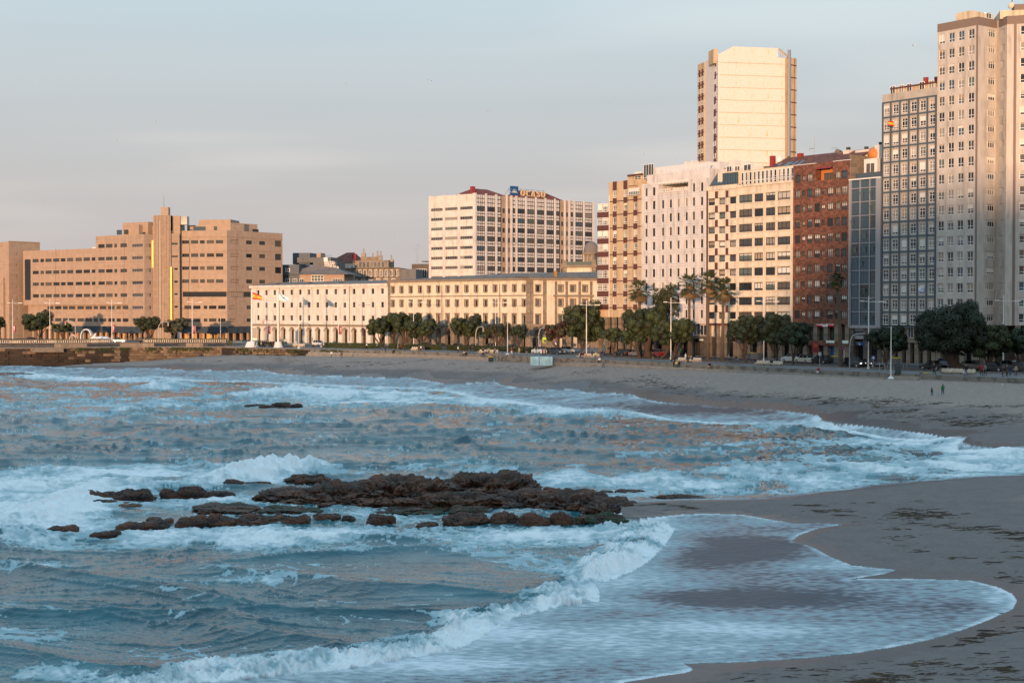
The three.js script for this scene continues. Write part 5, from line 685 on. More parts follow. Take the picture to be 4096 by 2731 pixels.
// --- grey grid block ---
{
  const f = rowFace(3527, 3744), k = 1.742, X = (a) => 3480 + a / k, Y = (a) => a / k, b = building('blue_grid_block', 'beige apartment block crossed by a blue grey grid of bands', f), xr = X(117);
  const cs = [117, 180, 243, 306, 370, 437].map((a) => f.u(X(a), Y(1000))), y1 = f.y(xr, Y(735)), fh = (y1 - f.y(xr, 800 + 900 / 1.9594)) / 14, y0 = f.y(3530, 1300), yT = f.y(X(90), Y(716)), holes = [], ww = 1.25;
  for (let i = 0; i < 15; i++) for (const c of cs) holes.push([c - ww / 2, y1 - i * fh - fh * .645, ww, fh * .645]);
  wall(b, 'wall', M.grid_wall, f, 0, f.len, y0, yT, holes); holes.forEach((o) => win(b, f, ...o, { m: 'white_frame', cols: 2, rows: [.25, .7], fw: .085, rec: .14, blind: .4, glass: [5, 4, 2, 2, 0, 1] }));
  for (let i = 0; i <= 15; i++) { const y = y1 - i * fh + fh * .19; slabOn(b, 'floor_band', M.slate_blue, f, 0, f.len, y - .15, y + .15, 0, .1); } const e = cs.map((c, i) => i ? (c + cs[i - 1]) / 2 : .12); for (const u of [...e, f.len - .16]) slabOn(b, 'vertical_band', M.slate_blue, f, u - .15, u + .15, y0, yT, 0, .14);
  slabOn(b, 'parapet', M.grid_wall, f, 0, f.len, yT, yT + 1.5, -.4, .05); slabOn(b, 'attic', M.beige_wall, f, 1.2, f.len, yT + 1.2, f.y(3545, 357), -9, -1.2); const fa = f.shifted(-1.18); for (const p of [3558, 3592, 3624, 3674, 3712]) win(b, fa, fa.u(p), yT + 1.5, 1.2, 1.6, { m: 'white_frame', cols: 2, fw: .1, rec: -.06, glass: [1, 2, 2, 2, 0, 0] }); slabOn(b, 'attic_roof', M.maroon, f, 1, f.len, f.y(3545, 357), f.y(3545, 357) + .25, -9.2, -.9);
  for (const [p, t, bt, w] of [[3634, 311, 340, .85], [3690, 291, 333, .75], [3705, 289, 333, .7], [3720, 293, 333, .75], [3733, 291, 333, .75]]) { const s = put(b, 'chimney', boxGeo(-w, w, -2, f.y(p, t + 6) - f.y(p, bt), -w, w), M.chimney_red, f, f.u(p), f.y(p, bt), -5); part(s, 'chimney_cap', new GB().cyl(0, 0, .8, 0, .45, .5, 8).geo(), M.chimney_red, 0, f.y(p, t + 6) - f.y(p, bt), 0); }
  backBox(b, M.grid_wall, f, y0, yT); slabOn(b, 'left_edge', M.slate_blue, f, -.03, .02, y0, yT, -13, .15);
  const yq = f.y(3530, 1360); slabOn(b, 'first_floor', M.granite, f, 0, f.len, yq, y0, -1.6, -1); for (let i = 0; i < 6; i++) win(b, f, 1 + i * 2.2, yq + .5, 1.3, 3, { m: 'white_frame', cols: 2, rec: .9, fw: .09, glass: [3, 3, 1, 0, 0, 0] }, 'first_floor_window'); slabOn(b, 'balcony_rail', M.slate_blue, f, 0, f.len, yq + 1.2, yq + 1.3, 0, .06); slabOn(b, 'balcony_slab', M.granite, f, 0, f.len, yq - .4, yq, -1, .2); shopfront(b, f, .1, f.len, SP, yq - .4, M.granite, 6);
  const fl = put(b, 'window_flag', boardGeo(1.2, 1.1, .04), signPanel(1.2, 1.1, (x, w, h) => { x.fillStyle = '#f2f2ee'; x.fillRect(0, 0, w, h); x.fillStyle = '#2d62b0'; for (let i = 0; i < 4; i++) x.fillRect(i < 2 ? w * .4 : 0, h * (.12 + i * .24), w, h * .12); x.fillStyle = '#e8b83a'; x.beginPath(); x.arc(w * .2, h * .22, h * .13, 0, 7); x.fill(); }, 64), f, cs[4], f.y(3685, 1157), .1);
  const fs = thing('balcony_flag', 'small red and yellow flag on a pole from the grid block', 'flag', f.w(f.u(3560), f.y(3560, 510), .1), f.rot); part(fs, 'pole', new GB().bar([0, 0, 0], [.5, 1.1, 1.2], .03).geo(), M.grey_metal); const g = new GB(); for (let i = 0; i < 6; i++) for (let j = 0; j < 4; j++) { const p = (a, c) => [.5 + a * .22, 1.1 - c * .22 - a * .05, 1.2 + .1 * Math.sin(a * 1.3 + c * .5)]; g.quad(p(i, j + 1), p(i + 1, j + 1), p(i + 1, j), p(i, j), j === 0 || j === 3 ? [.5, .02, .02] : [.75, .42, .03]); } part(fs, 'cloth', g.geo(), new THREE.MeshStandardMaterial({ vertexColors: true, roughness: .8, side: THREE.DoubleSide }));
}
// --- tall corner tower ---
{
  const f = rowFace(3745, 3906), k = 1.742, X = (a) => 3480 + a / k, Y = (a) => a / k, b = building('corner_tower', 'tallest beige corner tower with grey top band and white windows', f), dA = bl(3906)[1];
  const f2 = new Face([3906, dA], [3983, dA + 3.2]), f3 = new Face([3983, dA + 3.2], [4022, dA - .6]), f4 = new Face([4022, dA - .6], [4060, dA - .9]), f5 = new Face([4060, dA - .9], [4200, dA - 3]);
  const xr = X(500), y1 = f.y(xr, Y(240)), fh = (y1 - f.y(xr, 800 + 655 / 1.9594)) / 16, y0 = f.y(3750, 1300), yB = f.y(X(466), Y(226)), yT = f.y(X(466), Y(170)), st = { m: 'white_frame', cols: 2, rows: [.33], fw: .08, rec: .2, blind: .4, glass: [4, 4, 2, 2, 1, 1] };
  const h1 = []; for (let i = 0; i < 19; i++) for (const c of [500, 567, 635, 705]) { const u = f.u(X(c), Y(900)), yb = y1 - i * fh - fh * .6; if (yb > y0 + .3) h1.push([u - .64, yb, 1.28, fh * .62]); }
  wall(b, 'wall', M.tower_wall, f, 0, f.len, y0, yB, h1); h1.forEach((o) => win(b, f, ...o, st)); const rib = .75; for (const c of [466, 534, 601, 670, 735]) {}
  const h2 = [], h3 = [], h5 = []; for (let i = 0; i < 19; i++) { const yb = y1 - i * fh - fh * .42; if (yb < y0 + .3) break; h2.push([f2.u(3942), yb, f2.u(3978) - f2.u(3942), fh * .44]); h3.push([f3.u(3989), yb, f3.u(4012) - f3.u(3989), fh * .44]); h5.push([f5.u(4076), yb - .2, 2.6, fh * .56]); }
  wall(b, 'wall', M.tower_wall, f2, 0, f2.len, y0, yB, h2); wall(b, 'wall', M.tower_wall, f3, 0, f3.len, y0, yB, h3); wall(b, 'wall', M.tower_wall, f4, 0, f4.len, y0, yB); wall(b, 'wall', M.tower_wall, f5, 0, f5.len, y0, yB, h5);
  h2.forEach((o) => win(b, f2, ...o, { ...st, cols: 4, rows: [.78] })); h3.forEach((o) => win(b, f3, ...o, { ...st, cols: 3, rows: [.78] })); h5.forEach((o) => win(b, f5, ...o, { ...st, cols: 3 }));
  for (const ff of [f, f2, f3, f4, f5]) slabOn(b, 'top_band', M.tower_band, ff, -.02, ff.len + .02, yB, yT, -.4, .05); slabOn(b, 'corner_strip', M.tower_band, f, f.len - .32, f.len + .05, y0, yB, 0, .07); slabOn(b, 'corner_strip', M.tower_band, f4, f4.len - .45, f4.len, y0, yB, 0, .07);
  const pts = [f.w(.02, 0, -.36), f.w(f.len, 0, -.36), f2.w(f2.len, 0, -.36), f3.w(f3.len, 0, -.36), f5.w(0, 0, -.36), f5.w(f5.len, 0, -.36), f5.w(f5.len, 0, -18), f.w(.02, 0, -16)]; mass(b, 'body', M.tower_wall, pts, y0, yT - .1); mass(b, 'ground_floor', M.granite_dark, [f.w(.02, 0, -4), f5.w(f5.len, 0, -6), f5.w(f5.len, 0, -18), f.w(.02, 0, -16)], SP, y0);
  slabOn(b, 'penthouse', M.cream_wall, f2, .2, f2.len + 1, yT - .2, f2.y(3950, 41), -5, -1.6); slabOn(b, 'penthouse', M.cream_wall, f4, -1, f4.len + 9, yT - .2, f4.y(4040, 34), -9, -1.5); put(b, 'water_tank', new GB().cyl(0, 0, f4.y(4007, 17) - f4.y(4007, 41), 0, 1.05, 1.1, 14).geo(), M.grey_metal, f2, f2.u(4007), f4.y(4007, 42), -4); put(b, 'roof_hut', boxGeo(0, 6, 0, 1.6, -3, 0), M.tower_band, f4, f4.u(4065), f4.y(4065, 34), -4); put(b, 'dish_mast', new GB().bar([0, -1, 0], [0, 2.2, 0], .08).geo(), M.dark_metal, f4, f4.u(4052), f4.y(4052, 30), -3); put(b, 'satellite_dish', new THREE.SphereGeometry(.7, 14, 6, 0, 7, 0, 1.1), M.pale_cream, f4, f4.u(4052), f4.y(4052, 10), -3).rotation.set(1.4, f.rot, 0, 'YXZ'); put(b, 'vent', boxGeo(0, 1.8, 0, .7, -1, 0), M.dark_metal, f, f.u(3797), yT, -2);
  const fp = f2.shifted(-1.58); win(b, fp, fp.u(3937), yT + .1, 1.6, 1.4, { ...st, rec: -.05, glass: [0, 1, 0, 0, 2, 1] });
  shopfront(b, f, .1, f.len, SP, y0, M.granite, 3); shopfront(b, f2, .1, f2.len, SP, y0, M.granite, 2); shopfront(b, f5, .1, f5.len, SP, y0, M.granite, 3); slabOn(b, 'base_band', M.tower_band, f, 0, f.len, y0 - .4, y0, -.3, .08);
}
// --- tall slab behind the row ---
{
  const f = new Face([2873, 348], [3142, 351]), l = new Face([2832, 356], [2868, 348.3]), l2 = new Face([2789, 362], [2815, 358]), r = new Face([3150, 352], [3183, 354]), k = 2.851, X = (a) => 2700 + a / k, Y = (a) => 150 + a / k, b = building('blank_slab_tower', 'tall cream slab tower with a blank rust streaked end wall', f), yT = f.y(2873, Y(190)), yR = f.y(3100, Y(232)), y0 = SP;
  const sh = new THREE.Shape(); const P = [[2873, 1500], [3142, 1500], [3142, Y(233)], [3113, Y(230)], [3112, Y(122)], [2935, Y(102)], [2873, Y(192)]].map(([p, q]) => [f.u(p, Math.min(q, 900)), q > 900 ? 0 : f.y(p, q) - SP]); P.forEach((p, i) => i ? sh.lineTo(...p) : sh.moveTo(...p)); sh.closePath(); put(b, 'end_wall', new THREE.ExtrudeGeometry(sh, { depth: 14, bevelEnabled: false }).translate(0, 0, -14), M.end_wall || mat('end_wall', .74, .655, .60, .85, { map: mottle(1024, 17, (x, y) => { const d = (y / 3.05) % 1; const s = smooth(.35, .8, n2(x * 1.9, Math.floor(y / 3.05) * 7.7)) * smooth(.25, 1, d) * smooth(-.2, .5, n2(x * .35, 3)); const v = .97 + .02 * n2(x, y) ; return [v - .03 * s, v - .14 * s, v - .34 * s]; }) }), f, 0, SP);
  for (let i = 0; i < 9; i++) { const y = f.y(X(500), Y(281 + i * 142.3)); slabOn(b, 'slab_joint', M.beige_wall, f, .2, f.len - .2, y - .07, y + .07, -.05, .03); }
  const fh = f.y(X(500), Y(281)) - f.y(X(500), Y(423));
  for (const [ff, yTop, nm] of [[l, l.y(2868, Y(225)), 0], [l2, l2.y(2800, Y(300)), 1]]) { slabOn(b, 'side_wall', M.beige_wall, ff, 0, ff.len, y0, yTop, -4, 0); for (let i = 0; i < 22; i++) { const y = f.y(X(500), Y(281)) + .2 - (nm ? .8 : 0) - i * fh; if (y < 25) break; for (const t of [.18, .62]) { slabOn(b, 'maroon_panel', M.maroon, ff, ff.len * t, ff.len * (t + .22), y - fh * .32, y + fh * .28, 0, .06); win(b, ff, ff.len * t, y - fh * .72, ff.len * .22, fh * .38, { m: 'white_frame', cols: 1, fw: .1, rec: -.05, glass: [1, 1, 3, 4, 0, 0] }); } slabOn(b, 'maroon_line', M.maroon, ff, 0, ff.len, y - .12, y + .12, 0, .04); } }
  slabOn(b, 'recess_wall', M.cream_wall, l2, l2.len, l2.len + 3, y0, l2.y(2815, Y(278)), -6, -1.5); slabOn(b, 'side_wall', M.beige_wall, r, 0, r.len, y0, r.y(3160, Y(225)), -8, 0); for (let i = 0; i < 9; i++) { const y = r.y(3165, Y(312 + i * 141.5)); slabOn(b, 'maroon_line', M.maroon, r, 0, r.len, y - .13, y + .13, 0, .05); } slabOn(b, 'vertical_joint', M.maroon, r, r.len * .72, r.len * .76, y0, r.y(3160, Y(230)), 0, .04);
  mass(b, 'link_body', M.beige_wall, [l.w(l.len, 0, -.1), f.w(.05, 0, -.1), f.w(.05, 0, -10), l.w(0, 0, -8)], y0, yT - 1); put(b, 'flue', new GB().cyl(0, 0, f.y(3149, Y(148)) - f.y(3149, Y(1360)), 0, .42, .42, 10).geo(), M.grey_metal, f, f.u(3149), f.y(3149, Y(1360)), .9); slabOn(b, 'lift_house', M.beige_wall, f, f.u(2857), f.u(2874), yT - 2, f.y(2865, Y(120)), -5, -1); slabOn(b, 'roof_box', M.pale_cream, f, f.u(2984), f.u(3008), f.y(2990, Y(112)), f.y(2990, Y(94)), -6, -2); put(b, 'roof_brace', new GB().bar([f.u(3116), f.y(3116, Y(125)) - SP, -.6], [f.u(3158), f.y(3158, Y(225)) - SP, -.6], .25, .25, 4).bar([f.u(3122), f.y(3122, Y(235)) - SP, -.6], [f.u(3122), f.y(3122, Y(165)) - SP, -.6], .1, .1, 4).bar([f.u(3129), f.y(3129, Y(235)) - SP, -.6], [f.u(3129), f.y(3129, Y(175)) - SP, -.6], .1, .1, 4).geo(), M.beige_wall, f, 0, SP);
  const pipes = [[X(925), Y(1390)], [X(1120), Y(1395)]];
}
// ================= sea wall, promenade and street furniture =================
function along(px) { for (let i = 0; i < edgePx.length - 1; i++) if (px <= edgePx[i + 1][0]) { const t = (px - edgePx[i][0]) / (edgePx[i + 1][0] - edgePx[i][0]); return i + t; } return edgePx.length - 1.001; }
function edgeAt(s, w = 0, poly) { const P = poly || edge, i = Math.min(P.length - 2, Math.floor(s)), t = s - i, a = P[i], b = P[i + 1], dx = b[0] - a[0], dd = b[1] - a[1], l = Math.hypot(dx, dd); return { x: lerp(a[0], b[0], t) - dd / l * w, d: lerp(a[1], b[1], t) + dx / l * w, rot: Math.atan2(dd, dx) }; }
const dirAt = (x, d) => { const o = {}; segDist(edge, false, x, d, o); return edgeAt(o.i + o.t).rot; };
// a run of wall between two photo columns: w0..w1 back from the edge, y0..y1 (y0 may follow the sand)
function run(parent, name, m, p0, p1, w0, w1, y0, y1, step = 40) {
  const g = new GB(), n = Math.max(1, Math.round((p1 - p0) / step));
  for (let i = 0; i < n; i++) { const A = edgeAt(along(lerp(p0, p1, i / n)), w0), B = edgeAt(along(lerp(p0, p1, (i + 1) / n)), w0), C = edgeAt(along(lerp(p0, p1, (i + 1) / n)), w1), D = edgeAt(along(lerp(p0, p1, i / n)), w1), v = (q, y) => [q.x - parent.position.x, y - parent.position.y, -q.d - parent.position.z]; g.quad(v(A, y0), v(B, y0), v(B, y1), v(A, y1)).quad(v(A, y1), v(B, y1), v(C, y1), v(D, y1)).quad(v(C, y0), v(D, y0), v(D, y1), v(C, y1)); if (i === 0) g.quad(v(D, y0), v(A, y0), v(A, y1), v(D, y1)); if (i === n - 1) g.quad(v(B, y0), v(C, y0), v(C, y1), v(B, y1)); }
  return part(parent, name, g.geo(), m);
}
const thingAt = (name, label, cat, q, turn, group) => thing(name, label, cat, new THREE.Vector3(q.x, q.y ?? SP, -q.d), turn, group);
const rs = rngOf(404);
const leafMat = new THREE.MeshStandardMaterial({ vertexColors: true, roughness: .75, side: THREE.DoubleSide }); leafMat.name = 'leaves';

{ // old quay wall of stone blocks
  const q0 = edgeAt(along(-250)), b = thing('quay_wall', 'old brown stained quay wall of stone blocks with tufts of plants', 'wall', new THREE.Vector3(q0.x, 0, -q0.d));
  run(b, 'core', mat('quay_core', .06, .042, .03, .95, { map: granite }), -250, 1240, .12, 1.4, -1, SP - .25, 60);
  const tones = [[.27, .18, .11], [.22, .145, .09], [.31, .215, .135], [.19, .125, .08], [.34, .24, .15]].map((c, i) => mat('quay_stone' + i, ...c, .9, { map: concreteMap })), dark = [[.05, .034, .023], [.07, .046, .03], [.085, .055, .036]].map((c, i) => mat('quay_stain' + i, ...c, .85, { map: concreteMap }));
  const geos = rep(4, (i) => { const w = [2.16, 2.08, 2.19, 2.12][i]; return new GB().box(.03, w, .03, .74, -.5, .06 + i * .025).geo(); }); let n = 0;
  for (let r = 0; r < 7; r++) for (let s = 0; s < 46; s++) {
    const t = (s + (r & 1) * .5) / 46, px = lerp(-40, 1180, t), e = edgeAt(along(px)), y = SP - .95 - r * .78; if (y < footAt(e.x, e.d) - .6 || n >= 298) continue;
    const wet = n2(px * .008, r * .4) * .5 + (px < 430 ? .45 : -.45) + r * .06 - .1; const m = wet > .25 ? dark[(rs() * 3) | 0] : tones[(rs() * 5) | 0];
    part(b, 'stone_block', geos[(rs() * 4) | 0], m, e.x - b.position.x, y, -e.d - b.position.z, e.rot); n++;
  }
  run(b, 'coping', M.granite, -250, 1240, -.1, .7, SP - .25, SP + .04, 60);
  run(b, 'parapet', M.granite, 215, 346, .1, .5, SP, SP + 1.0); run(b, 'parapet', M.granite, 480, 614, .1, .5, SP, SP + 1.0); run(b, 'parapet', M.granite, 742, 812, .1, .5, SP, SP + 1.0); run(b, 'ledge', M.granite, 130, 250, -1.6, 0, SP - 1.2, SP - .25);
  const tufts = new GB(); for (let i = 0; i < 1400; i++) { const c = [[320, 40], [420, 50], [500, 30], [610, 45], [760, 60], [700, 40], [830, 30], [1060, 60], [1180, 40], [1330, 60], [980, 40]][(rs() * 11) | 0], px = c[0] + (rs() + rs() - 1) * c[1], e = edgeAt(along(Math.min(px, 1390)), -.15 - rs() * .3), y = SP - .35 - rs() * rs() * 1.6, s = .14 + rs() * .22, a = rs() * 6; const v = [e.x - b.position.x, y, -e.d - b.position.z], k = .6 + rs() * .7; tufts.tri([v[0] - s * Math.cos(a), v[1], v[2]], [v[0] + s * Math.cos(a), v[1] + .05, v[2] + s * .5], [v[0], v[1] + s, v[2] + s * .4], [.035 * k, .055 * k, .016 * k]); } const tm = part(b, 'plant_tufts', tufts.geo(), new THREE.MeshStandardMaterial({ vertexColors: true, roughness: .9, side: THREE.DoubleSide })); tm.userData.kind = 'stuff';
}
{ // low concrete wall with a seat step
  const q0 = edgeAt(along(1240)), b = thing('seat_wall', 'long stepped concrete beach wall with weather stained face', 'wall', new THREE.Vector3(q0.x, 0, -q0.d));
  const stain = mottle(1024, 30, (x, y) => { const s = smooth(-.1, .7, n2(x * .45, y * .6) + .4 * n2(x * 1.6, y * .7)); const v = .90 - .20 * s + .05 * n2(x * 5, y * 5); return [v, v * .985, v * .96]; }); const m = mat('seat_concrete', .25, .24, .222, .9, { map: stain });
  const P = [1240, 1500, 1760, 2010]; for (let i = 0; i < 3; i++) run(b, 'wall_section', m, P[i], P[i + 1] - 2, 0, .5, 2.8, SP + .03);
  const P2 = [2285, 2480, 2680, 2880, 3080, 3280, 3530]; for (let i = 0; i < 6; i++) run(b, 'wall_section', m, P2[i], P2[i + 1] - 1.5, 0, .5, 3.2, SP + .03); const P3 = [3590, 3760, 3930, 4100, 4400]; for (let i = 0; i < 4; i++) run(b, 'wall_section', m, P3[i], P3[i + 1] - 1.5, 0, .5, 3.2, SP + .03);
  for (const [a, c] of [[1240, 2005], [2290, 3590], [3590, 4400]]) { run(b, 'step', M.concrete, a, c, -.75, 0, 2.6, SP - .72); if (a < 2000) run(b, 'step', M.concrete, a, c, -1.5, -.75, 2.4, SP - 1.2); }
  // access ramp by the hut and the one further along
  run(b, 'ramp_wall', m, 2010, 2285, -1.2, 0, 2.4, SP - .02); run(b, 'ramp', M.concrete, 2180, 2400, -2.4, -1.2, 2.4, SP - 1.0); run(b, 'ramp_wall', m, 3530, 3592, -.4, .5, 3, SP + .03); run(b, 'steps', M.concrete, 3592, 3700, -1.1, 0, 3, SP - .35);
}
function railing(name, label, list, h, group) { for (const [p0, p1, w, y, by] of list) { const q = edgeAt(along(p0), w), t = thingAt(name, label + ' ' + by, 'railing', { ...q, y }, 0, group), g = new GB(), n = Math.round((p1 - p0) / 3.1), top = new GB(); let last; for (let i = 0; i <= n; i++) { const e = edgeAt(along(lerp(p0, p1, i / n)), w), v = [e.x - q.x, 0, -(e.d - q.d)]; g.bar(v, [v[0], h, v[2]], i % 8 ? .025 : .05, .025, 4); if (last) top.bar([last[0], h, last[2]], [v[0], h, v[2]], .04, .04, 4).bar([last[0], .12, last[2]], [v[0], .12, v[2]], .03, .03, 4); last = v; } part(t, 'bars', g.geo(), M.dark_metal); part(t, 'top_rail', top.geo(), M.dark_metal); } }
railing('iron_railing', 'dark iron bar railing on quay wall', [[-120, 214, .3, SP + .04, 'left of the jutting ledge'], [347, 479, .3, SP + .04, 'below the white sculptures'], [615, 741, .3, SP + .04, 'between two stone parapets'], [813, 893, .3, SP + .04, 'ending at the benches']], 1.05, 'iron railings on the quay');
{ // pale balustrade on its low terrace
  const q0 = edgeAt(along(-150), 15), b = thingAt('balustrade', 'long pale stone balustrade of small tapered balusters on terrace', 'balustrade', q0), Y = 6.45 - SP; run(b, 'terrace_wall', M.granite_dark, -150, 860, 15, 15.6, SP, SP + Y - .02); const bal = new GB().cyl(0, 0, .62, 0, .26, .11, 6).box(-.2, .2, .62, .72, -.2, .2).geo();
  for (let i = 0; i < 112; i++) { const e = edgeAt(along(lerp(-145, 855, i / 111)), 15.3); part(b, 'baluster', bal, M.bench_stone, e.x - q0.x, Y, -(e.d - q0.d)); } run(b, 'handrail', M.granite, -150, 860, 15.1, 15.5, SP + Y + .73, SP + Y + .86);
  const hb = thingAt('low_hedge', 'low dark hedge planted behind the pale balustrade', 'hedge', edgeAt(along(-150), 16.5)); hb.userData.group = undefined; hedgeMesh(hb, -140, 860, 16, 18, SP, SP + 1.9, 5);
}
function leafy(g, cx, cy, cz, dir, s, col) { // one leaf face turned roughly to dir
  const u = new THREE.Vector3(rs() - .5, rs() - .5, rs() - .5).cross(dir).normalize(), v = new THREE.Vector3().crossVectors(dir, u).addScaledVector(dir, (rs() - .5) * 1.1).normalize();
  const P = (a, b) => [cx + u.x * a + v.x * b, cy + u.y * a + v.y * b, cz + u.z * a + v.z * b]; const i0 = g.n.length; g.quad(P(-s * .5, -s), P(s * .5, -s), P(s * .35, s), P(-s * .35, s), col); for (let i = i0; i < g.n.length; i += 3) { const nx = g.n[i] * .35 + dir.x, ny = g.n[i + 1] * .35 + dir.y, nz = g.n[i + 2] * .35 + dir.z, l = Math.hypot(nx, ny, nz); g.n[i] = nx / l; g.n[i + 1] = ny / l; g.n[i + 2] = nz / l; }
}
function hedgeMesh(t, p0, p1, w0, w1, y0, y1, dens = 9) {
  const g = new GB(), n = Math.round((p1 - p0) * dens * 1.9), up = new THREE.Vector3(0, 1, 0);
  for (let i = 0; i < n; i++) { const topSide = rs() < .42, px = lerp(p0, p1, rs()), e = edgeAt(along(px), topSide ? lerp(w0, w1, rs()) : w0), y = topSide ? y1 - rs() * .08 : lerp(y0, y1, rs()), d = topSide ? up.clone() : new THREE.Vector3(Math.sin(-e.rot), .25, Math.cos(e.rot)); d.x += (rs() - .5) * .8; d.z += (rs() - .5) * .8; d.normalize(); const k = .6 + rs() * .9; leafy(g, e.x - t.position.x, y - t.position.y + .1 * n2(px * .1, y), -e.d - t.position.z, d, .1 + rs() * .1, [.046 * k, .060 * k, .019 * k]); }
  part(t, 'leaves', g.geo(), leafMat);
}
for (const [label, p0, p1, w0, w1] of [['clipped green hedge facing the white arches', 1190, 1418, 10.3, 12.2], ['long clipped hedge between the promenade and stone trimmed arches', 1438, 2078, 10.8, 12.6], ['short clipped hedge behind the flagpole bases', 880, 1000, 10, 11.6]]) { const q = edgeAt(along(p0), w0), t = thingAt('hedge', label, 'hedge', q); hedgeMesh(t, p0, p1, w0, w1, SP, SP + 1.35, 8); }
// ---------- trees ----------
function tree(name, label, [bx, by], [x0, x1, y0, y1], opt = {}) {
  const q = onPlane(bx, by), d = -q.z, t = thing(name, label, 'tree', new THREE.Vector3(q.x, SP, q.z), 0, opt.group), k = d / F, cx = ((x0 + x1) / 2 - bx) * k, W = (x1 - x0) / 2 * k, yT = EYE - (y0 - HY) * k - SP, yB = EYE - (y1 - HY) * k - SP, H = (yT - yB) / 2, cy = (yT + yB) / 2;
  const g = new GB(), np = opt.puffs || 34, pr = opt.pr || .34, puffs = [], airy = opt.airy || 0, [cr, cg, cb] = opt.col || [.046, .060, .022];
  const nl = Math.max(4, Math.round(np / 7)), lobes = [];
  for (let i = 0; i < nl; i++) { const a = i * 2.39996 + rs() * .7, v = lerp(.75, -.55, (i + rs() * .5) / nl), r = Math.sqrt(1 - v * v) * (.45 + .25 * rs()); lobes.push([cx + Math.cos(a) * r * W, cy + v * H * .62, Math.sin(a) * r * W * .9, (.36 + .2 * rs())]); }
  for (const [lx, ly, lz, s] of lobes) for (let j = 0; j < 8; j++) { const a = j * 2.39996 + rs(), v = lerp(.95, -.75, (j + .5) / 8), r = Math.sqrt(1 - v * v), q2 = .62 + .3 * rs(); puffs.push([lx + Math.cos(a) * r * W * s * q2, ly + v * H * s * 1.05 * q2, lz + Math.sin(a) * r * W * s * q2, Math.min(W, H * 1.2) * s * (.36 + .3 * rs())]); }
  for (const [px, py, pz, R] of puffs) {
    const n = Math.round((opt.n || 185) * Math.min(2.2, R * R * 1.3 + .3)), tone = .55 + rs() * .85, red = rs() < (opt.red || 0) ? 1 : 0;
    for (let i = 0; i < n; i++) { const v = rs() * 1.7 - .7, a = rs() * 6.283, r = Math.sqrt(Math.max(0, 1 - v * v)), dir = new THREE.Vector3(Math.cos(a) * r, v, Math.sin(a) * r), rad = R * (airy ? .4 + rs() * .8 : .45 + .65 * Math.sqrt(rs())), c = tone * (.7 + rs() * .7); leafy(g, px + dir.x * rad, py + dir.y * rad * .85, pz + dir.z * rad, dir, (opt.leaf || .17) * (.7 + rs() * .7), red && rs() < .8 ? [.050 * c, .013 * c, .012 * c] : [cr * c, cg * c, cb * c]); }
  }
  part(t, 'crown', g.geo(), leafMat);
  const tr = new GB(), r0 = opt.trunk || .22, fork = Math.max(.6, yB * .55), base = [0, -.05, 0]; for (const s of opt.stems || [[0, 0]]) { const b0 = [s[0], -.05, s[1]], f = [s[0] * .6 + cx * .35, fork, s[1] * .6]; tr.bar(b0, f, r0 * 1.25, r0, 7); for (let i = 0; i < 5; i++) { const p = puffs[Math.floor(rs() * puffs.length)]; const m = [lerp(f[0], p[0], .5) + (rs() - .5) * .5, lerp(f[1], p[1], .55), lerp(f[2], p[2], .5)]; tr.bar(f, m, r0 * .75, r0 * .5, 6).bar(m, [p[0], p[1], p[2]], r0 * .5, r0 * .15, 5); } } part(t, 'trunk', tr.geo(), M.bark);
  return t;
}
const dk = { col: [.016, .031, .014] }, ol = { col: [.028, .042, .014] }, G = 'trees along the promenade';
tree('clipped_tree', 'dark round tree beside the far stone block, cut by the corner', [4, 1366], [-38, 20, 1262, 1330], { ...ol, group: G, puffs: 20 });
tree('street_tree', 'dense dark round tree before the low end of tan office block', [158, 1367], [95, 208, 1246, 1343], { ...ol, group: G }); tree('bushy_tree', 'low loose green bush tree under the red traffic signal', [246, 1367], [207, 296, 1286, 1338], { col: [.042, .055, .017], group: G, puffs: 18, leaf: .14 });
tree('street_tree', 'soft green feathery tree left of the tan shaft', [604, 1369], [540, 645, 1258, 1345], { col: [.036, .045, .015], group: G, leaf: .13 }); tree('street_tree', 'windswept pale tree beneath the tan central shaft', [690, 1370], [648, 756, 1270, 1345], { col: [.060, .062, .036], group: G });
tree('street_tree', 'broad umbrella tree nearest the white arches, left of three', [1520, 1388], [1466, 1594, 1254, 1366], { ...ol, group: G, stems: [[0, 0], [-.7, .2]] }); tree('street_tree', 'tallest broad umbrella tree, middle of three before the arches', [1616, 1390], [1570, 1700, 1244, 1358], { ...ol, group: G, stems: [[0, 0], [.8, .1], [-.6, 0]] }); tree('street_tree', 'wide umbrella tree, right of three before the stone trim', [1684, 1392], [1632, 1750, 1270, 1368], { ...ol, group: G, stems: [[0, 0], [.9, .1]] });
tree('street_tree', 'dense ball shaped tree before the granite arches', [1860, 1401], [1804, 1934, 1252, 1372], { ...ol, group: G, puffs: 40 }); tree('tamarisk_tree', 'feathery fine leaved tamarisk before the granite arches', [2008, 1403], [1936, 2058, 1284, 1368], { col: [.038, .042, .017], group: G, leaf: .11, n: 170, airy: 1, stems: [[0, 0], [-.6, 0]] }); tree('street_tree', 'small loose tree right of the tamarisk', [2066, 1404], [2036, 2114, 1300, 1366], { ...dk, group: G, puffs: 20, leaf: .14 });
tree('street_tree', 'reddish crowned tree by the crossing sign', [2234, 1413], [2181, 2272, 1286, 1382], { col: [.036, .036, .018], red: .3, group: G }); tree('street_tree', 'large olive tree overlapping the corner wing and glazed bays', [2322, 1412], [2252, 2420, 1204, 1400], { ...ol, group: G, puffs: 60, pr: .27 }); tree('street_tree', 'small dark tree under the glazed bays', [2458, 1426], [2400, 2488, 1304, 1392], { ...ol, group: G, puffs: 22 });
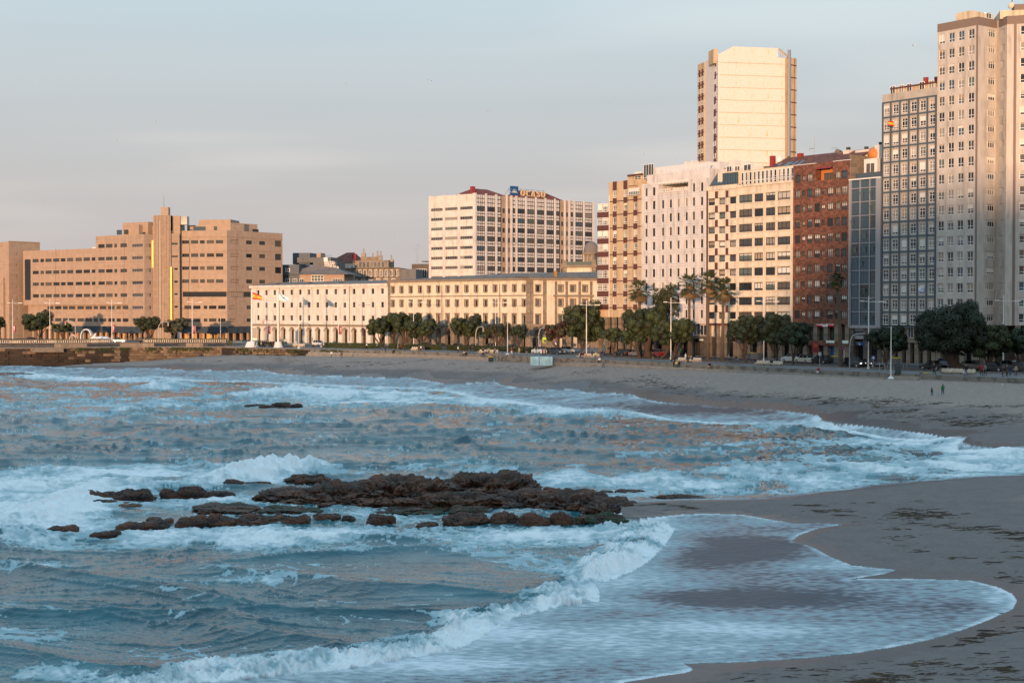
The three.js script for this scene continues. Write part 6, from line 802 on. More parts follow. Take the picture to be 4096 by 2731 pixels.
tree('street_tree', 'massive olive tree rising before the white hotel with thick trunk', [2592, 1431], [2476, 2690, 1212, 1385], { ...ol, group: G, puffs: 64, pr: .26, trunk: .75 }); tree('tall_thin_tree', 'tall airy thin tree standing up against the white hotel', [2665, 1427], [2612, 2712, 1124, 1292], { col: [.040, .050, .020], group: G, airy: 1, leaf: .14, puffs: 40, pr: .26, n: 110, stems: [[0, 0], [-.8, 0]] }); tree('street_tree', 'rounded olive tree before the grey saloon car', [2559, 1432], [2484, 2592, 1310, 1396], { ...ol, group: G, trunk: .3 }); tree('street_tree', 'spreading clipped olive tree beside the tall palms', [2700, 1436], [2606, 2776, 1276, 1402], { ...ol, group: G, puffs: 46, stems: [[0, 0], [-3, .5]] });
tree('street_tree', 'dark green tree right of the palms before the wide windowed block', [2986, 1452], [2906, 3034, 1252, 1416], { ...dk, group: G, puffs: 44 }); tree('street_tree', 'middle dark green tree before the wide windowed block', [3112, 1452], [3022, 3176, 1252, 1408], { ...dk, group: G, puffs: 48 }); tree('street_tree', 'dark green tree before the brown tiled block', [3172, 1460], [3106, 3242, 1286, 1420], { ...dk, group: G, puffs: 44 }); tree('street_tree', 'dark round tree under the blue grid block', [3534, 1477], [3480, 3626, 1302, 1436], { ...dk, group: G, puffs: 44 });
tree('broad_tree', 'largest very dark tree with reddish tips before the corner tower', [3830, 1480], [3664, 3934, 1208, 1462], { col: [.015, .025, .013], red: .1, group: G, puffs: 90, pr: .23, trunk: 1.1 }); tree('street_tree', 'yellow green tree before the corner tower', [3946, 1482], [3886, 4050, 1284, 1462], { col: [.030, .044, .013], group: G, puffs: 46 }); tree('street_tree', 'dark low tree beyond the last lamp post', [4088, 1482], [3986, 4140, 1312, 1446], { ...dk, group: G, puffs: 42 });
// ---------- palms ----------
function palm(label, [bx, by], [hx, hy], r) {
  const q = onPlane(bx, by), k = -q.z / F, t = thing('fan_palm', label, 'palm', new THREE.Vector3(q.x, SP, q.z), 0, 'fan palms'), h = EYE - (hy - HY) * k - SP, dx = (hx - bx) * k, R = r * k, tr = new GB(), n = 14, X = (s) => dx * s * s;
  for (let i = 0; i < n; i++) { const a = i / n, b = (i + 1) / n, ra = lerp(.42, .27, Math.min(1, a * 1.6)) * (1 + .05 * (i & 1)), rb = lerp(.42, .27, Math.min(1, b * 1.6)); tr.bar([X(a), h * a - .05, 0], [X(b), h * b, 0], ra, rb * .96, 9); } const trunk = part(t, 'trunk', tr.geo(), M.palm_bark); part(trunk, 'frond_stubs', new GB().cyl(dx, h - 1.7, h, 0, .34, .6, 9).geo(), mat('palm_skirt', .16, .085, .04, .95));
  for (let i = 0; i < 46; i++) { const g = new GB(), a = i * 2.39996, e = lerp(1.3, -.95, i / 45) + (rs() - .5) * .3, L = R * (.55 + .2 * rs()), dead = i > 35, k2 = .7 + rs() * .7, col = dead ? [.15 * k2, .10 * k2, .05 * k2] : [.036 * k2, .050 * k2, .016 * k2], d = new THREE.Vector3(Math.cos(a) * Math.cos(e), Math.sin(e), Math.sin(a) * Math.cos(e)), o = new THREE.Vector3(dx, h, 0), tip = o.clone().addScaledVector(d, L * .75); g.bar(o.toArray(), tip.toArray(), .04, .025, 4, col); const side = new THREE.Vector3(-Math.sin(a), 0, Math.cos(a)); for (let j = -4; j <= 4; j++) { const f = d.clone().multiplyScalar(Math.cos(j * .3)).addScaledVector(side, Math.sin(j * .3)).normalize(), end = tip.clone().addScaledVector(f, R * .42 * (1 - Math.abs(j) * .05)); end.y -= R * .10 * (1 + Math.abs(j) * .12); const w = side.clone().multiplyScalar(.15).add(new THREE.Vector3(0, .03, 0)), m = tip.clone().lerp(end, .5); g.tri(tip.toArray(), m.clone().add(w).toArray(), end.toArray(), col); g.tri(tip.toArray(), end.toArray(), m.clone().sub(w).toArray(), col); } part(t, dead ? 'dead_frond' : 'frond', g.geo(), leafMat); }
}
palm('short fan palm rising behind the massive olive tree', [2562, 1428], [2556, 1163], 66); palm('fan palm with tall trunk before the white hotel edge', [2758, 1432], [2757, 1146], 74); palm('fan palm with straight trunk before the checkerboard block', [2832, 1443], [2834, 1134], 72); palm('fan palm nearest the wide windowed block', [2891, 1444], [2895, 1158], 70); palm('lone leaning fan palm before the brown tiled block', [3364, 1467], [3345, 1121], 44);
// ---------- lamps, poles, flags ----------
function post(name, label, cat, bx, by, topY, make, group) { const q = onPlane(bx, by), h = (by - topY) * -q.z / F, t = thing(name, label, cat, new THREE.Vector3(q.x, SP, q.z), 0, group); make(t, h); return t; }
const lampArm = new GB().bar([0, 0, 0], [2.0, .02, 0], .05, .04).bar([0, .75, 0], [1.1, .03, 0], .02, .02, 4).bar([0, .05, 0], [-.9, .15, 0], .045, .035).geo(), lampHead = new GB().box(-.15, 1.0, -.07, .1, -.18, .18).geo(), lampHead2 = new GB().box(-.6, .1, -.05, .09, -.14, .14).geo();
const lampBy = ['beside the plain tan stone block', 'between the dark round tree and bush tree', 'before the low tan wing by white sculptures', 'before the tan right wing window bands', 'between the two flagpoles', 'before the white arches with maroon banner', 'rising from the umbrella trees', 'left of the tamarisk', 'before the large olive tree and glazed bays', 'before the massive olive tree', 'before the wide windowed block', 'before the blue glass block', 'before the corner tower'];
[[49, 1375, 1198], [198, 1375, 1198], [446, 1375, 1197], [768, 1377, 1194], [1067, 1384, 1195], [1353, 1387, 1193], [1654, 1392, 1193], [1982, 1402, 1193], [2346, 1421, 1202], [2684, 1438, 1190], [3056, 1444, 1185], [3475, 1475, 1183], [4015, 1470, 1180]].forEach(([x, y, t], i) =>
  post('street_lamp', 'tall white two armed street lamp ' + lampBy[i], 'street lamp', x, y, t, (o, h) => { part(o, 'pole', new GB().cyl(0, 0, h * .55, 0, .115, .10, 9).cyl(0, h * .55, h, 0, .08, .06, 9).cyl(0, 0, .5, 0, .22, .16, 9).geo(), M.white_paint); const a = part(o, 'arm', lampArm, M.white_paint, 0, h * .915, 0); part(a, 'lamp_head', lampHead, M.white_paint, 2, .05, 0); part(a, 'lamp_head', lampHead2, M.white_paint, -.9, .15, 0); }, 'white street lamps'));
for (const [x, by] of [[48, 'beside the tan stone block'], [445, 'before the low tan wing'], [768, 'before the tan window bands'], [1067, 'between the flagpoles'], [1353, 'before the white arches']]) { const q = onPlane(x, x < 600 ? 1374.5 : x < 1000 ? 1376.5 : x < 1100 ? 1383.5 : 1386.5), t = thing('lamp_banner', 'small maroon and white banner on lamp post ' + by, 'banner', new THREE.Vector3(q.x + .1, SP + 3.9, q.z), 0, 'lamp post banners'); part(t, 'cloth', boardGeo(.95, 2.1, .04), M.bannerM ||= signPanel(.95, 2.1, (c, w, h) => { c.fillStyle = '#8d2b3c'; c.fillRect(0, 0, w, h); c.fillStyle = '#e9dfe0'; c.fillRect(w * .3, h * .2, w * .4, h * .14); c.fillRect(w * .25, h * .45, w * .5, h * .05); c.fillRect(w * .25, h * .56, w * .5, h * .05); }, 48), .5, .6, .1); part(t, 'bracket', new GB().bar([0, 1.7, .1], [1, 1.7, .1], .03).bar([0, -.5, .1], [1, -.5, .1], .03).geo(), M.grey_metal); }
for (const [x, y, t, by] of [[881, 1367, 1268, 'before the tan office block corner'], [1194, 1393, 1262, 'on the promenade before the white arches'], [2030, 1418, 1288, 'beside the tamarisk and beach ramp'], [3565, 1514, 1304, 'by the beach stairs below the grid block']]) post('thin_mast', 'slim white unlit mast ' + by, 'pole', x, y, t, (o, h) => { part(o, 'pole', new GB().cyl(0, 0, h, 0, .09, .055, 8).geo(), M.white_paint); part(o, 'foot', new GB().cyl(0, 0, .35, 0, .5, .18, 10).geo(), M.white_paint); }, 'slim white masts');
function flagpole(label, x, y, top, cone, draw, drop) {
  post('flagpole', label, 'flagpole', x, y, top, (o, h) => {
    const k = -o.position.z / F, w0 = (cone[1] - cone[0]) / 2 * k, ch = (y - cone[2]) * k, cone_ = part(o, 'base', new GB().cyl(0, 0, ch, 0, w0, w0 * .66, 18).geo(), M.white_paint); part(o, 'pole', new GB().cyl(0, ch, h, 0, .26, .16, 10).cyl(0, h, h + .3, 0, .2, .05, 8).geo(), M.white_paint);
    const g = new GB(), N = 12, L = 3.0, Hh = 2.0; const P = (i, j) => { const s = i / N, v = j / N; return [.25 + s * L * .88, h - .4 - v * Hh * (1 - .5 * s) - s * drop * (1 + .25 * s), .35 * Math.sin(s * 7 + v * 2) * s]; }; for (let i = 0; i < N; i++) for (let j = 0; j < N; j++) g.quad(P(i, j + 1), P(i + 1, j + 1), P(i + 1, j), P(i, j)); const G_ = g.geo(), uv = G_.attributes.uv; let n = 0; for (let i = 0; i < N; i++) for (let j = 0; j < N; j++) for (const [a, b] of [[0, 1], [1, 1], [1, 0], [0, 1], [1, 0], [0, 0]]) uv.setXY(n++, (i + a) / N, 1 - (j + b) / N); const m = signPanel(2, 1.6, draw, 100); m.side = THREE.DoubleSide; m.roughness = .8; part(o, 'flag', G_, m);
  });
}
flagpole('flagpole with red and yellow flag on a white conical base', 1006, 1388, 1162, [977, 1034, 1366], (c, w, h) => { c.fillStyle = '#b3202b'; c.fillRect(0, 0, w, h); c.fillStyle = '#e8b02c'; c.fillRect(0, h * .25, w, h * .5); c.fillStyle = '#8c4a2b'; c.beginPath(); c.arc(w * .38, h * .5, h * .14, 0, 7); c.fill(); c.fillStyle = '#d9d2c0'; c.fillRect(w * .35, h * .46, w * .06, h * .12); }, 1.0);
flagpole('flagpole with white and pale blue flag on a white conical base', 1112, 1390, 1165, [1090, 1129, 1367], (c, w, h) => { c.fillStyle = '#dfe2e8'; c.fillRect(0, 0, w, h); c.strokeStyle = '#7f9fc8'; c.lineWidth = h * .2; c.beginPath(); c.moveTo(0, 0); c.lineTo(w, h); c.stroke(); c.fillStyle = '#56689a'; c.fillRect(w * .42, h * .36, w * .16, h * .28); }, 1.2);
// traffic signals
for (const [label, x, y, top, arm, red] of [['traffic signal on curved arm before the tan block end', 300, 1374, 1283, -39, 1], ['traffic signal beside the white and blue flag', 1114, 1384, 1280, -62, 1], ['curved grey signal mast left of tamarisk', 1903, 1403, 1306, 30, 0], ['curved grey signal mast before the corner wing', 2155, 1410, 1310, 28, 0], ['curved grey signal mast before the blue glass block', 3400, 1472, 1334, 60, 0], ['pale curved signal mast below the tan shaft', 632, 1372, 1287, 40, 0]]) post('traffic_signal', label, 'traffic light', x, y, top, (o, h) => {
  const k = -o.position.z / F, L = arm * k, pts = [[0, 0, 0], [0, h * .62, 0]]; for (let i = 1; i <= 6; i++) { const a = i / 6 * Math.PI / 2; pts.push([L * .42 * (1 - Math.cos(a)), h * .62 + h * .36 * Math.sin(a), 0]); } pts.push([L, h, 0]); const g = new GB(); for (let i = 0; i < pts.length - 1; i++) g.bar(pts[i], pts[i + 1], .11, .1, 7); part(o, 'mast', g.geo(), M.grey_frame);
  for (const [hx, hy] of [[L, h - .75], [.25, 2.4]]) { const s = part(o, 'signal_head', new GB().box(-.2, .2, -.55, .55, -.15, .15).geo(), M.dark_metal, hx, hy, .1); if (red) { const l = part(s, 'red_light', new THREE.CylinderGeometry(.17, .17, .06, 12).rotateX(Math.PI / 2), M.red_glow ||= new THREE.MeshStandardMaterial({ color: 0x550000, emissive: new THREE.Color(1, .06, .04), emissiveIntensity: 1.6 }), 0, .34, .17); const pl_ = new THREE.PointLight(new THREE.Color(1, .1, .05), .6, 6); pl_.position.set(0, .34, .4); s.add(pl_); } }
});
// benches
{
  const sh = new THREE.Shape(); sh.moveTo(-.95, .42); sh.lineTo(.95, .42); sh.lineTo(.95, .78); for (let i = 0; i <= 12; i++) { const t = i / 12; sh.lineTo(lerp(.93, -.93, t), .80 + .09 * Math.abs(Math.sin(t * 3 * Math.PI))); } sh.lineTo(-.95, .78); sh.closePath();
  const back = new THREE.ExtrudeGeometry(sh, { depth: .16, bevelEnabled: true, bevelSize: .02, bevelThickness: .02, bevelSegments: 1 }), seat = new GB(), S = (x) => x; seat.quad([-1, .46, .75], [1, .46, .75], [1, .46, .1], [-1, .46, .1]).quad([-1, .36, .75], [1, .36, .75], [1, .46, .75], [-1, .46, .75]).quad([-.72, 0, .45], [.72, 0, .45], [1, .36, .75], [-1, .36, .75]).quad([-1, .36, .75], [-1, .46, .75], [-1, .46, .1], [-.72, 0, .1]).quad([1, .46, .1], [1, .46, .75], [1, .36, .75], [.72, 0, .1]).quad([-.72, 0, .1], [-.72, 0, .45], [-1, .36, .75], [-1, .46, .1]).quad([.72, 0, .45], [.72, 0, .1], [1, .46, .1], [1, .36, .75]).quad([1, .46, 0], [1, 0, 0], [-1, 0, 0], [-1, .46, 0]); const sg = seat.geo();
  const sets = [[3, 'by the quay end hedge'], [3, 'before the info panel and white arches'], [2, 'beside the pram and umbrella trees'], [3, 'near the ball shaped tree and ramp'], [3, 'under the large olive tree by glazed bays'], [3, 'by the tall palms'], [3, 'under the dark trees by wide windowed block'], [3, 'before the largest very dark tree']], benchBy = [], benchPos = []; for (const [n, w] of sets) for (let j = 0; j < n; j++) { benchBy.push(w); benchPos.push(n === 2 ? j * 2 : j); }
  for (const [i, [x, y]] of [[911, 1375], [934, 1375], [956, 1376], [1158, 1387], [1179, 1387], [1207, 1388], [1659, 1402], [1684, 1402], [1931, 1413], [1955, 1413], [1980, 1414], [2329, 1430], [2353, 1430], [2385, 1431], [2729, 1448], [2767, 1448], [2790, 1449], [3046, 1461], [3080, 1462], [3114, 1464], [3790, 1496], [3830, 1497], [3880, 1499]].entries()) { const q = onPlane(x, y), t = thing('stone_bench', ['left', 'middle', 'right'][benchPos[i]] + ' pale stone bench with scalloped wavy back ' + benchBy[i], 'bench', new THREE.Vector3(q.x, SP + .01, q.z), dirAt(q.x, -q.z) * .85, 'stone promenade benches'); part(t, 'seat', sg, M.bench_stone); part(t, 'backrest', back, M.bench_stone, 0, 0, -.08); }
}
// white looping sculptures on the quay
for (const [label, px, py, R, w, closed] of [['small white ribbon arch sculpture on the quay', 291, 1365, 21, .5, 0], ['large white ribbon sculpture flowing down to a shell', 346, 1365, 34, 1.1, 1]]) { const q = onPlane(px, py + 4), k = -q.z / F, t = thing('ribbon_sculpture', label, 'sculpture', new THREE.Vector3(q.x, SP, q.z)), g = new GB(), r = R * k * .6, n = 16; for (let i = 0; i < n; i++) { const P = (j, e) => { const a = Math.PI * 1.1 - j / n * Math.PI * (closed ? 1.05 : 1.25); return [Math.cos(a) * r, Math.max(0, Math.sin(a) * r * 1.5 + .8 + (closed ? .8 : 0)), e * w + (j / n) * .4]; }; g.quad(P(i, -1), P(i + 1, -1), P(i + 1, 1), P(i, 1)); const P2 = (j, e) => { const v = P(j, e); return [v[0] * 1.12, v[1] * 1.06, v[2]]; }; g.quad(P2(i, 1), P2(i + 1, 1), P2(i + 1, -1), P2(i, -1)); g.quad(P(i, 1), P(i + 1, 1), P2(i + 1, 1), P2(i, 1)); } part(t, 'ribbon', g.geo(), M.white_paint); if (closed) { const s = new THREE.SphereGeometry(2.6, 16, 8, 0, 6.3, 0, 1.57); s.scale(1.5, .75, .8); part(t, 'shell', s, M.white_paint, 4.6, 0, 0); part(t, 'wing', new THREE.ConeGeometry(1.3, 3.4, 10).rotateZ(-.5), M.white_paint, 2.2, 1.6, 0); } }
// beach hut, bins, rails
{
  const q = onSand(2166, 1461), k = -q.z / F, t = thing('cloth_booth', 'pale turquoise cloth covered booth standing on the sand', 'booth', q), w = 88 * k, h = 35 * k; const cl = (x0, x1, z0, z1, y1) => { const g = new GB(), n = 14; for (let i = 0; i < n; i++) for (let j = 0; j < 4; j++) { const P = (a, b) => { const s = a / n, v = b / 4; return [lerp(x0, x1, s), v * y1, lerp(z0, z1, s) + .05 * Math.sin(s * 19 + v) * (1 - v * .6)]; }; g.quad(P(i, j), P(i + 1, j), P(i + 1, j + 1), P(i, j + 1)); } return g.geo(); };
  part(t, 'front_cloth', cl(-w * .1, w * .5, .6, .3, h * .96), M.hut_cloth); part(t, 'side_cloth', cl(-w * .5, -w * .12, -.4, .62, h), M.hut_cloth); part(t, 'top', new GB().prism([[-w * .5, .42], [-w * .1, -.65], [w * .5, -.35], [w * .5, 2], [-w * .5, 2]].map(([x, z]) => [x, -z]), h * .96, h).geo(), M.hut_cloth); part(t, 'back_cloth', cl(w * .5, -w * .5, -2, -2, h), M.hut_cloth); part(t, 'corner_pole', new GB().bar([-w * .11, 0, .66], [-w * .11, h, .66], .05).geo(), M.dark_metal); for (const s of [-1, 1]) part(t, 'side_panel', cl(s * w * .5, s * w * .5, s > 0 ? .3 : -2, s > 0 ? -2 : -.4, h), M.hut_cloth);
}
function bin(label, x, y, sand, w, h, m, lid, group) { const q = sand ? onSand(x, y) : onPlane(x, y), t = thing('litter_bin', label, 'bin', q, dirAt(q.x, -q.z), group); part(t, 'body', new GB().box(-w / 2, w / 2, 0, h * .85, -.35, .35).geo(), m); part(t, 'lid', new GB().box(-w / 2 - .04, w / 2 + .04, h * .85, h, -.4, .4).geo(), lid); for (const s of [-1, 1]) part(t, 'wheel', new THREE.CylinderGeometry(.09, .09, .06, 10).rotateX(Math.PI / 2), M.rubber, s * w * .35, .09, .34); }
bin('dark wheeled bin with yellow lid by the beach ramp rails', 1963, 1446, 1, 1.0, 1.15, M.bin_dark, M.bin_yellow); bin('dark wheeled bin with yellow lid below the corner tower wall', 3706, 1516, 1, .62, 1.0, M.bin_dark, M.bin_yellow); bin('dark wheeled bin without colour beside yellow lidded bin', 3694, 1515, 1, .6, .95, M.bin_dark, M.bin_dark); bin('tall dark litter bin near the beach stair rails', 3594, 1494, 0, .7, 1.15, M.bin_dark, M.bin_dark);
for (const [x, y, l] of [[3012, 1438, 1], [2996, 1437, 0], [3030, 1440, 0], [3318, 1452, 0], [3335, 1453, 1], [3355, 1454, 1], [3562, 1460, 0], [3582, 1461, 1]]) { const q = onPlane(x, y), t = thing('waste_container', l ? 'grey street waste container with yellow lid at kerb' : 'plain grey street waste container at kerb', 'container', new THREE.Vector3(q.x, SP, q.z), dirAt(q.x, -q.z), l ? 'yellow lidded containers' : 'grey waste containers'); part(t, 'body', new GB().prism([[-.75, -.55], [.75, -.55], [.85, .55], [-.85, .55]], .15, 1.25).geo(), M.bin_grey); part(t, 'lid', new GB().prism([[-.85, -.6], [.85, -.6], [.9, .6], [-.9, .6]], 1.25, 1.45).geo(), l ? M.bin_yellow : M.bin_grey); for (const s of [-1, 1]) part(t, 'wheel', new THREE.CylinderGeometry(.12, .12, .1, 10).rotateX(Math.PI / 2), M.rubber, s * .6, .12, .4); }
{ const mk = (label, list, top) => { const q0 = onSand(list[0][0], list[0][1]), t = thing('stair_rail', label, 'handrail', q0); let last; for (const [x, y, tp] of list) { const q = atDepth(x, y, -q0.z - (x - list[0][0]) * .03), h = (y - tp) * -q0.z / F, v = q.clone().sub(q0); part(t, 'post', new GB().bar([0, 0, 0], [0, h, 0], .06, .06, 8).bar([0, h, 0], [-.25, h + .05, .1], .05, .05, 6).geo(), M.grey_metal, v.x, v.y, v.z); const tp3 = [v.x, v.y + h, v.z]; if (last && top) part(t, 'rail', new GB().bar(last, tp3, .05, .05, 6).geo(), M.grey_metal); last = tp3; } }; mk('steel handrail posts descending beach steps by the slim mast', [[1986, 1447, 1408], [2002, 1448, 1406], [2017, 1448, 1407], [2031, 1449, 1408]], 1); mk('steel handrail posts at the beach stairs below the glass block', [[3520, 1508, 1453], [3541, 1510, 1455], [3562, 1511, 1455], [3584, 1513, 1484]], 0); mk('steel ramp handrail running down toward the turquoise booth', [[2000, 1440, 1407], [2060, 1440, 1409], [2120, 1441, 1418], [2160, 1444, 1428]], 1); }
for (let i = 0; i < 7; i++) { const q = onPlane(3557 + i * 13, 1479 + (i > 3 ? -2 : 0)), t = thing('bike_stand', 'bent steel bicycle hoop beside the dark round tree', 'bike stand', new THREE.Vector3(q.x, SP, q.z), .5, 'steel bicycle hoops'); part(t, 'hoop', new THREE.TorusGeometry(.38, .03, 6, 14, Math.PI), M.grey_metal, 0, .5, 0); for (const s of [-1, 1]) part(t, 'leg', new GB().bar([0, 0, 0], [0, .5, 0], .03).geo(), M.grey_metal, s * .38, 0, 0); }
// signs
const board = (name, label, x, y, topY, w, h, draw, two) => post(name, label, 'sign', x, y, topY, (o, H) => { part(o, 'pole', new GB().cyl(0, 0, H, 0, .05, .05, 7).geo(), two ? M.dark_metal : M.grey_metal); part(o, 'board', boardGeo(w, h, .06), signPanel(w, h, draw, 72), two ? w * .55 : 0, H - h * .5, .07); });
const fill = (c0) => (c, w, h) => { c.fillStyle = c0; c.fillRect(0, 0, w, h); };
board('advert_board', 'red poster board on a dark post by the white hatchback', 3249, 1463, 1372, 1.05, 1.75, (c, w, h) => { c.fillStyle = '#8a1f22'; c.fillRect(0, 0, w, h); c.fillStyle = '#c98a3a'; c.font = `bold ${h * .09}px sans-serif`; c.fillText('ALEGRE', w * .3, h * .2); c.fillText('MUNDO', w * .3, h * .3); c.fillStyle = '#5c1016'; for (let i = 0; i < 8; i++) c.fillRect(w * (.1 + .1 * i), h * (.5 + .05 * (i % 3)), w * .08, h * .3); }, 1);
board('sign_post', 'blank backed grey sign on slim post before dark parked car', 3280, 1472, 1408, .5, .6, fill('#9aa0a6')); board('crossing_sign', 'blue pedestrian crossing sign beside the reddish tree', 2222, 1404, 1367, .75, .75, (c, w, h) => { c.fillStyle = '#1f4fa0'; c.fillRect(0, 0, w, h); c.fillStyle = '#f2f2f2'; c.beginPath(); c.moveTo(w / 2, h * .12); c.lineTo(w * .9, h * .85); c.lineTo(w * .1, h * .85); c.fill(); c.fillStyle = '#222'; c.fillRect(w * .46, h * .4, w * .08, h * .3); }); board('crossing_sign', 'blue pedestrian crossing sign by the two black cars', 3494, 1476, 1422, .7, .6, (c, w, h) => { c.fillStyle = '#274f86'; c.fillRect(0, 0, w, h); c.fillStyle = '#dfe4ea'; c.beginPath(); c.moveTo(w / 2, h * .12); c.lineTo(w * .9, h * .85); c.lineTo(w * .1, h * .85); c.fill(); });
board('direction_sign', 'green and magenta street direction signs behind the leaning palm', 3366, 1462, 1378, 1.1, 1.0, (c, w, h) => { c.fillStyle = '#14563a'; c.fillRect(0, 0, w, h * .3); c.fillStyle = '#a3276f'; c.fillRect(0, h * .36, w, h * .28); c.fillRect(0, h * .7, w, h * .28); c.fillStyle = '#e6e6e6'; for (const y of [.12, .47, .81]) c.fillRect(w * .15, h * y, w * .6, h * .07); }); board('lime_sign', 'lime green square notice on a post by the crossing', 2179, 1405, 1349, 1.05, 1.35, (c, w, h) => { c.fillStyle = '#a8cf2a'; c.fillRect(0, 0, w, h); c.fillStyle = '#3a3a32'; c.fillRect(w * .2, h * .42, w * .62, h * .48); }); board('blade_signs', 'stack of grey direction blades beside the first flagpole', 1016, 1385, 1311, 1.5, 3.4, (c, w, h) => { c.fillStyle = '#b9ab9c'; c.fillRect(0, 0, w, h); c.fillStyle = '#6d6a68'; for (let i = 0; i < 5; i++) c.fillRect(w * .05, h * (.02 + i * .165), w * .9, h * .12); c.fillStyle = '#d8d2c8'; c.fillRect(0, h * .86, w, h * .14); }); board('info_panel', 'dark framed city information panel beside the second flagpole', 1132, 1386, 1356, 2.2, 1.9, (c, w, h) => { c.fillStyle = '#3b3f45'; c.fillRect(0, 0, w, h); c.fillStyle = '#9fb2bd'; c.fillRect(w * .62, h * .06, w * .34, h * .88); c.fillStyle = '#2f4a5e'; c.fillRect(w * .7, h * .3, w * .08, h * .5); c.fillRect(w * .84, h * .3, w * .08, h * .5); });
// ================= cars, people, birds =================
const paint = (r, g, b) => new THREE.MeshPhysicalMaterial({ color: new THREE.Color().setRGB(r, g, b), roughness: .35, clearcoat: 1, clearcoatRoughness: .06 });
function extrudeSide(pts, half, bevel) { const s = new THREE.Shape(); pts.forEach((p, i) => i ? s.lineTo(...p) : s.moveTo(...p)); s.closePath(); const g = new THREE.ExtrudeGeometry(s, { depth: 2 * (half - bevel), bevelEnabled: true, bevelSize: bevel, bevelThickness: bevel, bevelSegments: 2 }); g.translate(0, 0, -(half - bevel)); return g; }
const carGeo = {};
for (const [k, L, H, hood, rear] of [['hatch', 4.0, 1.5, .95, .15], ['saloon', 4.5, 1.45, 1.1, .75], ['suv', 4.3, 1.66, 1.0, .12], ['estate', 4.6, 1.5, 1.05, .1]]) {
  const h = L / 2, belt = H * .6, arch = (cx) => rep(7, (i) => { const a = Math.PI * (1 - i / 6); return [cx + Math.cos(a) * .36, .28 + Math.sin(a) * .36]; }).reverse().map((p) => p);
  const fw = h - .82, rw = -h + .78; const low = [[-h + .03, .42], [-h + .06, .26], ...arch(rw).reverse(), ...arch(fw).reverse(), [h - .05, .26], [h - .02, .5], [h - .12, belt - .16], [h - hood, belt], [-h + rear, belt + .02], [-h + .02, belt - .1]];
  const roof = [[h - hood - .05, belt - .02], [h - hood - .75, H - .05], [h - hood - 1.1, H], [-h + rear + .45 + (k === 'saloon' ? .35 : 0), H - .02], [-h + rear + .1, belt - .02]];
  const cab = extrudeSide(roof, .74, .10), top = extrudeSide([[roof[1][0] - .08, H - .06], [roof[2][0], H + .015], [roof[3][0], H - .005], [roof[3][0] - .06, H - .09]], .70, .05);
  const pillars = new GB(); for (const s of [-1, 1]) { const z = s * .745; const bar = (a, b) => pillars.bar([a[0], a[1], z], [b[0], b[1] - .05, z * .97], .035, .035, 4); bar(roof[0], roof[1]); bar([lerp(roof[0][0], roof[4][0], .5), belt], [lerp(roof[1][0], roof[3][0], .5), H]); bar(roof[4], roof[3]); }
  carGeo[k] = { low: extrudeSide(low, .87, .07), cab, top, pillars: pillars.geo(), fw, rw, h, belt };
}
const tyre = new THREE.CylinderGeometry(.31, .31, .2, 18).rotateX(Math.PI / 2), rim = new THREE.CylinderGeometry(.2, .2, .212, 10).rotateX(Math.PI / 2), lampG = new GB().box(-.06, .06, -.08, .08, -.17, .17).geo(), plateG = new GB().box(-.02, .02, -.06, .06, -.26, .26).geo();
const redLamp = mat('tail_red', .35, .01, .01, .3), headLamp = mat('head_white', .75, .76, .78, .15), rimM = mat('rim', .45, .46, .48, .3, { metalness: .8 }); const brake = new THREE.MeshStandardMaterial({ color: 0x660505, emissive: new THREE.Color(1, .07, .03), emissiveIntensity: 1.4 }), headOn = new THREE.MeshStandardMaterial({ color: 0xffffff, emissive: new THREE.Color(1, .95, .85), emissiveIntensity: 1.6 });
function car(label, kind, x, y, col, dir, on) {   // dir 1: nose to the right along the road
  const q = onPlane(x, y, SP - .02), t = thing('parked_car', label, 'car', new THREE.Vector3(q.x, SP - .02, q.z), dirAt(q.x, -q.z) + (dir > 0 ? 0 : Math.PI)), c = carGeo[kind], m = paint(...col);
  part(t, 'body', c.low, m); part(t, 'windows', c.cab, M.glass_dark); part(t, 'roof', c.top, m); part(t, 'pillars', c.pillars, m);
  for (const wx of [c.fw, c.rw]) for (const s of [-1, 1]) { const w = part(t, 'wheel', tyre, M.rubber, wx, .31, s * .78); part(w, 'rim', rim, rimM); }
  for (const s of [-1, 1]) { const hl = part(t, 'headlight', lampG, on === 'front' ? headOn : headLamp, c.h - .06, c.belt - .26, s * .62); const tl = part(t, 'tail_light', lampG, on === 'rear' ? brake : redLamp, -c.h + .04, c.belt - .2, s * .66); if (on) { const L = new THREE.PointLight(on === 'rear' ? new THREE.Color(1, .1, .05) : new THREE.Color(1, .95, .85), .35, 5); L.position.set(on === 'rear' ? -.25 : .25, 0, 0); (on === 'rear' ? tl : hl).add(L); } }
  part(t, 'number_plate', plateG, M.white_paint, -c.h + .02, .5, 0); part(t, 'number_plate', plateG, M.white_paint, c.h, .42, 0);
}
const blk = [.008, .009, .011], wh = [.72, .72, .70], gy = [.13, .135, .14], sv = [.36, .38, .40], bu = [.02, .035, .055], rd = [.25, .012, .014];
car('dark car half hidden beyond hedge near the flagpoles', 'hatch', 1124, 1380, gy, 1); car('white car roof showing above the green hedge', 'hatch', 1273, 1383, wh, 1); car('dark red car parked behind the umbrella trees', 'hatch', 1711, 1393, [.16, .012, .014], 1); car('dark car behind the ball shaped tree', 'hatch', 1838, 1397, blk, 1); car('white off road car passing behind the hedge', 'suv', 1964, 1401, wh, -1);
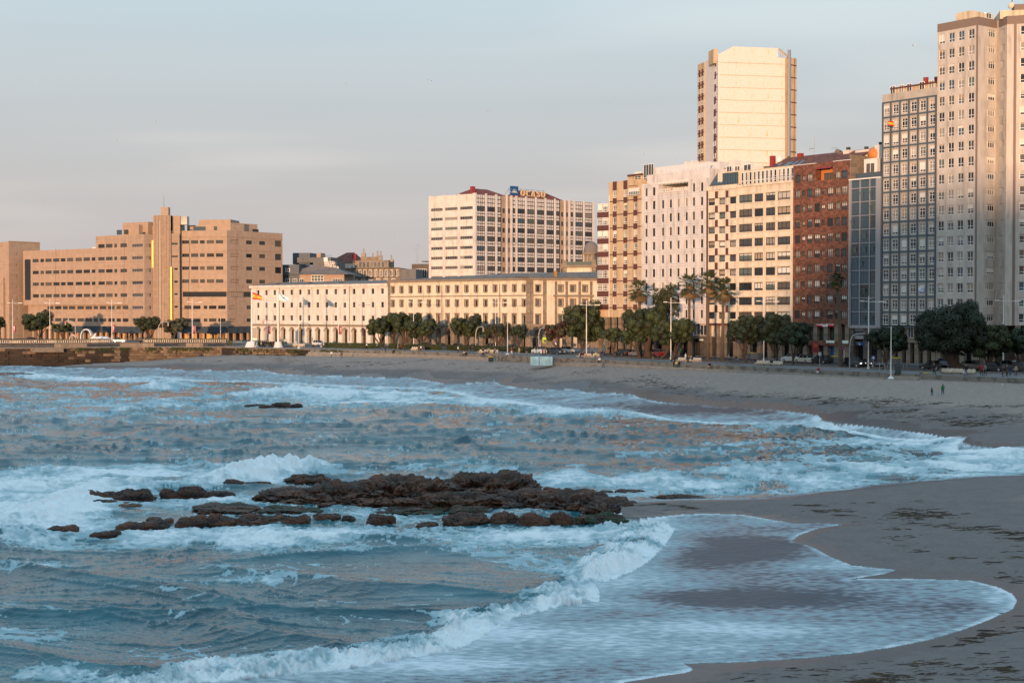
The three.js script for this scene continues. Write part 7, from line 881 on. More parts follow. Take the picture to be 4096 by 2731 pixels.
car('white car facing left at the crossing', 'suv', 2157, 1415, wh, -1); car('dark blue grey car waiting at the crossing', 'suv', 2229, 1419, bu, 1); car('white hatchback leaving the crossing', 'hatch', 2269, 1412, wh, 1); car('black hatchback with glowing brake lights', 'hatch', 2487, 1423, blk, -1, 'rear'); car('grey saloon under the rounded olive tree', 'saloon', 2550, 1425, [.20, .21, .21], -1); car('bright red car behind thick trunk', 'suv', 2628, 1427, rd, -1);
car('white small hatchback by the brown tiled block', 'suv', 3169, 1448, wh, -1); car('cream small car parked behind white hatchback', 'hatch', 3217, 1451, [.70, .66, .56], -1); car('dark green estate car before the blue door', 'estate', 3284, 1453, [.012, .018, .020], -1); car('black crossover with headlights lit', 'suv', 3419, 1468, blk, 1, 'front'); car('black saloon behind the lamp post base', 'saloon', 3481, 1469, [.012, .014, .017], 1);
car('black saloon parked near the very dark tree', 'saloon', 3733, 1478, blk, -1); car('blue grey hatchback beyond black saloon', 'hatch', 3775, 1466, [.10, .14, .19], -1); car('dark car half hidden by the thick dark trunk', 'hatch', 3874, 1476, [.015, .012, .013], -1); car('silver estate car beside yellow green tree', 'estate', 3912, 1478, sv, 1); car('long black saloon right of silver estate', 'saloon', 3977, 1484, blk, 1); car('grey hatchback behind the last lamp post', 'hatch', 4050, 1479, [.16, .175, .19], 1); car('dark brown car at the far end of the row', 'hatch', 4094, 1486, [.03, .026, .024], 1);
car('white car passing behind the quay bushes', 'hatch', 476, 1369, wh, 1); car('white car under the feathery tree', 'hatch', 600, 1370, wh, 1); car('blue car near the first lamp posts', 'hatch', 128, 1368, [.03, .06, .11], 1);
// ---------- people: bodies from smoothly joined tapered bones ----------
function sdfGeo(bones, k = .035, res = 52, half = 1.0, cy = .92) {
  const mc = new MarchingCubes(res, new THREE.MeshStandardMaterial(), false, false, 60000); mc.isolation = 0; const f = mc.field, hs = res / 2; let i = 0;
  for (let z = 0; z < res; z++) for (let y = 0; y < res; y++) for (let x = 0; x < res; x++, i++) {
    const px = (x - hs) / hs * half, py = (y - hs) / hs * half + cy, pz = (z - hs) / hs * half; let d = 9;
    for (const [a, b, ra, rb] of bones) { const ux = b[0] - a[0], uy = b[1] - a[1], uz = b[2] - a[2]; let t = ((px - a[0]) * ux + (py - a[1]) * uy + (pz - a[2]) * uz) / (ux * ux + uy * uy + uz * uz + 1e-9); t = t < 0 ? 0 : t > 1 ? 1 : t; const e = Math.hypot(px - a[0] - t * ux, py - a[1] - t * uy, pz - a[2] - t * uz) - (ra + (rb - ra) * t); const h = Math.max(0, k - Math.abs(d - e)) / k; d = Math.min(d, e) - h * h * k * .25; }
    f[i] = -d;
  }
  mc.update(); const n = mc.count, g = new THREE.BufferGeometry(), P = mc.positionArray.slice(0, n * 3), N = mc.normalArray.slice(0, n * 3); for (let j = 0; j < n; j++) { P[j * 3] *= half; P[j * 3 + 1] = P[j * 3 + 1] * half + cy; P[j * 3 + 2] *= half; }
  g.setAttribute('position', new THREE.BufferAttribute(P, 3)); g.setAttribute('normal', new THREE.BufferAttribute(N, 3)); return g;
}
function pose(kind) { // joints, facing +z
  const J = { head: [0, 1.60, .02], neck: [0, 1.44, 0], chest: [0, 1.30, 0], hip: [0, .95, 0], sh: [.185, 1.40, 0], el: [.235, 1.12, -.02], ha: [.24, .87, .06], lh: [.09, .92, 0], kn: [.10, .50, .02], an: [.10, .08, -.02], to: [.105, .045, .14] };
  const R = { ...J, el2: [-.235, 1.12, -.02], ha2: [-.24, .87, .06], kn2: [-.10, .50, .02], an2: [-.10, .08, -.02], to2: [-.105, .045, .14] };
  if (kind === 'walk') Object.assign(R, { el: [.23, 1.13, -.10], ha: [.22, .90, -.06], el2: [-.23, 1.13, .09], ha2: [-.21, .92, .22], kn: [.10, .51, .17], an: [.10, .11, .20], to: [.105, .09, .36], kn2: [-.10, .50, -.05], an2: [-.10, .13, -.30], to2: [-.105, .05, -.16] });
  if (kind === 'sit') { for (const k of Object.keys(R)) R[k] = [R[k][0], R[k][1] - .47, R[k][2] - .02]; Object.assign(R, { lh: [.09, .47, 0], kn: [.12, .50, .42], an: [.11, .09, .44], to: [.12, .045, .6], kn2: [-.12, .50, .40], an2: [-.11, .09, .38], to2: [-.12, .045, .54], el: [.24, .66, .08], ha: [.14, .55, .32], el2: [-.24, .66, .08], ha2: [-.14, .55, .32], head: [0, 1.10, .09], neck: [0, .96, .04], chest: [0, .83, .02] }); }
  if (kind === 'ground') { for (const k of Object.keys(R)) R[k] = [R[k][0], R[k][1] - .84, R[k][2]]; Object.assign(R, { lh: [.09, .12, 0], kn: [.16, .42, .36], an: [.13, .09, .58], to: [.14, .05, .74], kn2: [-.16, .40, .34], an2: [-.14, .09, .54], to2: [-.15, .05, .7], el: [.25, .32, .1], ha: [.15, .36, .34], el2: [-.25, .30, .1], ha2: [-.15, .34, .32], head: [0, .73, .1], neck: [0, .60, .05] }); }
  return R;
}
const shapes = {}, mirror = (p) => [-p[0], p[1], p[2]];
function personShapes(kind) {
  if (shapes[kind]) return shapes[kind]; const R = pose(kind), L2 = (k) => R[k + '2'] || mirror(R[k]), sh2 = mirror(R.sh), lh2 = mirror(R.lh), up = (p, v) => [p[0], p[1] + v, p[2]];
  const arms = (s) => [[R.sh, R.el, .052 * s, .042 * s], [R.el, R.ha, .042 * s, .032 * s], [sh2, L2('el'), .052 * s, .042 * s], [L2('el'), L2('ha'), .042 * s, .032 * s]], legs = (s) => [[R.lh, R.kn, .086 * s, .06 * s], [R.kn, R.an, .058 * s, .04 * s], [lh2, L2('kn'), .086 * s, .06 * s], [L2('kn'), L2('an'), .058 * s, .04 * s]], torso = (s) => [[R.chest, R.hip, .15 * s, .14 * s], [R.sh, sh2, .075 * s, .075 * s], [R.neck, R.chest, .065 * s, .13 * s]];
  const palm = (h, e) => { const d = new THREE.Vector3(h[0] - e[0], h[1] - e[1], h[2] - e[2]).normalize(); return [h[0] + d.x * .08, h[1] + d.y * .08, h[2] + d.z * .08]; }, h1 = palm(R.ha, R.el), h2 = palm(L2('ha'), L2('el'));
  const body = sdfGeo([[up(R.head, -.04), up(R.head, .05), .085, .098], [[R.head[0], R.head[1] - .01, R.head[2] + .09], [R.head[0], R.head[1] - .03, R.head[2] + .115], .018, .02], [R.neck, up(R.head, -.08), .055, .05], ...torso(.92), ...arms(.9), ...legs(.9), [R.ha, h1, .036, .04], [L2('ha'), h2, .036, .04], [R.an, R.to, .04, .035], [L2('an'), L2('to'), .04, .035]]);
  const fg = new GB(); for (const [h, w, s] of [[h1, R.ha, 1], [h2, L2('ha'), -1]]) { const d = new THREE.Vector3(h[0] - w[0], h[1] - w[1], h[2] - w[2]).normalize(); for (let i = 0; i < 4; i++) { const o = (i - 1.5) * .019, l = [.062, .075, .07, .055][i], a = [h[0] + d.x * .02, h[1] + d.y * .02, h[2] + d.z * .02 + o], m = [a[0] + d.x * l * .6, a[1] + d.y * l * .6, a[2] + d.z * l * .6], e = [m[0] + d.x * l * .5 - s * .012, m[1] + d.y * l * .5, m[2] + d.z * l * .5]; fg.bar(a, m, .0095, .009, 4).bar(m, e, .009, .007, 4); } fg.bar([h[0], h[1] + .03, h[2] + .03], [h[0] - s * .01, h[1] - .01, h[2] + .075], .011, .008, 4); } const fgeo = fg.geo(); fgeo.deleteAttribute('uv');
  shapes[kind] = { body: mergeGeometries([body.toNonIndexed ? body : body, fgeo]), top: sdfGeo([...torso(1.12), ...arms(1.28)]), legs: sdfGeo([[up(R.hip, .02), R.hip, .15, .15], ...legs(1.16)]), shoes: sdfGeo([[R.an, R.to, .055, .048], [L2('an'), L2('to'), .055, .048]], .02), hair: sdfGeo([[[R.head[0], R.head[1] + .05, R.head[2] - .03], [R.head[0], R.head[1] + .07, R.head[2] - .01], .105, .1], [[R.head[0], R.head[1], R.head[2] - .06], [R.head[0], R.head[1] - .03, R.head[2] - .06], .075, .06]], .03), long: sdfGeo([[[R.head[0], R.head[1] + .05, R.head[2] - .03], [R.head[0], R.head[1] + .07, R.head[2] - .01], .107, .1], [[R.head[0], R.head[1], R.head[2] - .07], [R.head[0], R.head[1] - .30, R.head[2] - .10], .085, .05]], .03) };
  return shapes[kind];
}
const cloth = {}; const C = { black: [.012, .012, .014], navy: [.02, .03, .06], grey: [.16, .16, .17], white: [.68, .68, .67], red: [.28, .015, .02], green: [.02, .16, .06], blue: [.06, .12, .22], jeans: [.05, .085, .15], beige: [.40, .32, .22], brown: [.07, .045, .03], purple: [.13, .04, .22], yellow: [.55, .48, .18], khaki: [.16, .14, .09], pink: [.45, .2, .25], teal: [.05, .14, .16], maroon: [.12, .012, .02] };
const cm = (n) => cloth[n] ||= Object.assign(new THREE.MeshStandardMaterial({ color: new THREE.Color().setRGB(...C[n]), roughness: .9 }), { name: 'cloth_' + n }); const skin = mat('skin', .42, .26, .19, .6), hairs = [mat('hair_dark', .02, .014, .01, .7), mat('hair_brown', .07, .04, .02, .7)];
function person(x, y, kind, top, trs, where, o = {}) {
  const q = o.at || (o.sand ? onSand(x, y) : onPlane(x, y, o.Y ?? SP + .01)), s = personShapes(kind), verb = { stand: 'standing', walk: 'walking', sit: 'sitting', ground: 'sitting' }[kind];
  const t = thing('person', `person in ${top} top and ${trs} trousers ${verb} ${where}`, 'person', q, o.turn ?? rs() * 6.28), sc_ = (o.s || 1) * (.96 + rs() * .08); t.scale.setScalar(sc_);
  part(t, 'body', s.body, skin); part(t, 'jacket', s.top, cm(top)); part(t, 'trousers', s.legs, cm(trs)); part(t, 'shoes', s.shoes, cm(o.shoes || 'black')); part(t, 'hair', o.long ? s.long : s.hair, hairs[(rs() * 2) | 0]); return t;
}
const toSea = Math.PI * 1.85, seat = (x, y) => ({ Y: SP + .02, turn: -.35 });
const W = (x, y, a, b, w, o) => person(x, y, 'walk', a, b, w, { turn: (rs() < .5 ? 1.4 : -1.5) + rs() * .4, ...o }), S = (x, y, a, b, w, o) => person(x, y, 'stand', a, b, w, o), B = (x, y, a, b, w, o) => person(x, y, 'sit', a, b, w, { ...seat(), ...o });
S(144, 1383, 'black', 'white', 'behind the quay railing'); W(1020, 1389, 'navy', 'black', 'past the first flagpole base'); W(1029, 1389, 'teal', 'grey', 'before the first flagpole base'); W(1044, 1390, 'beige', 'jeans', 'between the two flagpoles', { long: 1 }); W(1053, 1390, 'black', 'black', 'between the two flagpoles'); W(1061, 1391, 'navy', 'jeans', 'near the second flagpole'); W(1068, 1391, 'black', 'grey', 'near the second flagpole'); W(1081, 1390, 'black', 'jeans', 'beside the second flagpole base'); W(1088, 1390, 'maroon', 'black', 'beside the second flagpole base');
W(1252, 1391, 'white', 'black', 'along the clipped green hedge'); W(1288, 1393, 'black', 'black', 'carrying a white bag along the hedge'); W(1448, 1396, 'black', 'brown', 'at the gap between hedges'); W(1466, 1397, 'white', 'black', 'at the gap between hedges'); S(1530, 1402, 'black', 'jeans', 'before the umbrella trees'); S(1541, 1403, 'brown', 'black', 'before the umbrella trees', { long: 1 }); W(1591, 1403, 'grey', 'grey', 'before the long hedge'); W(1602, 1403, 'red', 'black', 'before the long hedge'); W(1620, 1404, 'black', 'black', 'with white bag before the long hedge', { long: 1 });
W(1832, 1411, 'white', 'navy', 'alone by the long hedge'); S(1880, 1413, 'black', 'jeans', 'as a pair by the long hedge', { long: 1 }); S(1888, 1414, 'navy', 'jeans', 'as a pair by the long hedge'); B(1932, 1413, 'black', 'white', 'on a bench by the ball shaped tree'); B(1956, 1413, 'beige', 'black', 'on a bench left of the slim mast', { long: 1 }); B(1979, 1414, 'grey', 'black', 'on a bench next to the slim mast'); B(1684, 1402, 'white', 'black', 'on the bench near the pram'); B(1676, 1402, 'brown', 'black', 'on the bench near the pram');
W(2047, 1419, 'red', 'white', 'above the beach ramp'); S(2057, 1417, 'black', 'black', 'above the beach ramp'); W(2077, 1419, 'beige', 'beige', 'above the ramp handrail', { long: 1 }); S(2107, 1421, 'black', 'grey', 'near the ramp top'); S(2171, 1422, 'purple', 'black', 'near the crossing'); S(2181, 1421, 'grey', 'black', 'near the crossing'); B(2324, 1430, 'navy', 'jeans', 'on bench by the large olive tree'); B(2332, 1430, 'maroon', 'black', 'on bench by the large olive tree'); B(2384, 1431, 'yellow', 'jeans', 'on the scalloped bench end'); S(2369, 1414, 'grey', 'jeans', 'under the large olive tree'); S(2407, 1433, 'navy', 'jeans', 'near the promenade edge'); S(2433, 1414, 'black', 'grey', 'at the far pavement by glazed bays'); S(2411, 1414, 'teal', 'jeans', 'at the far pavement by glazed bays');
W(2611, 1445, 'black', 'khaki', 'before the thick olive trunk'); S(2687, 1447, 'grey', 'black', 'by the lamp post near the palms'); S(2701, 1446, 'brown', 'black', 'by the lamp post near the palms'); S(2743, 1448, 'white', 'purple', 'beside the benches', { long: 1 }); B(2755, 1448, 'black', 'black', 'on bench beside purple trousers', { long: 1 }); B(2762, 1448, 'grey', 'white', 'on bench beside purple trousers'); B(2768, 1448, 'navy', 'black', 'on bench by the tall palm'); S(2724, 1425, 'green', 'jeans', 'across the road by the hotel'); B(3077, 1461, 'black', 'jeans', 'on bench under dark tree'); B(3087, 1462, 'navy', 'black', 'on bench under dark tree');
const onWall = (x, w) => { const e = edgeAt(along(x), -.15); return { at: new THREE.Vector3(e.x, SP - .72 + .02, -e.d), turn: -e.rot * -1 * 0 - .6, }; }, Wl = (x, a, b, w, o) => person(x, 0, 'sit', a, b, w, { ...onWall(x), ...o });
Wl(1579, 'black', 'black', 'on the beach wall before umbrella trees'); Wl(1864, 'beige', 'black', 'on wall step left pair'); Wl(1873, 'black', 'black', 'on wall step left pair'); Wl(1939, 'navy', 'blue', 'on wall step near the yellow lidded bin'); Wl(2407, 'white', 'black', 'on the wall with a black bag'); Wl(2713, 'yellow', 'grey', 'on the wall step below the benches'); Wl(2724, 'black', 'jeans', 'on the wall step below the benches', { long: 1 }); Wl(2848, 'black', 'beige', 'alone on the wall below the palms'); Wl(3290, 'red', 'white', 'alone on the wall step');
W(1325, 1430, 'white', 'blue', 'on the sand below the quay', { sand: 1, s: .95, turn: 3 }); W(1367, 1432, 'maroon', 'navy', 'on the sand below the hedge', { sand: 1, s: .8, turn: 2.2 }); W(2413, 1470, 'grey', 'jeans', 'on the sand by the wall', { sand: 1, turn: -1.2, long: 1 }); person(2457, 1467, 'ground', 'grey', 'jeans', 'on the sand by the wall', { sand: 1, turn: .4, long: 1 }); S(2697, 1475, 'brown', 'black', 'on the sand against the wall', { sand: 1 }); W(3729, 1588, 'black', 'teal', 'as a child on the open sand', { sand: 1, s: .82, turn: 1.2, shoes: 'white' }); W(3773, 1583, 'green', 'jeans', 'on the open sand with long hair', { sand: 1, s: .97, turn: 3.1, long: 1, shoes: 'white' });
W(3739, 1497, 'black', 'black', 'left of a small pink bicycle'); S(3763, 1496, 'black', 'grey', 'beside the small pink bicycle', { shoes: 'white' }); W(3865, 1503, 'black', 'jeans', 'with a white bag past the benches', { turn: 0 }); W(3928, 1503, 'red', 'black', 'before the silver estate car', { turn: 3 }); W(3943, 1502, 'grey', 'black', 'before the silver estate car', { turn: 3.1 }); S(4013, 1506, 'navy', 'black', 'by the last lamp post'); S(4030, 1504, 'brown', 'brown', 'by the last lamp post'); S(4042, 1505, 'navy', 'jeans', 'by the last lamp post'); W(4066, 1505, 'beige', 'jeans', 'right of the last lamp post', { shoes: 'red' });
person(560, 1382, 'stand', 'black', 'black', 'leaning at the quay parapet'); person(775, 1378, 'stand', 'beige', 'grey', 'behind the quay parapet'); person(803, 1379, 'stand', 'grey', 'brown', 'behind the quay parapet'); person(440, 1381, 'stand', 'black', 'jeans', 'by the white sculpture'); person(800, 1426, 'ground', 'black', 'grey', 'at the foot of the quay wall', { sand: 1 });
// bags
for (const [x, y, l] of [[1285, 1390, 'white carrier bag held beside the hedge'], [3860, 1499, 'white carrier bag carried past the scalloped benches']]) { const q = onPlane(x, y + 2), t = thing('carrier_bag', l, 'bag', new THREE.Vector3(q.x, SP + .45, q.z)); part(t, 'sack', new GB().prism([[-.16, -.08], [.16, -.08], [.18, .08], [-.18, .08]], -.2, .2).geo(), M.white_paint); part(t, 'handle', new THREE.TorusGeometry(.1, .012, 5, 10, Math.PI), M.white_paint, 0, .2, 0); }
// bicycles
function bicycle(label, x, y, frameM, s, turn) { const q = onPlane(x, y), t = thing('bicycle', label, 'bicycle', new THREE.Vector3(q.x, SP + .01, q.z), turn); t.scale.setScalar(s); for (const wx of [-.52, .52]) part(part(t, 'wheel', new THREE.TorusGeometry(.33, .022, 6, 20), M.rubber, wx, .345, 0), 'hub', new THREE.CylinderGeometry(.04, .04, .08, 8).rotateX(Math.PI / 2), M.grey_metal); part(t, 'frame', new GB().bar([-.52, .345, 0], [-.1, .33, 0], .025).bar([-.1, .33, 0], [-.22, .82, 0], .028).bar([-.52, .345, 0], [-.2, .72, 0], .02).bar([-.1, .33, 0], [.36, .72, 0], .032).bar([-.2, .72, 0], [.36, .78, 0], .028).bar([.36, .9, 0], [.52, .345, 0], .026).geo(), frameM); part(t, 'saddle', new GB().box(-.36, -.1, .84, .9, -.07, .07).geo(), M.rubber); part(t, 'handlebar', new GB().bar([.36, .98, -.28], [.36, .98, .28], .018).bar([.36, .88, 0], [.36, .98, 0], .02).geo(), M.dark_metal); return t; }
for (const [l, x, y, a, b] of [['blue hire bicycle ridden left of its pair', 2917, 1453, 'grey', 'black'], ['blue hire bicycle ridden right of its pair', 2947, 1455, 'black', 'grey']]) { const bt = bicycle(l, x, y, M.bike_blue ||= mat('bike_blue', .02, .07, .18, .4), 1, -.7); person(x, y, 'sit', a, b, 'riding a blue bicycle ' + (a === 'grey' ? 'behind' : 'ahead'), { at: bt.position.clone().add(new THREE.Vector3(-.12, .42, .05)), turn: bt.rotation.y + Math.PI / 2 }); }
bicycle('tiny pink child bicycle parked at bench end', 3776, 1495, M.bike_pink ||= mat('bike_pink', .5, .18, .22, .5), .62, .4);
{ const q = onPlane(1690, 1403), t = thing('pram', 'dark folding pram beside a scalloped bench', 'pram', new THREE.Vector3(q.x, SP + .01, q.z), .4); part(t, 'seat', new GB().prism([[-.25, -.3], [.25, -.3], [.2, .35], [-.2, .35]], .4, .7).geo(), M.rubber); part(t, 'hood', new THREE.SphereGeometry(.3, 10, 6, 0, 6.3, 0, 1.5), M.rubber, 0, .65, -.1); part(t, 'chassis', new GB().bar([-.25, .2, -.35], [-.25, .95, .45], .02).bar([.25, .2, -.35], [.25, .95, .45], .02).bar([-.25, .95, .45], [.25, .95, .45], .02).geo(), M.grey_metal); for (const a of [-1, 1]) for (const b of [-1, 1]) part(t, 'wheel', new THREE.CylinderGeometry(.12, .12, .04, 10).rotateZ(Math.PI / 2), M.rubber, a * .26, .12, b * .32); }
// gulls
const gullM = mat('gull_white', .7, .7, .7, .8), gullG = mat('gull_grey', .25, .26, .28, .8), gullBody = new THREE.SphereGeometry(.12, 10, 8).scale(1, .8, 2.1);
function wingGeo(s) { const g = new GB(), st = [[.05, 0, .1, .09], [.3, .1, .12, .10], [.55, .06, .07, .07], [.75, -.02, -.05, .015]]; for (let i = 0; i < 3; i++) { const a = st[i], b = st[i + 1], T = .012; const A = [s * a[0], a[1], a[2] - a[3]], B = [s * a[0], a[1], a[2] - a[3] - .16], C_ = [s * b[0], b[1], b[2] - b[3] - .12], D = [s * b[0], b[1], b[2] - b[3]]; g.quad(A, B, C_, D); const u = (p) => [p[0], p[1] + T, p[2]]; g.quad(u(D), u(C_), u(B), u(A)); } return g.geo(); }
const wl = wingGeo(-1), wr = wingGeo(1);
for (const [x, y, d, r, b] of [[3657, 181, 250, 1.2, .3], [1720, 320, 330, .9, -.2], [1385, 333, 360, 1.4, .2], [1950, 444, 330, .2, 1.0], [2434, 409, 350, 1.5, .2], [2580, 617, 400, 1.3, .1], [1588, 938, 420, 1.2, .1], [626, 487, 430, 1.5, .1], [470, 562, 440, 1.4, .2]]) { const t = thing('flying_gull', 'gull gliding in the open sky on spread wings', 'gull', atDepth(x, y, d), r, 'gulls in flight'); t.rotation.z = b * .4; part(t, 'body', gullBody, gullM); for (const w of [wl, wr]) part(t, 'wing', w, gullG); part(t, 'tail', new GB().prism([[-.04, 0], [.04, 0], [.09, -.2], [-.09, -.2]], -.01, .01).geo(), gullM, 0, 0, -.2); part(t, 'head', new THREE.SphereGeometry(.07, 8, 6), gullM, 0, .03, .25); }
for (const [x, y] of [[2793, 1538], [2826, 1537], [4016, 1549], [2566, 1534], [2738, 1538]]) { const q = onSand(x, y), t = thing('standing_gull', 'white gull standing on the dry sand', 'gull', q, rs() * 6, 'gulls on the beach'); part(t, 'body', gullBody, gullM, 0, .3, 0).rotation.x = -.25; part(t, 'head', new THREE.SphereGeometry(.075, 8, 6), gullM, 0, .46, .2); part(t, 'beak', new THREE.ConeGeometry(.02, .08, 6).rotateX(Math.PI / 2), M.bin_yellow, 0, .45, .3); for (const w of [-1, 1]) { part(t, 'wing', new THREE.SphereGeometry(.1, 8, 6).scale(.35, .7, 2.2), gullG, w * .1, .32, -.08); part(t, 'leg', new GB().bar([0, 0, 0], [0, .22, 0], .012, .012, 4).geo(), M.bin_yellow, w * .05, 0, 0); } }
// ================= reef rocks and seaweed =================
const rk = rngOf(909);
const rockMat = new THREE.MeshStandardMaterial({ vertexColors: true, roughness: .62, bumpMap: grain, bumpScale: .16 }); rockMat.name = 'wet_rock';
function rock(label, x0, x1, yTop, yBase, o = {}) {
  const xc = (x0 + x1) / 2, q = onPlane(xc, yBase, o.Y ?? 0), k = -q.z / F, w = (x1 - x0) / 2 * k, h = (yBase - yTop) * k, dep = o.dep ?? clamp(w * .75, .5, 5.5), back = dep * .8;
  const t = new THREE.Group(); t.name = numbered('reef_rock'); t.position.set(q.x, (o.Y ?? 0) - .25, q.z - back); scene.add(t); tag(t, label, 'rock', 'rocks of the reef');
  const det = clamp(Math.round(8 + w * 7), 9, 44), g = new THREE.IcosahedronGeometry(1, det), p = g.attributes.position, col = new Float32Array(p.count * 3), seed = rk() * 50, uv = new Float32Array(p.count * 2), moss = o.moss || 0, red = o.red || 0;
  for (let i = 0; i < p.count; i++) {
    let x = p.getX(i), y = p.getY(i), z = p.getZ(i); const m = Math.pow(Math.pow(Math.abs(x), 3) + Math.pow(Math.abs(y), 3) + Math.pow(Math.abs(z), 3), -1 / 3); x *= m; y *= m; z *= m;
    const X = x * w, Y = y * h, Z = z * dep, s = seed; 
    const big = n3(X * .55 + s, Y * .8, Z * .55), mid = 1 - Math.abs(n3(X * 1.5 + s, Y * 1.9 + 4, Z * 1.5)), crack = 1 - Math.abs(n3(X * .9 + s + 9, Y * .5, Z * .9 + 3)), fine = n3(X * 4 + s, Y * 4.5, Z * 4), gully = smooth(.86, .98, crack);
    const lay0 = n3(X * .35 + s, Y * 3.2, Z * .35 + 2), f = 1 + .14 * big + .06 * (mid - .5) + .035 * lay0 + .015 * fine - .07 * gully, fy = (y > 0 ? .62 + .18 * big + .16 * (mid - .6) + .03 * fine - .08 * gully : .6);
    const lay = .20 * h * (Math.round((y * fy) * 4 + big * 1.2) / 4 - (y * fy + big * .3));
    p.setXYZ(i, X * f, Math.max(Y * fy + lay + .16 * (y > 0 ? 1 : 0), -.9), Z * f); uv[i * 2] = X; uv[i * 2 + 1] = Z + Y;
    const a = .75 + .3 * big + .25 * fine + .3 * n3(X * .3 + s, Y * .3, Z * .3), mo = clamp(smooth(.1, .5, n3(X * .8 + s, 2, Z * .8) + moss - .45) * moss), warm = clamp(.5 + .8 * n3(X * .4 + s, Y * 1.2, Z * .4 + 7) + red);
    const base = [lerp(.034, .105, warm) * a, lerp(.018, .042, warm) * a, lerp(.013, .019, warm) * a]; col[i * 3] = lerp(base[0], .012, mo); col[i * 3 + 1] = lerp(base[1], .028, mo); col[i * 3 + 2] = lerp(base[2], .008, mo);
  }
  g.setAttribute('color', new THREE.BufferAttribute(col, 3)); g.setAttribute('uv', new THREE.BufferAttribute(uv, 2)); g.computeVertexNormals(); part(t, 'stone', g, rockMat);
}
const RL = [
  ['flat topped block standing apart behind the main reef', 1128, 1316, 1889, 1930], ['low jagged rock left of the flat topped block', 882, 975, 1908, 1944], ['low trailing ledge of small stones by the flat block', 960, 1080, 1920, 1944], ['chunky rock cluster at the end of the whitewater', 318, 460, 1950, 1996], ['long blocky rock cluster behind whitewater', 430, 600, 1946, 1998], ['lumpy rock with two heads right of blocky cluster', 632, 730, 1940, 1988], ['taller lumpy rock before the breaking crest', 700, 818, 1933, 1988], ['low washed slab right of the lumpy rock', 818, 926, 1950, 1984], ['washed slab in front of the blocky cluster', 345, 455, 1990, 2020], ['half drowned slab before blocky cluster', 420, 552, 2006, 2032], ['lone dark rock at the wave curl', 172, 302, 2090, 2134], ['half drowned rock right of the lone dark rock', 352, 470, 2112, 2148], ['low forked rock in white foam', 460, 570, 2078, 2118], ['pointed low rock beside the forked rock', 540, 668, 2070, 2112], ['small round rock above the forked rock', 580, 638, 2054, 2078], ['small stub rock left of front ridge', 646, 684, 2065, 2088],
  ['left end of the front ridge, dark and steep', 696, 830, 2042, 2104], ['rounded ochre boulder in front ridge', 812, 940, 2036, 2103], ['long ochre boulder of the front ridge', 925, 1130, 2046, 2102], ['boulder left of the small waterfalls', 1110, 1232, 2034, 2100], ['squat boulder right of the first waterfall', 1234, 1352, 2038, 2082], ['little boulder between the waterfalls', 1362, 1420, 2050, 2082], ['cracked boulder right of the waterfalls', 1462, 1580, 2036, 2090], ['low boulder sitting in foam', 1662, 1752, 2076, 2106], ['smooth tan boulder of the front row', 1768, 1960, 2040, 2104, { red: .2 }], ['mossy cube boulder above the smooth tan one', 1795, 1955, 2010, 2052, { moss: .7 }], ['pinkish boulder right of the smooth tan one', 1955, 2090, 2026, 2104, { red: .3 }], ['split pinkish boulder of the front row', 2060, 2204, 2030, 2112, { red: .35 }], ['dark upright boulder left of mossy end', 2198, 2300, 2022, 2108, { red: .25 }], ['green mossy boulder ending the front row', 2290, 2510, 2040, 2110, { moss: 1 }],
  ['left tail of the main reef sloping to foam', 1000, 1280, 1958, 2010, { dep: 4 }], ['left shoulder of the main reef', 1180, 1500, 1930, 2022, { dep: 5 }], ['broad dark hump of the main reef', 1400, 1800, 1903, 2016, { dep: 5.5 }], ['highest hump of the main reef with steep right end', 1770, 2150, 1890, 1990, { dep: 5.5, moss: .25 }], ['lower front shelf under the broad hump', 1150, 1640, 1975, 2030, { dep: 3.5 }], ['middle front shelf of the reef', 1560, 1990, 1962, 2036, { dep: 3.5, moss: .35 }], ['right front shelf below the highest hump', 1930, 2330, 1962, 2032, { dep: 4 }], ['right shoulder stepping down to the sand', 2140, 2460, 1958, 2046, { dep: 4, red: .15 }], ['right end of the main reef at the sand spit', 2330, 2560, 1990, 2066, { dep: 3.5, red: .1 }], ['mossy flat ledge between the two ridges', 1020, 1300, 2026, 2046, { moss: .9, dep: 3 }], ['green slimed flat ledge behind waterfalls', 1480, 1780, 2028, 2052, { moss: .9, dep: 3 }], ['dark flat ledge behind the front ridge', 760, 1020, 2022, 2046, { dep: 3, moss: .3 }],
  ['small round rock behind the right shoulder', 2172, 2228, 1940, 1962], ['small flat rock behind the right shoulder', 2228, 2282, 1950, 1966], ['pair of tiny stones awash behind the reef', 2398, 2452, 1955, 1966], ['low pointed rock awash behind the spit', 2462, 2582, 1951, 1972], ['small dark stone left of the spit rock', 2582, 2634, 1978, 1994], ['long rock lying on the tip of the sand spit', 2634, 2832, 1973, 2006], ['tiny rock at the water edge of the spit', 2856, 2896, 1996, 2006],
  ['far small jagged rock left part', 974, 1060, 1612, 1626], ['far small jagged rock middle hump', 1080, 1160, 1602, 1624], ['far small jagged rock right block', 1160, 1206, 1605, 1627], ['far low slab before the middle hump', 1030, 1095, 1614, 1630], ['far drowned stone near the beach breakers', 908, 966, 1530, 1538],
];
for (const [label, ...a] of RL) rock(label, ...a);
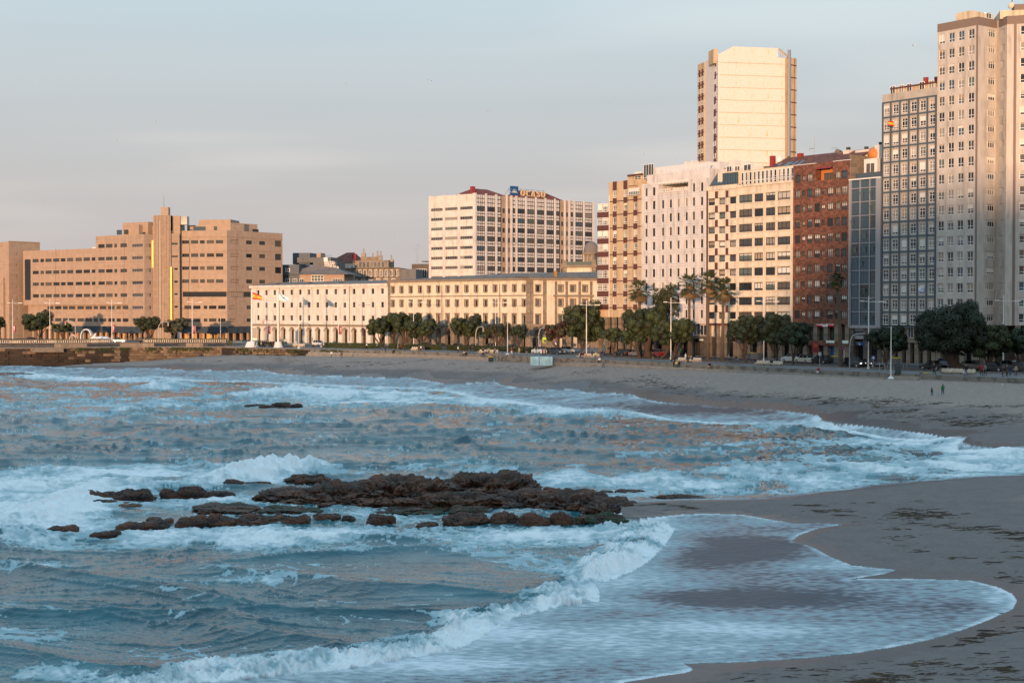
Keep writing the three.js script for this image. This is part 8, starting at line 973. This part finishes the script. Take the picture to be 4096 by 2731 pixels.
{ const q = onPlane(2610, 2084, .1), k = -q.z / F, t = thing('mossy_ledge', 'low straight mossy concrete ledge running from reef into sand', 'ledge', new THREE.Vector3(q.x, -.2, q.z)); const g = new GB(), n = 30, L = 300 * k; for (let i = 0; i < n; i++) { const x0 = lerp(-L / 2, L / 2, i / n), x1 = lerp(-L / 2, L / 2, (i + 1) / n), h = (x) => .62 - .30 * smooth(0, L / 2, x) + .05 * n2(x * 2, 1), z = (x) => -.012 * x * x * .4 - x * .12, c = [.035 + .02 * n2(i, 2), .036, .018]; g.quad([x0, -.3, z(x0) + .5], [x1, -.3, z(x1) + .5], [x1, h(x1), z(x1) + .4], [x0, h(x0), z(x0) + .4], c).quad([x0, h(x0), z(x0) + .4], [x1, h(x1), z(x1) + .4], [x1, h(x1) - .1, z(x1) - .9], [x0, h(x0) - .1, z(x0) - .9], [.06, .055, .04]); } part(t, 'kerb', g.geo(), new THREE.MeshStandardMaterial({ vertexColors: true, roughness: .6 })); }
// seaweed left by the tide
{
  const lines = [[[620, 1441], [900, 1444], [1150, 1448], [1330, 1460], .5, 260], [[1080, 1452], [1200, 1462], [1340, 1468], [1510, 1467], .8, 420], [[1400, 1448], [1560, 1462], [1720, 1468], [1930, 1477], .6, 260], [[1990, 1500], [2080, 1496], [2150, 1491], .6, 120], [[2250, 1528], [2380, 1512], [2460, 1528], [2600, 1543], [2700, 1552], .9, 420], [[2560, 1540], [2720, 1556], [2860, 1568], [2920, 1583], [3150, 1590], [3300, 1600], 1.0, 620], [[2950, 1588], [3350, 1594], .4, 160], [[3330, 1596], [3480, 1602], [3600, 1607], [3740, 1616], 1.0, 520], [[3250, 1618], [3500, 1612], [3560, 1640], [3700, 1650], .6, 260], [[3770, 1624], [4000, 1626], [4110, 1622], .4, 180], [[3550, 1642], [3650, 1660], [3850, 1680], [3960, 1672], [4110, 1656], 1.3, 620], [[3850, 1690], [4000, 1694], [4110, 1690], 1.1, 420], [[3300, 1600], [3330, 1620], [3300, 1612], .4, 60],
    [[2530, 2022], [2650, 2016], [2720, 2028], [2800, 2034], .25, 160], [[2560, 2042], [2800, 2036], .15, 60], [[3180, 2016], [3290, 2018], [3420, 2010], [3640, 2004], [3700, 2012], .3, 260], [[3270, 2046], [3370, 2040], [3440, 2044], .35, 150], [[3360, 2062], [3450, 2066], .2, 50], [[3530, 2035], [3650, 2050], [3720, 2068], [3750, 2092], .8, 620], [[3740, 2090], [3800, 2104], [4000, 2120], [4110, 2136], .5, 360], [[3480, 2066], [3560, 2092], [3600, 2150], [3640, 2182], .5, 240], [[3520, 2170], [3700, 2210], .2, 60], [[3780, 2222], [3870, 2236], [3960, 2244], [4100, 2230], .35, 240], [[4050, 2150], [4110, 2200], .5, 160], [[4040, 2300], [4110, 2340], .5, 90], [[3360, 2190], [3420, 2192], .06, 30],
    [[2700, 2760], [3000, 2712], [3200, 2692], [3400, 2668], [3560, 2654], [3800, 2640], [3950, 2630], [4110, 2598], .35, 620], [[3230, 2736], [3460, 2716], [3650, 2692], [3900, 2668], [4060, 2658], .5, 700], [[3790, 2586], [3950, 2540], [4040, 2500], [4095, 2462], .25, 260], [[3560, 2662], [3640, 2674], [3700, 2660], .5, 260], [[2900, 2700], [3040, 2694], .12, 60], [[4060, 2440], [4085, 2480], [4080, 2530], .25, 120], [[3400, 2720], [3700, 2715], [4100, 2690], .9, 120]];
  const g = new GB();
  for (const l of lines) {
    const pts = l.filter(Array.isArray).map(([x, y]) => onSand(x, y)), spread = l[l.length - 2], n = Math.round(l[l.length - 1] * 1.05);
    const anchors = rep(Math.max(6, n / 7 | 0), () => { const s = rk() * (pts.length - 1), i = Math.min(pts.length - 2, s | 0), p = pts[i].clone().lerp(pts[i + 1], s - i); p.x += (rk() + rk() - 1) * spread * 1.6; p.z += (rk() + rk() - 1) * spread * 2.6; return p; });
    for (let i = 0; i < n; i++) {
      const a = anchors[(rk() * Math.sqrt(rk()) * anchors.length) | 0], far = -a.z > 170 ? 1.5 : 1, sz = (.03 + rk() * rk() * rk() * .17) * far, p = [a.x + (rk() + rk() + rk() - 1.5) * spread * 2.2 * far, 0, a.z + (rk() + rk() - 1) * spread * .8 * far]; p[1] = sandY(p[0], -p[2]) - .01; const th = (rk() - .5) * 1.1, L = sz * (1.6 + rk() * 3), wd = sz * .22, h = sz * (.15 + rk() * .45), c = Math.cos(th), s = Math.sin(th), o = rk(), k = .6 + rk() * .8, col = o < .78 ? [.040 * k, .024 * k, .013 * k] : o < .93 ? [.075 * k, .048 * k, .012 * k] : [.05 * k, .05 * k, .014 * k];
      const P = (u, v, y) => [p[0] + u * c - v * s, p[1] + y, p[2] + u * s + v * c]; g.quad(P(-L, wd, 0), P(L, wd, 0), P(L * .6, 0, h), P(-L * .5, 0, h * .8), col).quad(P(L, -wd, 0), P(-L, -wd, 0), P(-L * .5, 0, h * .8), P(L * .6, 0, h), col); g.tri(P(L, wd, 0), P(L, -wd, 0), P(L * .6, 0, h), col).tri(P(-L, -wd, 0), P(-L, wd, 0), P(-L * .5, 0, h * .8), col);
    }
  }
  const m = new THREE.Mesh(g.geo(), new THREE.MeshStandardMaterial({ vertexColors: true, roughness: .7, side: THREE.DoubleSide })); m.name = 'seaweed'; m.castShadow = m.receiveShadow = true; tag(m, 'dark brown seaweed strewn in tide lines over sand', 'seaweed', null, 'stuff'); scene.add(m);
}
renderer.render(scene, camera);
